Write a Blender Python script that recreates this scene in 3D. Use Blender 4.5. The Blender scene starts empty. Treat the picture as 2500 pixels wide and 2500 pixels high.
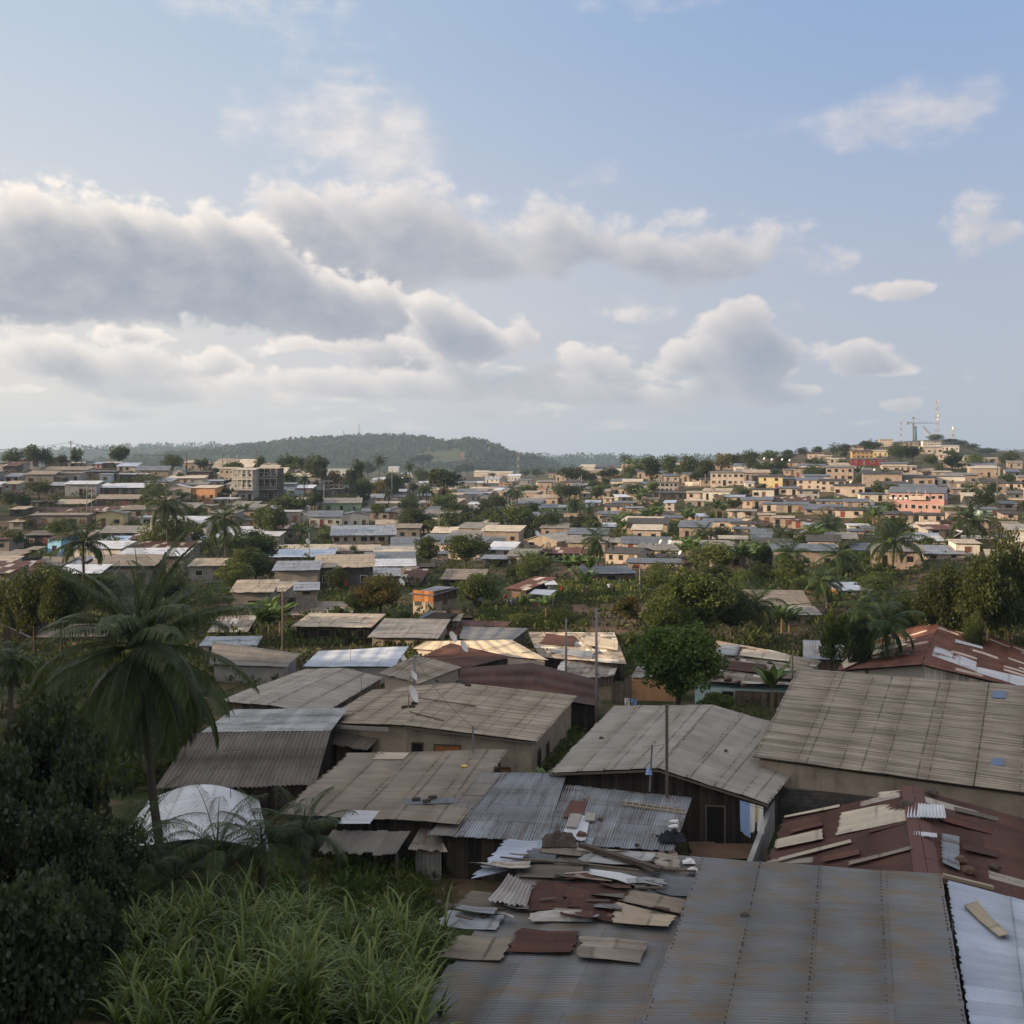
import bpy, bmesh, math, random
import numpy as np
from mathutils import Vector, Matrix, noise

sc = bpy.context.scene
COL = sc.collection
R = math.radians

# ------------------------------------------------------------------ camera
FPX = 2563.0                     # focal length in pixels of the 2500 px photograph
CU, HV = 1250.0, 1130.0          # principal column, eye-level row
cd = bpy.data.cameras.new("camera")
cam = bpy.data.objects.new("camera", cd)
COL.objects.link(cam)
cam.location = (0, 0, 0)
cam.rotation_euler = (R(90), 0, 0)
cd.sensor_width = 36.0
cd.lens = 36.0 * FPX / 2500.0
cd.shift_y = -(1250.0 - HV) / 2500.0
cd.clip_start = 0.1
cd.clip_end = 30000
sc.camera = cam

# ------------------------------------------------------------------ exposure
sc.view_settings.view_transform = 'Standard'
sc.view_settings.look = 'None'
sc.view_settings.exposure = 0.72
sc.view_settings.gamma = 1.0
sc.view_settings.use_curve_mapping = False
sc.cycles.max_bounces = 5
sc.cycles.diffuse_bounces = 3
sc.cycles.glossy_bounces = 2
sc.cycles.transmission_bounces = 2
sc.cycles.volume_bounces = 0
sc.cycles.transparent_max_bounces = 6
sc.cycles.caustics_reflective = False
sc.cycles.caustics_refractive = False

# ------------------------------------------------------------------ sun
SUN_AZ, SUN_EL = R(-104), R(12)
sd = bpy.data.lights.new("sun", 'SUN')
sd.energy = 5.0
sd.angle = R(0.6)
sd.color = (1.0, 0.75, 0.50)
sun = bpy.data.objects.new("sun", sd)
COL.objects.link(sun)
sdir = Vector((math.sin(SUN_AZ) * math.cos(SUN_EL), math.cos(SUN_AZ) * math.cos(SUN_EL), math.sin(SUN_EL)))
sun.rotation_euler = sdir.to_track_quat('Z', 'Y').to_euler()
sun.location = (-60, -20, 60)


# ------------------------------------------------------------------ node helper
class NT:
    def __init__(self, tree):
        self.t = tree
        self.n = tree.nodes
        self.l = tree.links

    def new(self, typ, **kw):
        n = self.n.new(typ)
        for k, v in kw.items():
            setattr(n, k, v)
        return n

    def put(self, sock, v):
        if hasattr(v, 'is_output'):
            self.l.new(v, sock)
        elif v is not None:
            if hasattr(sock.default_value, '__len__') and not hasattr(v, '__len__'):
                sock.default_value = [v] * len(sock.default_value)
            elif hasattr(sock.default_value, '__len__') and len(sock.default_value) == 4 and len(v) == 3:
                sock.default_value = (*v, 1)
            else:
                sock.default_value = v

    def math(self, op, a, b=None, c=None, clamp=False):
        n = self.n.new('ShaderNodeMath')
        n.operation = op
        n.use_clamp = clamp
        for i, v in enumerate((a, b, c)):
            if v is not None:
                self.put(n.inputs[i], v)
        return n.outputs[0]

    def vmath(self, op, a, b=None, s=None):
        n = self.n.new('ShaderNodeVectorMath')
        n.operation = op
        self.put(n.inputs[0], a)
        if b is not None:
            self.put(n.inputs[1], b)
        if s is not None:
            self.put(n.inputs['Scale'], s)
        return n.outputs['Value'] if op in ('LENGTH', 'DOT_PRODUCT') else n.outputs['Vector']

    def mix(self, f, a, b, mode='MIX'):
        n = self.n.new('ShaderNodeMix')
        n.data_type = 'RGBA'
        n.blend_type = mode
        self.put(n.inputs[0], f)
        self.put(n.inputs[6], a)
        self.put(n.inputs[7], b)
        return n.outputs[2]

    def step(self, v, lo, hi, a=0.0, b=1.0):
        n = self.n.new('ShaderNodeMapRange')
        n.interpolation_type = 'SMOOTHSTEP'
        self.put(n.inputs[0], v)
        for i, x in zip((1, 2, 3, 4), (lo, hi, a, b)):
            self.put(n.inputs[i], x)
        return n.outputs[0]

    def noise(self, vec, scale=1, detail=3, rough=0.55, dim='3D', dist=0.0):
        n = self.n.new('ShaderNodeTexNoise')
        n.noise_dimensions = dim
        if vec is not None:
            self.put(n.inputs['Vector'], vec)
        n.inputs['Scale'].default_value = scale
        n.inputs['Detail'].default_value = detail
        n.inputs['Roughness'].default_value = rough
        n.inputs['Distortion'].default_value = dist
        return n.outputs['Fac']

    def comb(self, x, y, z=0.0):
        n = self.n.new('ShaderNodeCombineXYZ')
        for i, v in enumerate((x, y, z)):
            self.put(n.inputs[i], v)
        return n.outputs[0]

    def sep(self, v):
        n = self.n.new('ShaderNodeSeparateXYZ')
        self.put(n.inputs[0], v)
        return n.outputs


# ------------------------------------------------------------------ world: sky and clouds
world = bpy.data.worlds.new("World")
sc.world = world
world.use_nodes = True
w = NT(world.node_tree)
w.n.clear()

# clouds: centre and half size in degrees of azimuth / elevation, weight
CLOUDS = [
    # layer 0: pale puffs behind; 1: the big shaded bank in front; 2: low small cumulus; 3: high thin veils
    (-11.2, 12.2, 3.0, 3.0, 1.3, 0), (-12.6, 10.1, 3.2, 2.6, 1.0, 0), (-4.7, 12.2, 2.9, 2.9, 1.35, 0), (-6, 13.4, 1.5, 1.3, 0.7, 0),
    (1.6, 12.7, 2.8, 1.9, 0.92, 0), (4.9, 12.1, 2.4, 1.4, 0.8, 0), (2.2, 10.8, 1.5, 1.3, 0.66, 0), (9.2, 11.2, 3.2, 1.3, 0.86, 0),
    (11.6, 10.5, 2.6, 1.2, 0.8, 0), (7.4, 11.4, 1.6, .9, .6, 0), (-7.6, 9.9, 2.2, 1.8, 0.8, 0), (-24, 14.5, 2.4, .8, .5, 0),
    (23.8, 12.0, 1.7, 2.0, 1.0, 0), (15.2, 12.8, 1.8, .7, .45, 0),
    (-21, 11.4, 4.0, 2.2, 1.2, 1), (-15.2, 11.4, 3.2, 1.9, 1.15, 1), (-17.5, 9.1, 6.5, 1.9, 1.3, 1), (-10.4, 8.3, 3.6, 1.6, 1.2, 1),
    (-7.2, 8.3, 2.0, 1.4, 0.95, 1), (-26, 10.3, 2.8, 3.2, 1.2, 1), (-23.5, 8.7, 3.0, 1.6, .9, 1), (-33, 8.9, 5.0, 2.4, 1.0, 1),
    (-3.6, 7.5, 2.2, 1.5, 1.15, 2), (-1.7, 6.7, 1.6, .9, 0.9, 2), (0.6, 7.5, 1.0, 1.0, 0.95, 2), (-5, 8.5, 1.2, 0.9, 0.8, 2),
    (11.8, 6.6, 2.4, 1.7, 1.2, 2), (14, 6.2, 1.5, 1.1, 0.9, 2), (9.2, 6.0, 2.0, 0.9, 0.8, 2), (4.2, 6.2, 2.3, 0.9, 1.0, 2), (12.4, 8.3, 1.4, .8, .8, 2),
    (18.6, 5.9, 2.2, .95, 1.1, 2), (18.0, 6.5, 1.1, .6, .8, 2), (19.8, 9.1, 2.0, .55, .95, 2), (21.2, 9.3, .9, .4, .7, 2), (13.4, 4.4, 1.3, 0.9, 1.2, 2), (15.2, 4.0, 1.0, .45, .8, 2), (23.6, 5.2, .7, .5, .7, 2),
    (0.2, 5.0, 1.9, 1.0, 1.1, 2), (2.8, 4.6, 2.0, .7, .9, 2), (6.3, 4.2, 2.6, 0.6, 1.0, 2), (9.8, 4.2, 1.6, 0.6, .95, 2), (-5.4, 5.0, 2.2, 1.1, 1.1, 2), (-2.8, 4.5, 1.4, .8, .9, 2),
    (-10.6, 5.2, 2.2, .9, 1.05, 2), (-8.2, 4.4, 2.0, .6, .8, 2), (-14.6, 4.9, 2.2, .8, .8, 2),
    (-19.2, 6.0, 2.0, 1.0, 1.05, 2), (-24.2, 6.2, 2.2, 1.3, 1.3, 2), (-22, 5.2, 2.2, .7, .8, 2), (-18.5, 4.2, 4.0, 0.6, 0.9, 2), (-11.8, 2.7, 2.2, 0.3, 1.0, 2),
    (-20.8, 3.2, 2.4, 0.36, 1.0, 2), (-7.4, 2.7, 1.2, 0.24, 0.9, 2), (-1.2, 3.4, 1.6, 0.4, .8, 2), (2, 3.0, 2.4, .3, .7, 2), (-15.5, 3.4, 1.6, .3, .7, 2),
    (-8.6, 18.0, 4.4, 3.2, 0.95, 3), (-6, 15.6, 2.6, 2.0, 0.7, 3), (-13.5, 17.8, 2.5, 2.2, .5, 3), (19.2, 17.2, 3.0, 1.9, 0.95, 3), (23.4, 17.6, 2.0, 1.7, 0.9, 3),
    (-15, 23.8, 7.0, 2.6, 0.75, 3), (8, 24.3, 7.0, 2.0, 0.7, 3), (31, 9.9, 4.0, 2.0, 0.9, 0),
    (6.5, 8.6, 2.4, 1.0, .8, 0), (13.8, 11.8, 2.6, .9, .78, 0), (17.2, 10.6, 1.8, .8, .62, 0), (9.8, 13.6, 2.2, .8, .6, 0), (16.0, 8.6, 1.6, .6, .6, 0), (-1.0, 10.8, 1.8, 1.2, .8, 0), (4.0, 15.6, 4.0, 1.2, .55, 3), (12.0, 17.4, 4.0, 1.2, .5, 3),
    (33, 5.5, 4.0, 1.2, 0.9, 2), (-33, 4.1, 4.0, 1.2, 0.9, 2),
]


def lattice_noise(x, y, seed):
    xi, yi = np.floor(x).astype(np.int64), np.floor(y).astype(np.int64)
    fx, fy = x - xi, y - yi

    def g(ix, iy):
        h = (ix * 374761393 + iy * 668265263 + seed * 974634777) & 0xFFFFFFFF
        h = ((h ^ (h >> 13)) * 1274126177) & 0xFFFFFFFF
        a = ((h ^ (h >> 16)) & 0xFFFF) / 65536.0 * 2 * np.pi
        return np.cos(a), np.sin(a)
    ux, uy = fx * fx * fx * (fx * (fx * 6 - 15) + 10), fy * fy * fy * (fy * (fy * 6 - 15) + 10)
    o = 0
    for i, wx in ((0, 1 - ux), (1, ux)):
        for j, wy in ((0, 1 - uy), (1, uy)):
            gx, gy = g(xi + i, yi + j)
            o = o + wx * wy * (gx * (fx - i) + gy * (fy - j))
    return o * 1.4


def fbm(x, y, seed, n=5, gain=0.5):
    o, a, s = 0, 1.0, 0
    for k in range(n):
        o = o + a * lattice_noise(x * 2 ** k + 17 * k, y * 2 ** k - 9 * k, seed + k)
        s += a
        a *= gain
    return o / s


def billow(x, y, seed, n=4, gain=0.5):
    o, a, s = 0, 1.0, 0
    for k in range(n):
        X, Y = x * 2 ** k + 5.3 * k, y * 2 ** k + 3.1 * k
        xi, yi = np.floor(X).astype(np.int64), np.floor(Y).astype(np.int64)
        best = np.full(X.shape, 9.0)
        for i in (-1, 0, 1):
            for j in (-1, 0, 1):
                h = ((xi + i) * 374761393 + (yi + j) * 668265263 + (seed + k) * 974634777) & 0xFFFFFFFF
                h = ((h ^ (h >> 13)) * 1274126177) & 0xFFFFFFFF
                h = h ^ (h >> 16)
                px, py = (h & 0xFFF) / 4096.0, ((h >> 12) & 0xFFF) / 4096.0
                best = np.minimum(best, (xi + i + px - X) ** 2 + (yi + j + py - Y) ** 2)
        o = o + a * (0.45 - np.sqrt(best)) * 1.3
        s += a
        a *= gain
    return o / s


def sstep(x, a, b):
    t = np.clip((x - a) / (b - a), 0, 1)
    return t * t * (3 - 2 * t)


AZ0, AZ1, EL0, EL1 = -36.0, 36.0, 0.0, 30.0


_lr = np.random.default_rng(15)
LOW = []
for _k in range(60):
    _a, _e = _lr.uniform(-28, 21), 1.9 + 4.4 * _lr.random() ** 0.9
    _s = 0.35 + 0.17 * _e
    LOW.append((_a, _e + .8, _s * _lr.uniform(0.8, 2.0), _s * _lr.uniform(.26, .46), _lr.uniform(.7, 1.05) * (1.0 if _a < 12 else .85), 4))


def clouds(W=1584, H=660):
    az, el = np.meshgrid(np.linspace(AZ0, AZ1, W), np.linspace(EL0, EL1, H))
    dpx, dpy = W / (AZ1 - AZ0), H / (EL1 - EL0)
    wx = fbm(az * 0.3, el * 0.4, 3, 5) * 1.1
    wy = fbm(az * 0.3, el * 0.4, 8, 5) * 0.7
    f = fbm(az * 0.5, el * 0.7, 31, 7, 0.56)
    bl = billow(az * 0.5 + wx * .25, el * 0.7 + wy * .25, 51, 5, 0.55)
    wisp = fbm(az * 0.22, el * 1.3, 77, 6, 0.55)
    cover, light = np.zeros_like(az), np.zeros_like(az)
    for layer, (wk, thr, tk, soft, ext) in zip((4, 0, 2, 1, 3), ((0.4, 0.52, 1.0, 0.36, 0.9), (1.0, 0.42, 0.9, 0.7, 0.7), (0.32, 0.44, 0.95, 0.46, 1.05), (0.9, 0.48, 1.0, 0.40, 1.1), (1.3, 0.42, 0.8, 0.9, 0.3))):
        qa, qe = az + wx * wk + layer * .01, el + wy * wk
        acc = np.zeros_like(az)
        for (a, e, ra, re, wt, ly) in CLOUDS + LOW:
            if ly == layer:
                e = e - (0.35 if e > 17 else (0.45 if e > 6.5 else 0.8))
                dy = (qe - e) / re
                dy = np.where(dy < 0, dy * 1.35, dy * 0.92)      # flat base, domed top
                acc += wt * np.exp(-0.85 * (((qa - a) / ra) ** 2 + dy * dy))
        tex = 0.7 * f + 0.66 * bl
        if layer in (2, 4):
            lo = sstep(el, 5.5, 3.2)
            tex = tex * (1 - 0.5 * lo) + wisp * lo * 0.5
        if layer == 3:
            tex = 0.55 * f + 0.35 * wisp + .2 * bl
        dens = np.minimum(acc, 1.3) - thr + tk * tex * sstep(acc, 0.03, 0.5)
        if layer == 4:
            dens = np.maximum(dens, (wisp * 1.4 - 0.2 + .3 * f) * sstep(el, 1.0, 2.5) * sstep(el, 7.5, 4.5) * sstep(az, 20, 4))
        d = np.clip(dens, 0, 1.2)
        od = np.zeros_like(d)
        for k in range(1, 16):
            s = 0.2 * k
            ix, iy = int(round(-0.66 * s * dpx)), int(round(0.75 * s * dpy))
            sh = np.roll(d, (-iy, -ix), (0, 1))
            sh[H - iy:, :] = 0
            sh[:, :-ix] = d[:, :1]
            od += sh * 0.2
        lit = np.exp(-ext * od) * 0.86 + 0.24 * np.exp(-3.0 * d) + 0.04
        lit = lit + (0.22 * bl + 0.16 * f) * sstep(d, 0, .3)
        c = sstep(dens, -0.04, soft)
        if layer == 3:
            c, lit = c * 0.72, 0.82 + 0.3 * f
        if layer == 0:
            c = c * 0.94
        cover = 1 - (1 - cover) * (1 - c)
        light = light * (1 - c) + np.clip(lit, 0, 1.15) * c
    return cover, light / np.maximum(cover, 1e-3), az, el

cv, lt, _a, _e = clouds()
CH, CW = cv.shape
px = np.ones((CH, CW, 4), np.float32)
px[..., 0], px[..., 1], px[..., 2] = cv, lt / 1.2, 0
cimg = bpy.data.images.new("cloud_field", CW, CH, float_buffer=True)     # computed above, nothing is loaded
cimg.colorspace_settings.name = 'Non-Color'
cimg.pixels.foreach_set(px.ravel())
cimg.pack()
tc = w.new('ShaderNodeTexCoord')
dirv = tc.outputs['Generated']
dx, dy, dz = w.sep(dirv)
az = w.math('MULTIPLY', w.math('ARCTAN2', dx, dy), 180 / math.pi)
el = w.math('MULTIPLY', w.math('ARCSINE', dz), 180 / math.pi)
it = w.new('ShaderNodeTexImage')
it.image = cimg
it.extension = 'CLIP'
w.put(it.inputs[0], w.comb(w.math('DIVIDE', w.math('SUBTRACT', az, AZ0), AZ1 - AZ0), w.math('DIVIDE', w.math('SUBTRACT', el, EL0), EL1 - EL0)))
cover, lit, _b = w.sep(it.outputs['Color'])
lit = w.math('MULTIPLY', lit, 1.2, clamp=True)
sky = w.new('ShaderNodeTexSky')
sky.sky_type = 'NISHITA'
sky.sun_disc = False
sky.sun_elevation = SUN_EL
sky.sun_rotation = SUN_AZ
sky.air_density = 1.0
sky.dust_density = 1.6
sky.ozone_density = 1.6
sky.altitude = 700
S = 1.0
# moist air: the sky whitens towards the horizon and towards the sun
hz = w.step(el, 1.0, 26.0, 1.0, 0.0)
side = w.step(az, -34.0, 26.0, 1.0, 0.0)
pale = w.mix(side, (4.7, 4.85, 5.35), (8.3, 7.4, 6.7))
base = w.mix(0.72, sky.outputs[0], w.mix(side, (2.9, 4.4, 7.4), (5.6, 6.9, 8.4)))
base = w.mix(w.math('MULTIPLY', hz, 0.86), base, pale)
ccol = w.mix(lit, w.mix(side, (2.7, 3.15, 4.1), (2.9, 3.25, 4.0)), w.mix(side, (7.7, 7.1, 6.9), (10.5, 9.4, 8.4)))
ccol = w.mix(w.step(el, 0.5, 7.0, 0.5, 0.0), ccol, pale)
col = w.mix(w.math('MULTIPLY', cover, w.step(el, 0.7, 2.0)), base, ccol)
# unseen sky overhead and behind: bright warm cloud added to lift the ambient light
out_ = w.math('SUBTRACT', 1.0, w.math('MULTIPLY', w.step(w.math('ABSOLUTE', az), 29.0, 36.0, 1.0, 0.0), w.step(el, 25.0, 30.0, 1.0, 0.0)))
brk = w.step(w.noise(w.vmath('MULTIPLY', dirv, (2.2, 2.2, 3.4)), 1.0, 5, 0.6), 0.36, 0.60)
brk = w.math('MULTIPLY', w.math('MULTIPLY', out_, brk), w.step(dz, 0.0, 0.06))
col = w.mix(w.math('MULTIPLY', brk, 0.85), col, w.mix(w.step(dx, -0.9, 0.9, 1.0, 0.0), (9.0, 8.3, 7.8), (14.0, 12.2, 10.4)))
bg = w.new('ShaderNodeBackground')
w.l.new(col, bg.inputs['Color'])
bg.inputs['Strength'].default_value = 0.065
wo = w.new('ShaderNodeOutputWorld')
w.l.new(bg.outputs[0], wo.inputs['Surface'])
world.cycles.sampling_method = 'MANUAL'
world.cycles.sample_map_resolution = 512

# ================================================================== objects and tags
def tag(o, label=None, cat=None, group=None, kind=None):
    if label:
        o['label'] = label
    if cat:
        o['category'] = cat
    if group:
        o['group'] = group
    if kind:
        o['kind'] = kind
    return o


def empty(name, loc, rz=0.0):
    o = bpy.data.objects.new(name, None)
    o.empty_display_size = 0.3
    COL.objects.link(o)
    o.location = loc
    o.rotation_euler = (0, 0, rz)
    return o


class MB:
    """collects faces (with a material slot each) for ONE mesh object"""

    def __init__(self):
        self.v, self.f, self.m = [], [], []

    def add(self, vs, fs, mi=0):
        b = len(self.v)
        self.v += [tuple(p) for p in vs]
        self.f += [tuple(i + b for i in f) for f in fs]
        self.m += [mi] * len(fs)

    def box(self, lo, hi, mi=0):
        x0, y0, z0 = lo
        x1, y1, z1 = hi
        self.add([(x0, y0, z0), (x1, y0, z0), (x1, y1, z0), (x0, y1, z0), (x0, y0, z1), (x1, y0, z1), (x1, y1, z1), (x0, y1, z1)],
                 [(0, 3, 2, 1), (4, 5, 6, 7), (0, 1, 5, 4), (1, 2, 6, 5), (2, 3, 7, 6), (3, 0, 4, 7)], mi)

    def tube(self, pts, rad, n=6, mi=0, cap=True):
        pts = [Vector(p) for p in pts]
        rad = rad if hasattr(rad, '__len__') else [rad] * len(pts)
        vs, fs = [], []
        for i, p in enumerate(pts):
            t = (pts[min(i + 1, len(pts) - 1)] - pts[max(i - 1, 0)]).normalized()
            a = t.orthogonal().normalized() if abs(t.z) > 0.9 else t.cross(Vector((0, 0, 1))).normalized()
            if abs(t.z) > 0.9:
                a = (Vector((1, 0, 0)) - t * t.x).normalized()
            c = t.cross(a)
            for k in range(n):
                q = 2 * math.pi * k / n
                vs.append(p + (a * math.cos(q) + c * math.sin(q)) * rad[i])
        for i in range(len(pts) - 1):
            for k in range(n):
                k2 = (k + 1) % n
                fs.append((i * n + k, i * n + k2, (i + 1) * n + k2, (i + 1) * n + k))
        if cap:
            fs.append(tuple(range(n - 1, -1, -1)))
            fs.append(tuple((len(pts) - 1) * n + k for k in range(n)))
        self.add(vs, fs, mi)

    def bar(self, a, b, wd, th, mi=0):
        """a plank from a to b, wd wide across the horizontal, th thick"""
        a, b = Vector(a), Vector(b)
        t = (b - a).normalized()
        s = t.cross(Vector((0, 0, 1)))
        s = Vector((1, 0, 0)) if s.length < 1e-3 else s.normalized()
        u = s.cross(t)
        vs = []
        for p in (a, b):
            for i, j in ((-1, -1), (1, -1), (1, 1), (-1, 1)):
                vs.append(p + s * (i * wd / 2) + u * (j * th / 2))
        self.add(vs, [(0, 1, 2, 3), (7, 6, 5, 4), (0, 4, 5, 1), (1, 5, 6, 2), (2, 6, 7, 3), (3, 7, 4, 0)], mi)

    def mesh(self, name, mats):
        me = bpy.data.meshes.new(name)
        me.from_pydata(self.v, [], self.f)
        for m in (mats if isinstance(mats, (list, tuple)) else [mats]):
            me.materials.append(m)
        if any(self.m):
            me.polygons.foreach_set('material_index', self.m)
        me.update()
        return me

    def build(self, name, mats, parent=None, smooth=False, loc=None):
        me = self.mesh(name, mats)
        if smooth:
            me.polygons.foreach_set('use_smooth', [True] * len(me.polygons))
        o = bpy.data.objects.new(name, me)
        COL.objects.link(o)
        if parent is not None:
            o.parent = parent
        if loc is not None:
            o.location = loc
        return o


def copy_tree(o, parent=None):
    c = o.copy()
    COL.objects.link(c)
    if parent is not None:
        c.parent = parent
    for ch in list(o.children):
        copy_tree(ch, c)
    return c


# ================================================================== terrain
UC = [-200, 200, 650, 950, 1250, 1550, 1850, 2150, 2300, 2440, 2700]
DC = [6, 12, 20, 30, 46, 60, 80, 110, 145, 180, 220, 265, 310, 360, 420, 500, 650, 900, 1200, 1700]
ZT = [
    # -200   200    650    950   1250   1550   1850   2150   2300   2440   2700
    [-5.0] * 11,
    [-8.5] * 11,
    [-12.5, -12.5, -12.5, -13.0, -16.0, -16.5, -16.5, -16.5, -16.5, -16.5, -16.5],
    [-15.0, -15.2, -15.4, -16.2, -18.8, -19.0, -19.0, -19.0, -19.0, -19.0, -18.5],
    [-18.6, -18.6, -18.8, -19.2, -19.6, -19.6, -19.6, -19.6, -19.6, -19.5, -19.0],
    [-19.4, -19.6, -19.8, -19.8, -19.8, -19.8, -19.6, -19.5, -19.4, -19.4, -19.0],
    [-19.8, -20.0, -20.2, -20.2, -20.0, -19.8, -19.4, -19.0, -18.8, -18.6, -18.0],
    [-20.0, -20.5, -20.6, -20.4, -20.2, -19.8, -19.0, -18.2, -17.8, -17.5, -16.5],
    [-20.0, -20.6, -20.6, -20.4, -20.3, -19.8, -18.8, -17.5, -17.0, -16.8, -16.0],
    [-19.5, -20.5, -20.6, -20.4, -20.6, -19.4, -17.8, -16.0, -15.6, -15.4, -15.0],
    [-18.0, -19.5, -20.0, -20.4, -20.4, -18.2, -16.2, -14.6, -14.0, -13.6, -13.0],
    [-13.5, -15.0, -17.2, -18.8, -19.6, -16.6, -14.0, -12.5, -12.2, -12.0, -12.0],
    [-8.5, -10.0, -14.0, -17.4, -18.6, -15.0, -11.5, -9.5, -9.6, -9.8, -10.0],
    [-3.0, -4.0, -9.6, -15.8, -17.6, -12.6, -8.5, -6.5, -6.6, -7.4, -8.0],
    [-1.0, -1.5, -4.6, -14.4, -17.0, -9.6, -5.0, -3.4, -3.6, -5.0, -6.0],
    [-3.0, -3.0, -3.0, -13.0, -16.4, -5.6, -1.6, 0.6, 0.4, -2.6, -4.0],
    [-8.0, -9.0, -9.0, -12.2, -14.8, -2.2, 1.2, 8.0, 8.0, 1.0, -2.0],
    [-14.0, -14.0, -14.0, -13.0, -13.6, -2.6, 4.0, 18.0, 20.0, 9.0, 4.0],
    [-14.0, -14.0, -14.0, -14.0, -14.0, -8.0, 4.0, 21.0, 27.0, 14.0, 8.0],
    [-14.0] * 11,
]
UCa, DCa, ZTa = np.array(UC, float), np.array(DC, float), np.array(ZT, float)


def table_z(u, d):
    u = np.clip(u, UCa[0], UCa[-1])
    d = np.clip(d, DCa[0], DCa[-1])
    i = np.clip(np.searchsorted(UCa, u, side='right') - 1, 0, len(UCa) - 2)
    j = np.clip(np.searchsorted(DCa, d, side='right') - 1, 0, len(DCa) - 2)
    a = (u - UCa[i]) / (UCa[i + 1] - UCa[i])
    b = (d - DCa[j]) / (DCa[j + 1] - DCa[j])
    a = a * a * (3 - 2 * a) * 0.5 + a * 0.5
    return (ZTa[j, i] * (1 - a) + ZTa[j, i + 1] * a) * (1 - b) + (ZTa[j + 1, i] * (1 - a) + ZTa[j + 1, i + 1] * a) * b


def ground_np(x, y):
    ang = np.arctan2(x, y)
    r = np.hypot(x, y)
    ca = np.clip(ang, math.atan((UC[0] - CU) / FPX), math.atan((UC[-1] - CU) / FPX))
    z = table_z(CU + FPX * np.tan(ca), r * np.cos(ca))
    # behind the camera the hill goes on rising
    back = sstep(np.abs(ang), 1.2, 2.2)
    z = z * (1 - back) + back * (-4.5 + 0.14 * np.minimum(r, 160))
    # the photographer's hill runs on to the left, out of the picture, and keeps the evening sun off the near slope
    ex = np.clip((-x - 46) / 45.0, 0, 1)
    ex = ex * ex * (3 - 2 * ex)
    ey = sstep(-y, -74, -46)
    ridge = -19 + RIDGE_H * ex * ey * sstep(r, 400, 240)
    return np.maximum(z, ridge)


RIDGE_H = 42.0
HAZE = 0.00015


def gz(x, y):
    return float(ground_np(np.array([x], float), np.array([y], float))[0])


def at(u, v, d):
    """the point d metres in front of the camera that the photograph shows at column u, row v"""
    return Vector(((u - CU) * d / FPX, d, (HV - v) * d / FPX))


def at_z(u, v, z):
    d = z * FPX / (HV - v)
    return Vector(((u - CU) * d / FPX, d, z))


DS = np.concatenate([np.linspace(14, 60, 185), np.linspace(60.5, 700, 1280), np.linspace(702, 1600, 300)])


def ground_at(u, v, dmin=0, dmax=1600):
    """first ground point along the sight line of column u, row v"""
    d = DS[(DS >= dmin) & (DS <= dmax)]
    x = (u - CU) * d / FPX
    vis = HV - ground_np(x, d) * FPX / d
    k = np.nonzero(vis <= v)[0]
    dd = float(d[k[0]]) if len(k) else float(d[-1])
    X = (u - CU) * dd / FPX
    return Vector((X, dd, gz(X, dd)))

# ================================================================== materials
MAT = {}


def mat(name):
    m = bpy.data.materials.new(name)
    m.use_nodes = True
    k = NT(m.node_tree)
    k.n.clear()
    out = k.new('ShaderNodeOutputMaterial')
    MAT[name] = m
    return m, k, out


def principled(k, out, col, rough=0.8, metal=0.0, spec=0.3, bump=None, bstr=0.3, bdist=0.02):
    p = k.new('ShaderNodeBsdfPrincipled')
    k.put(p.inputs['Base Color'], col)
    k.put(p.inputs['Roughness'], rough)
    k.put(p.inputs['Metallic'], metal)
    k.put(p.inputs['Specular IOR Level'], spec)
    if bump is not None:
        b = k.new('ShaderNodeBump')
        b.inputs['Strength'].default_value = bstr
        b.inputs['Distance'].default_value = bdist
        k.put(b.inputs['Height'], bump)
        k.l.new(b.outputs[0], p.inputs['Normal'])
    k.l.new(p.outputs[0], out.inputs['Surface'])
    return p


def obj_random(k):
    return k.new('ShaderNodeObjectInfo').outputs['Random']


def shade(k, col, f):
    """multiply a colour by a scalar socket"""
    return k.mix(1.0, col, f, 'MULTIPLY')


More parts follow.
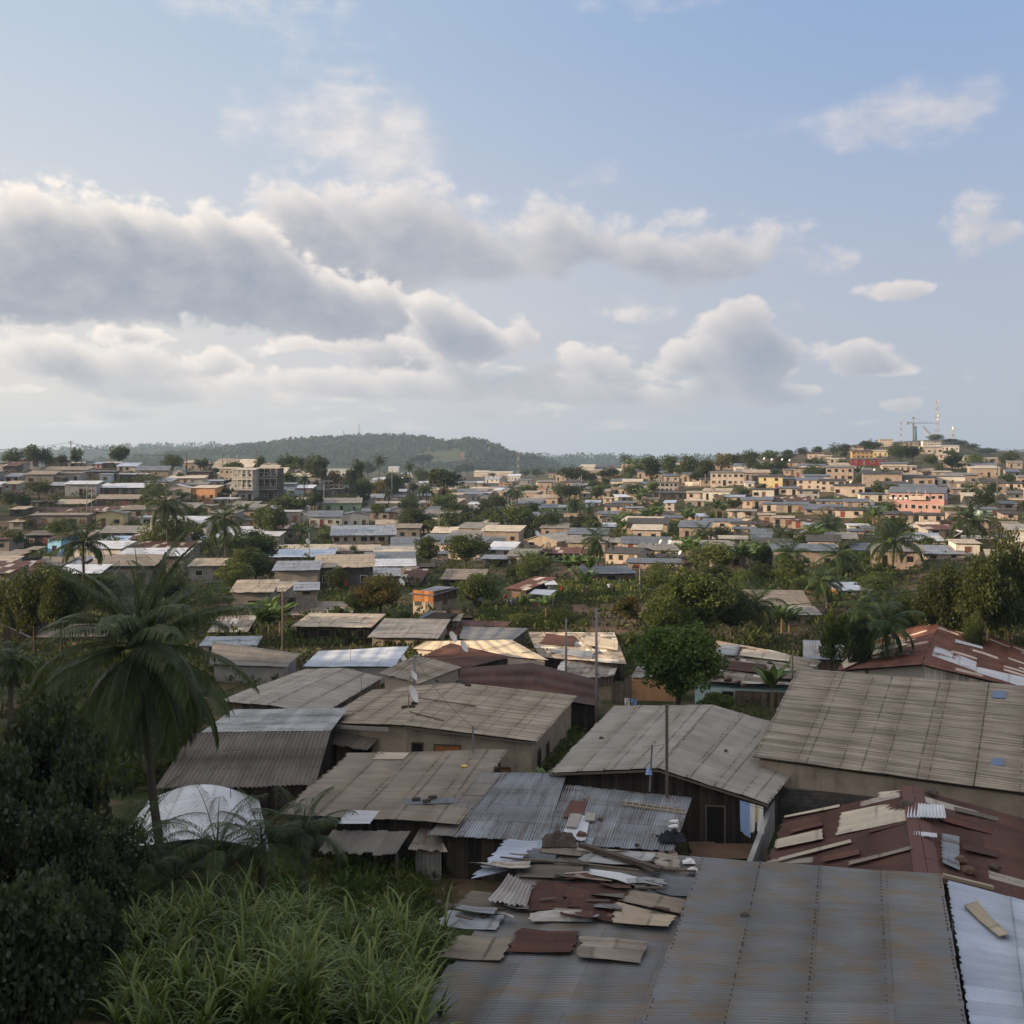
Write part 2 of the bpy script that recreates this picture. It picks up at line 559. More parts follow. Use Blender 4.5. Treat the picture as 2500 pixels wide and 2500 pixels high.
def roof_mat(name, c1, c2, dirt_and_shade=(0.035, 0.03, 0.025), joint=0.6, sw=0.9, sl=1.5, tint=0.22, rust=None, rust_amt=0.0, pale=None, pale_amt=0.0,
             metal=0.0, rough=0.75, var=0.25, jw=0.42, ribs=False, trough_shade=0.42, bond=False, blotch=None):
    m, k, out = mat(name)
    at_ = k.new('ShaderNodeAttribute')
    at_.attribute_name = 'rc'
    rc = at_.outputs['Vector']
    rnd = obj_random(k)
    off = k.comb(k.math('MULTIPLY', rnd, 37.0), k.math('MULTIPLY', rnd, 91.0), 0)
    q = k.vmath('ADD', rc, off)
    a, l, rz = k.sep(rc)
    if bond:
        w1 = k.new('ShaderNodeTexWhiteNoise')
        w1.noise_dimensions = '1D'
        k.put(w1.inputs['W'], k.math('FLOOR', k.math('DIVIDE', a, sw)))
        l = k.math('ADD', l, k.math('MULTIPLY', w1.outputs['Value'], sl * 3))
    # sheet index, for sheets that weathered differently
    idx = k.comb(k.math('FLOOR', k.math('DIVIDE', a, sw)), k.math('FLOOR', k.math('DIVIDE', l, sl)), k.math('MULTIPLY', rnd, 50))
    wn = k.new('ShaderNodeTexWhiteNoise')
    k.put(wn.inputs['Vector'], idx)
    wr, wg, wb = k.sep(wn.outputs['Color'])
    streak = k.noise(k.vmath('MULTIPLY', q, (2.6, 0.35, 1)), 1.0, 4, 0.6)
    blot = k.noise(q, 0.45, 4, 0.6)
    fine = k.noise(q, 5.0, 3, 0.6)
    col = k.mix(k.step(k.math('ADD', k.math('MULTIPLY', streak, 0.6), k.math('MULTIPLY', blot, 0.5)), 0.38, 0.72), c1, c2)
    if pale is not None:
        col = k.mix(k.math('LESS_THAN', wb, pale_amt), col, pale)
    if rust is not None:
        rm = k.math('ADD', k.math('MULTIPLY', k.step(k.math('ADD', k.math('MULTIPLY', streak, 0.5), k.math('MULTIPLY', fine, 0.5)), 0.50, 0.60), 1.0), k.math('MULTIPLY', wg, 1.2))
        rm = k.step(rm, 2.0 - 1.6 * rust_amt, 2.25 - 1.6 * rust_amt)
        col = k.mix(rm, col, rust)
    # grime along the laps between sheets, broken up
    ph = k.math('SUBTRACT', k.math('FRACT', k.math('ADD', k.math('DIVIDE', l, sl), k.math('MULTIPLY', k.math('SUBTRACT', fine, 0.5), 0.05))), 0.5)
    lap = k.step(k.math('ABSOLUTE', ph), jw, 0.5)
    lap = k.math('MULTIPLY', lap, k.step(k.noise(q, 0.9, 3, 0.6), 0.30, 0.56))
    col = k.mix(k.math('MULTIPLY', lap, joint), col, dirt_and_shade)
    # shade is put into the colour of the rib troughs so the ribs show
    col = k.mix(k.math('MULTIPLY', k.math('MULTIPLY', rz, trough_shade), k.step(blot, 0.25, 0.55, 0.55, 1.0)), col, dirt_and_shade)
    if blotch is not None:
        bq = k.noise(k.vmath('MULTIPLY', q, (1.1, 0.8, 1)), 1.0, 1, 0.4)
        bs = k.math('MULTIPLY', k.step(bq, 0.47, 0.60), k.step(k.noise(k.vmath('MULTIPLY', q, (7.0, 0.9, 1)), 1.0, 2, 0.6), 0.3, 0.6))
        col = k.mix(k.math('MULTIPLY', bs, 0.75), col, blotch)
    if ribs:
        rb = k.step(k.noise(k.vmath('MULTIPLY', q, (9.0, 0.12, 1)), 1.0, 2, 0.5), 0.45, 0.62)
        col = k.mix(k.math('MULTIPLY', rb, 0.45), col, dirt_and_shade)
    f = k.math('ADD', 1.0 - tint / 2, k.math('MULTIPLY', wr, tint))
    f = k.math('MULTIPLY', f, k.math('ADD', 1.0 - var / 2, k.math('MULTIPLY', rnd, var)))
    f = k.math('MULTIPLY', f, k.math('ADD', 0.82, k.math('MULTIPLY', fine, 0.36)))
    principled(k, out, shade(k, col, f), rough, metal, 0.35, bump=fine, bstr=0.25, bdist=0.02)
    return m


roof_mat('fibre_cement', (0.30, 0.255, 0.205), (0.185, 0.155, 0.125), joint=0.75, sl=1.45, tint=0.16, pale=(0.42, 0.38, 0.33), pale_amt=0.008)
roof_mat('ribbed_fibre', (0.42, 0.37, 0.305), (0.28, 0.245, 0.205), joint=0.8, sl=3.1, tint=0.05, jw=0.475, ribs=True)
roof_mat('ribbed_fibre_short', (0.45, 0.385, 0.31), (0.30, 0.255, 0.205), joint=0.6, sl=2.0, tint=0.07, jw=0.47, ribs=True)
roof_mat('lapped_fibre', (0.335, 0.285, 0.23), (0.20, 0.168, 0.138), joint=0.8, sl=2.05, tint=0.10, jw=0.44)
roof_mat('lapped_fibre_grey', (0.35, 0.33, 0.295), (0.23, 0.215, 0.19), joint=0.75, sl=2.0, tint=0.07, jw=0.45)
roof_mat('fibre_cement_grey', (0.27, 0.255, 0.23), (0.17, 0.16, 0.145), joint=0.7, sl=1.5, tint=0.12)
roof_mat('fibre_cement_brown', (0.17, 0.145, 0.12), (0.095, 0.08, 0.066), joint=0.35, sl=2.2, tint=0.12)
roof_mat('sandy_sheet', (0.46, 0.39, 0.30), (0.33, 0.275, 0.21), joint=0.55, sl=1.6, tint=0.2, rust=(0.16, 0.085, 0.05), rust_amt=0.16)
roof_mat('zinc', (0.33, 0.36, 0.40), (0.22, 0.24, 0.27), joint=0.5, sl=2.0, tint=0.22, rust=(0.11, 0.05, 0.03), rust_amt=0.33, metal=0.35, rough=0.5)
roof_mat('zinc_rusty', (0.30, 0.33, 0.365), (0.19, 0.205, 0.225), joint=0.7, sw=0.9, sl=1.9, jw=.46, tint=0.4, rust=(0.10, 0.045, 0.028), rust_amt=0.52, metal=0.3, rough=0.5, bond=False)
roof_mat('slate_sheet', (0.17, 0.19, 0.22), (0.11, 0.12, 0.14), joint=0.4, sl=2.2, tint=0.15, metal=0.2, rough=0.55)
roof_mat('dark_sheet', (0.075, 0.07, 0.065), (0.05, 0.045, 0.04), joint=0.3, sl=2.0, tint=0.2)
roof_mat('white_sheet', (0.66, 0.68, 0.72), (0.50, 0.52, 0.56), joint=0.35, sl=2.4, tint=0.12, rough=0.5, metal=0.1)
roof_mat('blue_white_sheet', (0.48, 0.55, 0.67), (0.36, 0.42, 0.53), joint=0.5, sl=2.2, tint=0.25, jw=.47, rough=0.45, metal=0.15)
roof_mat('pale_zinc', (0.40, 0.42, 0.43), (0.27, 0.28, 0.285), joint=0.5, sl=1.5, tint=0.4, bond=True)
roof_mat('cream_sheet', (0.60, 0.53, 0.42), (0.45, 0.39, 0.31), joint=0.4, sl=2.0, tint=0.15)
roof_mat('rust_sheet', (0.095, 0.04, 0.03), (0.06, 0.027, 0.021), joint=0.3, sl=2.0, tint=0.35, pale=(0.36, 0.33, 0.29), pale_amt=0.10, rust=(0.15, 0.06, 0.035), rust_amt=0.2)
roof_mat('rust_plain', (0.092, 0.038, 0.028), (0.055, 0.025, 0.021), joint=0.5, sl=2.6, tint=0.5, bond=True, jw=.47)
roof_mat('red_rust', (0.15, 0.056, 0.036), (0.088, 0.036, 0.027), joint=0.3, sl=2.4, tint=0.4, pale=(0.42, 0.36, 0.30), pale_amt=0.10, bond=True)
roof_mat('patchwork', (0.34, 0.305, 0.26), (0.19, 0.165, 0.14), joint=0.6, sw=0.85, sl=2.3, tint=0.45, bond=True, pale=(0.55, 0.53, 0.50), pale_amt=0.22, rust=(0.13, 0.06, 0.04), rust_amt=0.42)
roof_mat('blue_grey_fibre', (0.20, 0.212, 0.23), (0.15, 0.16, 0.172), joint=0.45, sl=2.35, tint=0.24, jw=0.485, sw=2.7, blotch=(0.17, 0.125, 0.075))


def wall_mat(name, c1, c2, kind='plaster', stain=0.5, var=0.2):
    m, k, out = mat(name)
    tcn = k.new('ShaderNodeTexCoord')
    ob = tcn.outputs['Object']
    nx, ny, nz = k.sep(tcn.outputs['Normal'])
    x, y, z = k.sep(ob)
    along = k.math('ADD', k.math('MULTIPLY', x, k.math('ABSOLUTE', ny)), k.math('MULTIPLY', y, k.math('ABSOLUTE', nx)))
    rnd = obj_random(k)
    q = k.comb(k.math('ADD', along, k.math('MULTIPLY', rnd, 60)), z, k.math('ADD', x, y))
    n1 = k.noise(q, 0.7, 5, 0.6)
    n2 = k.noise(k.vmath('MULTIPLY', q, (2.5, 0.5, 1)), 1.0, 4, 0.6)
    n3 = k.noise(q, 9.0, 3, 0.6)
    col = k.mix(k.step(n1, 0.35, 0.68), c1, c2)
    bump = n3
    if kind == 'block':
        br = k.new('ShaderNodeTexBrick')
        k.put(br.inputs['Vector'], k.comb(along, z, 0))
        br.inputs['Scale'].default_value = 1.0
        br.inputs['Brick Width'].default_value = 0.42
        br.inputs['Row Height'].default_value = 0.21
        br.inputs['Mortar Size'].default_value = 0.018
        br.inputs['Color1'].default_value = (1.06, 1.06, 1.06, 1)
        br.inputs['Color2'].default_value = (0.84, 0.84, 0.84, 1)
        br.inputs['Mortar'].default_value = (0.62, 0.62, 0.62, 1)
        col = k.mix(0.85, col, br.outputs['Color'], 'MULTIPLY')
        bump = br.outputs['Fac']
    if kind == 'plank':
        wv = k.math('FRACT', k.math('DIVIDE', along, 0.19))
        gap = k.step(k.math('ABSOLUTE', k.math('SUBTRACT', wv, 0.5)), 0.44, 0.49)
        wn = k.new('ShaderNodeTexWhiteNoise')
        wn.noise_dimensions = '1D'
        k.put(wn.inputs['W'], k.math('ADD', k.math('FLOOR', k.math('DIVIDE', along, 0.19)), k.math('MULTIPLY', rnd, 99)))
        col = shade(k, col, k.math('ADD', 0.55, k.math('MULTIPLY', wn.outputs['Value'], 0.8)))
        col = shade(k, col, k.math('SUBTRACT', 1.0, k.math('MULTIPLY', gap, 0.75)))
        bump = k.math('SUBTRACT', 1.0, gap)
    # water stains run down, damp creeps up
    st = k.math('MULTIPLY', k.step(n2, 0.52, 0.75), stain)
    col = k.mix(st, col, (0.06, 0.055, 0.045))
    f = k.math('MULTIPLY', k.math('ADD', 1 - var / 2, k.math('MULTIPLY', rnd, var)), k.math('ADD', 0.85, k.math('MULTIPLY', n3, 0.3)))
    principled(k, out, shade(k, col, f), 0.9, 0, 0.15, bump=bump, bstr=0.35, bdist=0.015)
    return m


wall_mat('block_wall', (0.30, 0.27, 0.235), (0.215, 0.195, 0.17), 'block', 0.35)
wall_mat('dark_block_wall', (0.12, 0.11, 0.10), (0.05, 0.047, 0.044), 'block', 0.7)
wall_mat('sand_block_wall', (0.40, 0.325, 0.27), (0.28, 0.23, 0.195), 'block', 0.25)
wall_mat('cream_wall', (0.50, 0.425, 0.355), (0.40, 0.34, 0.285), 'plaster', 0.28)
wall_mat('beige_wall', (0.36, 0.30, 0.235), (0.27, 0.225, 0.175), 'plaster', 0.4)
wall_mat('white_wall', (0.62, 0.59, 0.53), (0.48, 0.45, 0.40), 'plaster', 0.22)
wall_mat('grey_wall', (0.33, 0.32, 0.305), (0.23, 0.225, 0.215), 'plaster', 0.35)
wall_mat('dark_plank_wall', (0.062, 0.05, 0.04), (0.038, 0.031, 0.026), 'plank', 0.3)
wall_mat('plank_wall', (0.155, 0.12, 0.092), (0.10, 0.08, 0.062), 'plank', 0.4)
wall_mat('white_plank_wall', (0.50, 0.47, 0.43), (0.36, 0.33, 0.30), 'plank', 0.3)
wall_mat('orange_plank_wall', (0.36, 0.16, 0.065), (0.26, 0.115, 0.05), 'plank', 0.15)
wall_mat('pink_wall', (0.44, 0.26, 0.235), (0.38, 0.225, 0.205), 'plaster', 0.12, 0.05)
wall_mat('red_wall', (0.20, 0.026, 0.03), (0.16, 0.024, 0.027), 'plaster', 0.1)
wall_mat('yellow_wall', (0.40, 0.285, 0.13), (0.33, 0.235, 0.11), 'plaster', 0.2)
wall_mat('blue_wall', (0.25, 0.50, 0.72), (0.22, 0.44, 0.63), 'plaster', 0.1)
wall_mat('pale_blue_wall', (0.38, 0.46, 0.54), (0.30, 0.36, 0.43), 'plaster', 0.25)
wall_mat('teal_wall', (0.46, 0.62, 0.60), (0.38, 0.52, 0.50), 'plaster', 0.15)
wall_mat('orange_wall', (0.50, 0.28, 0.15), (0.42, 0.23, 0.12), 'plaster', 0.2)
wall_mat('green_wall', (0.24, 0.33, 0.24), (0.18, 0.26, 0.19), 'plaster', 0.25)
wall_mat('zinc_wall', (0.26, 0.25, 0.235), (0.17, 0.16, 0.15), 'plank', 0.5)
wall_mat('yellow_plaster', (0.55, 0.47, 0.27), (0.45, 0.38, 0.22), 'plaster', 0.2)


def flat_mat(name, c, rough=0.7, metal=0.0, var=0.15, spec=0.3):
    m, k, out = mat(name)
    g = k.new('ShaderNodeNewGeometry')
    n = k.noise(g.outputs['Position'], 6.0, 3, 0.6)
    f = k.math('ADD', 1 - var, k.math('MULTIPLY', n, var * 2))
    principled(k, out, shade(k, c, f), rough, metal, spec)
    return m


flat_mat('dark_pane', (0.012, 0.011, 0.010), 0.35, 0, 0.1, 0.5)
flat_mat('opening_dark', (0.012, 0.010, 0.009), 0.9)
flat_mat('frame_wood', (0.12, 0.085, 0.055))
flat_mat('shutter_brown', (0.15, 0.07, 0.04))
flat_mat('shutter_orange', (0.34, 0.14, 0.05))
flat_mat('door_red', (0.22, 0.05, 0.035))
flat_mat('door_grey', (0.16, 0.15, 0.14))
flat_mat('frame_pale', (0.50, 0.47, 0.42))
flat_mat('weathered_wood', (0.12, 0.098, 0.078), 0.9, 0, 0.35)
flat_mat('pale_wood', (0.30, 0.25, 0.19), 0.9, 0, 0.3)
flat_mat('steel', (0.22, 0.22, 0.23), 0.5, 0.4)
flat_mat('pole_grey', (0.20, 0.20, 0.21), 0.7, 0.1)
flat_mat('tower_red', (0.20, 0.09, 0.085), 0.6)
flat_mat('tower_white', (0.36, 0.36, 0.37), 0.6)
flat_mat('wire_black', (0.02, 0.02, 0.02), 0.8)
flat_mat('dish_white', (0.62, 0.60, 0.57), 0.5)
flat_mat('stone_dark', (0.075, 0.06, 0.05), 0.95, 0, 0.4)
flat_mat('stone_brown', (0.11, 0.07, 0.05), 0.95, 0, 0.4)
flat_mat('concrete', (0.28, 0.265, 0.245), 0.9, 0, 0.25)
flat_mat('cloth_white', (0.70, 0.70, 0.72), 0.9)
flat_mat('cloth_blue', (0.25, 0.38, 0.66), 0.9)
flat_mat('cloth_dark', (0.012, 0.014, 0.022), 0.9)
flat_mat('cloth_red', (0.35, 0.03, 0.05), 0.9)
flat_mat('cloth_purple', (0.22, 0.10, 0.30), 0.9)
flat_mat('cloth_yellow', (0.55, 0.47, 0.22), 0.9)
flat_mat('plastic_sheet', (0.38, 0.37, 0.35), 0.6)
flat_mat('plastic_yellow', (0.62, 0.40, 0.10), 0.5)
flat_mat('skin', (0.06, 0.032, 0.02), 0.6)
flat_mat('rubber', (0.02, 0.02, 0.02), 0.9)
flat_mat('coconut', (0.10, 0.11, 0.025), 0.6)
flat_mat('glass_blue', (0.07, 0.11, 0.18), 0.3, 0.0, 0.1, 0.6)
flat_mat('paint_teal', (0.04, 0.13, 0.125), 0.6)
flat_mat('loose_tin', (0.50, 0.47, 0.43), 0.55, 0.2, 0.35)


def leaf_mat(name, c1, c2, warm=None, trans=0.28, rough=0.55, var=0.5):
    m, k, out = mat(name)
    g = k.new('ShaderNodeNewGeometry')
    isl = g.outputs['Random Per Island']
    rnd = obj_random(k)
    pos = g.outputs['Position']
    n = k.noise(pos, 0.45, 2, 0.5)
    col = k.mix(isl, c1, c2)
    if warm is not None:
        col = k.mix(k.step(k.math('ADD', n, k.math('MULTIPLY', isl, 0.25)), 0.55, 0.8), col, warm)
    f = k.math('MULTIPLY', k.math('ADD', 1 - var / 2, k.math('MULTIPLY', rnd, var)), k.math('ADD', 0.65, k.math('MULTIPLY', n, 0.7)))
    col = shade(k, col, f)
    p = k.new('ShaderNodeBsdfPrincipled')
    k.put(p.inputs['Base Color'], col)
    p.inputs['Roughness'].default_value = rough
    p.inputs['Specular IOR Level'].default_value = 0.25
    t = k.new('ShaderNodeBsdfTranslucent')
    k.put(t.inputs['Color'], k.mix(0.5, col, (0.16, 0.18, 0.02), 'MIX'))
    ms = k.new('ShaderNodeMixShader')
    ms.inputs[0].default_value = trans
    k.l.new(p.outputs[0], ms.inputs[1])
    k.l.new(t.outputs[0], ms.inputs[2])
    k.l.new(ms.outputs[0], out.inputs['Surface'])
    return m


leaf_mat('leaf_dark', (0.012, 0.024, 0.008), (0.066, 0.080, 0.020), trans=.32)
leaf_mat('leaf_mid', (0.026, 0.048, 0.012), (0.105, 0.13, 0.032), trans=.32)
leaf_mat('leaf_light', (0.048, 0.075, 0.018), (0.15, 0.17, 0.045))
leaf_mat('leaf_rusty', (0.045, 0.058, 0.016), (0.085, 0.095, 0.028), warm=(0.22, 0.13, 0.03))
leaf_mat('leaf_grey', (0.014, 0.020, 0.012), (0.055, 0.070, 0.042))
leaf_mat('palm_leaf', (0.020, 0.042, 0.014), (0.075, 0.105, 0.034), rough=0.42)
leaf_mat('palm_dry', (0.075, 0.075, 0.028), (0.16, 0.14, 0.06), rough=0.55)
leaf_mat('banana_leaf', (0.050, 0.095, 0.022), (0.12, 0.175, 0.05), rough=0.4)
leaf_mat('grass_blade', (0.026, 0.056, 0.012), (0.16, 0.21, 0.058), rough=0.45, trans=0.35)
leaf_mat('weed_leaf', (0.030, 0.064, 0.014), (0.075, 0.125, 0.030), warm=(0.12, 0.12, 0.035))
leaf_mat('far_leaf', (0.018, 0.030, 0.014), (0.034, 0.050, 0.024), var=.3)
leaf_mat('leaf_fresh', (0.040, 0.085, 0.016), (0.13, 0.20, 0.045))
flat_mat('bark', (0.055, 0.043, 0.033), 0.95, 0, 0.4)
flat_mat('palm_bark', (0.075, 0.062, 0.050), 0.95, 0, 0.4)
flat_mat('dry_stem', (0.16, 0.12, 0.07), 0.9, 0, 0.3)


def ground_mat():
    m, k, out = mat('ground')
    g = k.new('ShaderNodeNewGeometry')
    p = g.outputs['Position']
    n1 = k.noise(p, 0.035, 5, 0.6)
    n2 = k.noise(p, 0.35, 4, 0.6)
    n3 = k.noise(p, 3.0, 3, 0.6)
    grass = k.mix(n3, (0.016, 0.026, 0.009), (0.055, 0.07, 0.024))
    earth = k.mix(n3, (0.085, 0.058, 0.040), (0.175, 0.12, 0.082))
    col = k.mix(k.step(k.math('ADD', k.math('MULTIPLY', n1, 0.6), k.math('MULTIPLY', n2, 0.5)), 0.46, 0.66), grass, earth)
    principled(k, out, col, 0.95, 0, 0.1, bump=n3, bstr=0.5, bdist=0.1)
    m, k, out = mat('yard_earth')
    g = k.new('ShaderNodeNewGeometry')
    n3 = k.noise(g.outputs['Position'], 1.2, 5, 0.65)
    principled(k, out, k.mix(n3, (0.085, 0.058, 0.042), (0.19, 0.125, 0.085)), 0.95, 0, 0.1, bump=n3, bstr=0.4, bdist=0.05)
    m, k, out = mat('forest_floor')
    g = k.new('ShaderNodeNewGeometry')
    p = g.outputs['Position']
    n1, n2 = k.noise(p, 0.012, 4, 0.6), k.noise(p, 0.09, 4, 0.65)
    principled(k, out, k.mix(n2, (0.018, 0.030, 0.014), (0.045, 0.062, 0.026)), 0.95, 0, 0.1, bump=n2, bstr=1.0, bdist=3.0)
    m, k, out = mat('hill_grass')
    g = k.new('ShaderNodeNewGeometry')
    p = g.outputs['Position']
    n2 = k.noise(p, 0.02, 5, 0.65)
    principled(k, out, k.mix(n2, (0.045, 0.056, 0.026), (0.085, 0.085, 0.044)), 0.95, 0, 0.1)
    m, k, out = mat('red_earth')
    principled(k, out, (0.15, 0.085, 0.055), 0.95, 0, 0.1)


ground_mat()


def haze_mat(density):
    m, k, out = mat('haze_air')
    v = k.new('ShaderNodeVolumePrincipled')
    v.inputs['Color'].default_value = (0.58, 0.78, 1.0, 1)
    v.inputs['Density'].default_value = density
    v.inputs['Anisotropy'].default_value = 0.2
    k.l.new(v.outputs[0], out.inputs['Volume'])
    return m

# ================================================================== the land
def ground_sheet():
    am = np.concatenate([np.linspace(-math.pi, -0.62, 60, endpoint=False), np.linspace(-0.62, 0.62, 250), np.linspace(0.62, math.pi, 60)[1:]])
    rr = np.concatenate([[0.01, 2, 4, 6, 8], np.linspace(10, 64, 40), np.linspace(66, 460, 130), np.linspace(470, 1250, 70), [1400, 1700, 2300, 3200, 4600, 7000, 10000]])
    A, Rr = np.meshgrid(am[:-1], rr)
    X, Y = Rr * np.sin(A), Rr * np.cos(A)
    Z = ground_np(X, Y)
    Z = np.where(Rr > 1700, -14.0, Z)
    bump = fbm(X * 0.05, Y * 0.05, 5, 4) * 0.5 * sstep(Rr, 30, 120)
    Z = Z + bump * (Rr < 1500) - 0.15
    n, c = Z.shape
    vs = np.stack([X, Y, Z], -1).reshape(-1, 3)
    fs = []
    for i in range(n - 1):
        for j in range(c):
            j2 = (j + 1) % c
            fs.append((i * c + j, (i + 1) * c + j, (i + 1) * c + j2, i * c + j2))
    me = bpy.data.meshes.new('ground')
    me.from_pydata(vs.tolist(), [], fs)
    me.polygons.foreach_set('use_smooth', [True] * len(fs))
    me.materials.append(MAT['ground'])
    me.update()
    if me.polygons[2000].normal.z < 0:
        me.flip_normals()
    o = bpy.data.objects.new('ground', me)
    COL.objects.link(o)
    tag(o, kind='structure')


ground_sheet()


def hill(name, prof, d0, depth, base, seed, ma, rough=6.0):
    """a far ridge: PROF lists (column, row) of its skyline, D0 metres away"""
    us = np.linspace(prof[0][0], prof[-1][0], 260)
    vsk = np.interp(us, [p[0] for p in prof], [p[1] for p in prof])
    ys = np.linspace(0, 1, 40)
    U, T = np.meshgrid(us, ys)
    Dd = d0 - depth * (1 - T)
    X = (U - CU) * d0 / FPX
    top = (HV - vsk) * d0 / FPX
    H = base + (top[None, :] - base) * np.sin(np.clip(T, 0, 1) * math.pi / 2) ** 1.15
    H = H + fbm(X / 260.0, Dd / 260.0, seed, 4) * rough * 2.2 * np.sin(T * math.pi)
    n, c = H.shape
    V = np.stack([X, Dd, H], -1).reshape(-1, 3).tolist()
    F = [(i * c + j, i * c + j + 1, (i + 1) * c + j + 1, (i + 1) * c + j) for i in range(n - 1) for j in range(c - 1)]
    # the far side falls away again
    b = len(V)
    for t in (1, 2, 3):
        for j in range(c):
            V.append((float(X[-1, j]), d0 + depth * 0.4 * t, float(base + (H[-1, j] - base) * (1 - t / 3.0) ** 1.2)))
    for t in range(3):
        for j in range(c - 1):
            r0 = (n - 1) * c if t == 0 else b + (t - 1) * c
            r1 = b + t * c
            F.append((r0 + j, r0 + j + 1, r1 + j + 1, r1 + j))
    me = bpy.data.meshes.new(name)
    me.from_pydata(V, [], F)
    me.materials.append(ma)
    me.update()
    o = bpy.data.objects.new(name, me)
    COL.objects.link(o)
    tag(o, kind='structure')
    return X, Dd, H


rng = np.random.default_rng(4)


def tuft_field(name, pts, sizes, ma, nl, seed, kind='stuff', lab=None, flatten=0.8, leaf=0.34):
    """tree crowns of a wood that reads as one mass: each a clump of leaf faces"""
    r = np.random.default_rng(seed)
    V, F = [], []
    for (p, s) in zip(pts, sizes):
        m = nl
        d = r.normal(size=(m, 3))
        d /= np.linalg.norm(d, axis=1)[:, None]
        c = np.array(p) + d * s * np.array([1, 1, flatten]) * (0.72 + 0.36 * r.random((m, 1)))
        a = r.normal(size=(m, 3)); a /= np.linalg.norm(a, axis=1)[:, None]
        bb = np.cross(a, r.normal(size=(m, 3))); bb /= np.linalg.norm(bb, axis=1)[:, None]
        L = s * leaf * (0.7 + 0.7 * r.random((m, 1)))
        q = np.stack([c - a * L, c - bb * L * .7, c + a * L, c + bb * L * .7], 1)
        b0 = len(V)
        V += q.reshape(-1, 3).tolist()
        F += [(b0 + 4 * i, b0 + 4 * i + 1, b0 + 4 * i + 2, b0 + 4 * i + 3) for i in range(m)]
    me = bpy.data.meshes.new(name)
    me.from_pydata(V, [], F)
    me.materials.append(ma)
    me.update()
    o = bpy.data.objects.new(name, me)
    COL.objects.link(o)
    tag(o, lab, kind=kind)
    return o


def wood_on(XDH, n, smin, smax, seed, keep=None):
    X, Dd, H = XDH
    r = np.random.default_rng(seed)
    P, S = [], []
    while len(P) < n:
        # more trees along the skyline than on the slope
        i = int(r.integers(4, X.shape[0])) if r.random() < 0.8 else X.shape[0] - 1
        j = int(r.integers(0, X.shape[1]))
        s = smin + (smax - smin) * r.random() ** 2
        p = (X[i, j] + r.normal() * 8, Dd[i, j], H[i, j] + s * 0.45)
        if keep is not None and not keep(CU + FPX * p[0] / p[1], HV - FPX * p[2] / p[1]):
            n -= 1
            continue
        P.append(p)
        S.append(s)
    return P, S


far_h = hill('hills', [(-500, 1112), (-200, 1106), (60, 1105), (150, 1100), (250, 1098), (340, 1092), (420, 1090), (520, 1091), (620, 1092), (760, 1100), (1000, 1108), (1240, 1116), (1400, 1117), (1560, 1119), (1760, 1120), (2000, 1116), (2440, 1110), (3000, 1108)],
             3400, 900, -14, 11, MAT['forest_floor'])
mid_h = hill('hills', [(420, 1128), (560, 1102), (650, 1091), (720, 1086), (790, 1077), (880, 1073), (990, 1072), (1060, 1079), (1095, 1088), (1130, 1098), (1240, 1112), (1330, 1130)],
             2500, 800, -14, 21, MAT['forest_floor'])
near_h = hill('hills', [(960, 1132), (1010, 1112), (1075, 1098), (1115, 1089), (1150, 1082), (1180, 1088), (1215, 1104), (1245, 1118), (1300, 1130)],
              2100, 420, -14, 31, MAT['forest_floor'])
GRASSY = lambda u, v: not (998 < u < 1142 and v > 1099 - 0.0 * u and v < 1135)
P1, S1 = wood_on(far_h, 1900, 6, 14, 1)
P2, S2 = wood_on(mid_h, 2300, 5, 11, 2)
P3, S3 = wood_on(near_h, 800, 5, 11, 3, GRASSY)
tuft_field('forest', P1, S1, MAT['far_leaf'], 14, 5)
tuft_field('forest', P2, S2, MAT['far_leaf'], 20, 6)
tuft_field('forest', P3, S3, MAT['far_leaf'], 20, 7)


def hill_patch(name, poly, XDH, ma, lift):
    """a clearing laid on a hillside"""
    X, Dd, H = XDH
    from mathutils.geometry import intersect_point_quad_2d
    V, F, idx = [], [], {}
    n, c = X.shape

    def inside(u, v):
        o = False
        j = len(poly) - 1
        for i in range(len(poly)):
            if (poly[i][1] > v) != (poly[j][1] > v) and u < (poly[j][0] - poly[i][0]) * (v - poly[i][1]) / (poly[j][1] - poly[i][1]) + poly[i][0]:
                o = not o
            j = i
        return o
    for i in range(n - 1):
        for j in range(c - 1):
            u, v = CU + FPX * X[i, j] / Dd[i, j], HV - FPX * H[i, j] / Dd[i, j]
            if inside(u, v):
                f = []
                for (a, b) in ((i, j), (i, j + 1), (i + 1, j + 1), (i + 1, j)):
                    if (a, b) not in idx:
                        idx[(a, b)] = len(V)
                        V.append((X[a, b], Dd[a, b] - 1.0, H[a, b] + lift))
                    f.append(idx[(a, b)])
                F.append(f)
    me = bpy.data.meshes.new(name)
    me.from_pydata(V, [], F)
    me.materials.append(ma)
    o = bpy.data.objects.new(name, me)
    COL.objects.link(o)
    tag(o, kind='structure')


hill_patch('hill_meadow_ground', [(998, 1120), (1030, 1106), (1080, 1099), (1120, 1098), (1140, 1112), (1135, 1130), (1060, 1134), (1010, 1130)], near_h, MAT['hill_grass'], 1.5)
hill_patch('bare_earth_ground', [(1124, 1110), (1134, 1110), (1140, 1124), (1132, 1131), (1126, 1124)], near_h, MAT['red_earth'], 3.0)

hz = MB()
hz.box((-3600, -320, -45), (3600, 6000, 190))
hzo = hz.build('haze', haze_mat(HAZE))
tag(hzo, kind='stuff')

# ================================================================== houses on the slopes
FOOT = []
BOXES = []          # picture boxes of the houses read off the photograph, and how far away they stand
THINGS = []          # (object, short description, column, row) for labels that are worked out at the end
CROPS = {1: (60, 980), 2: (650, 980), 3: (1240, 980), 4: (1837, 980)}
KS = 600.0 / 1932.0
rnd = random.Random(7)


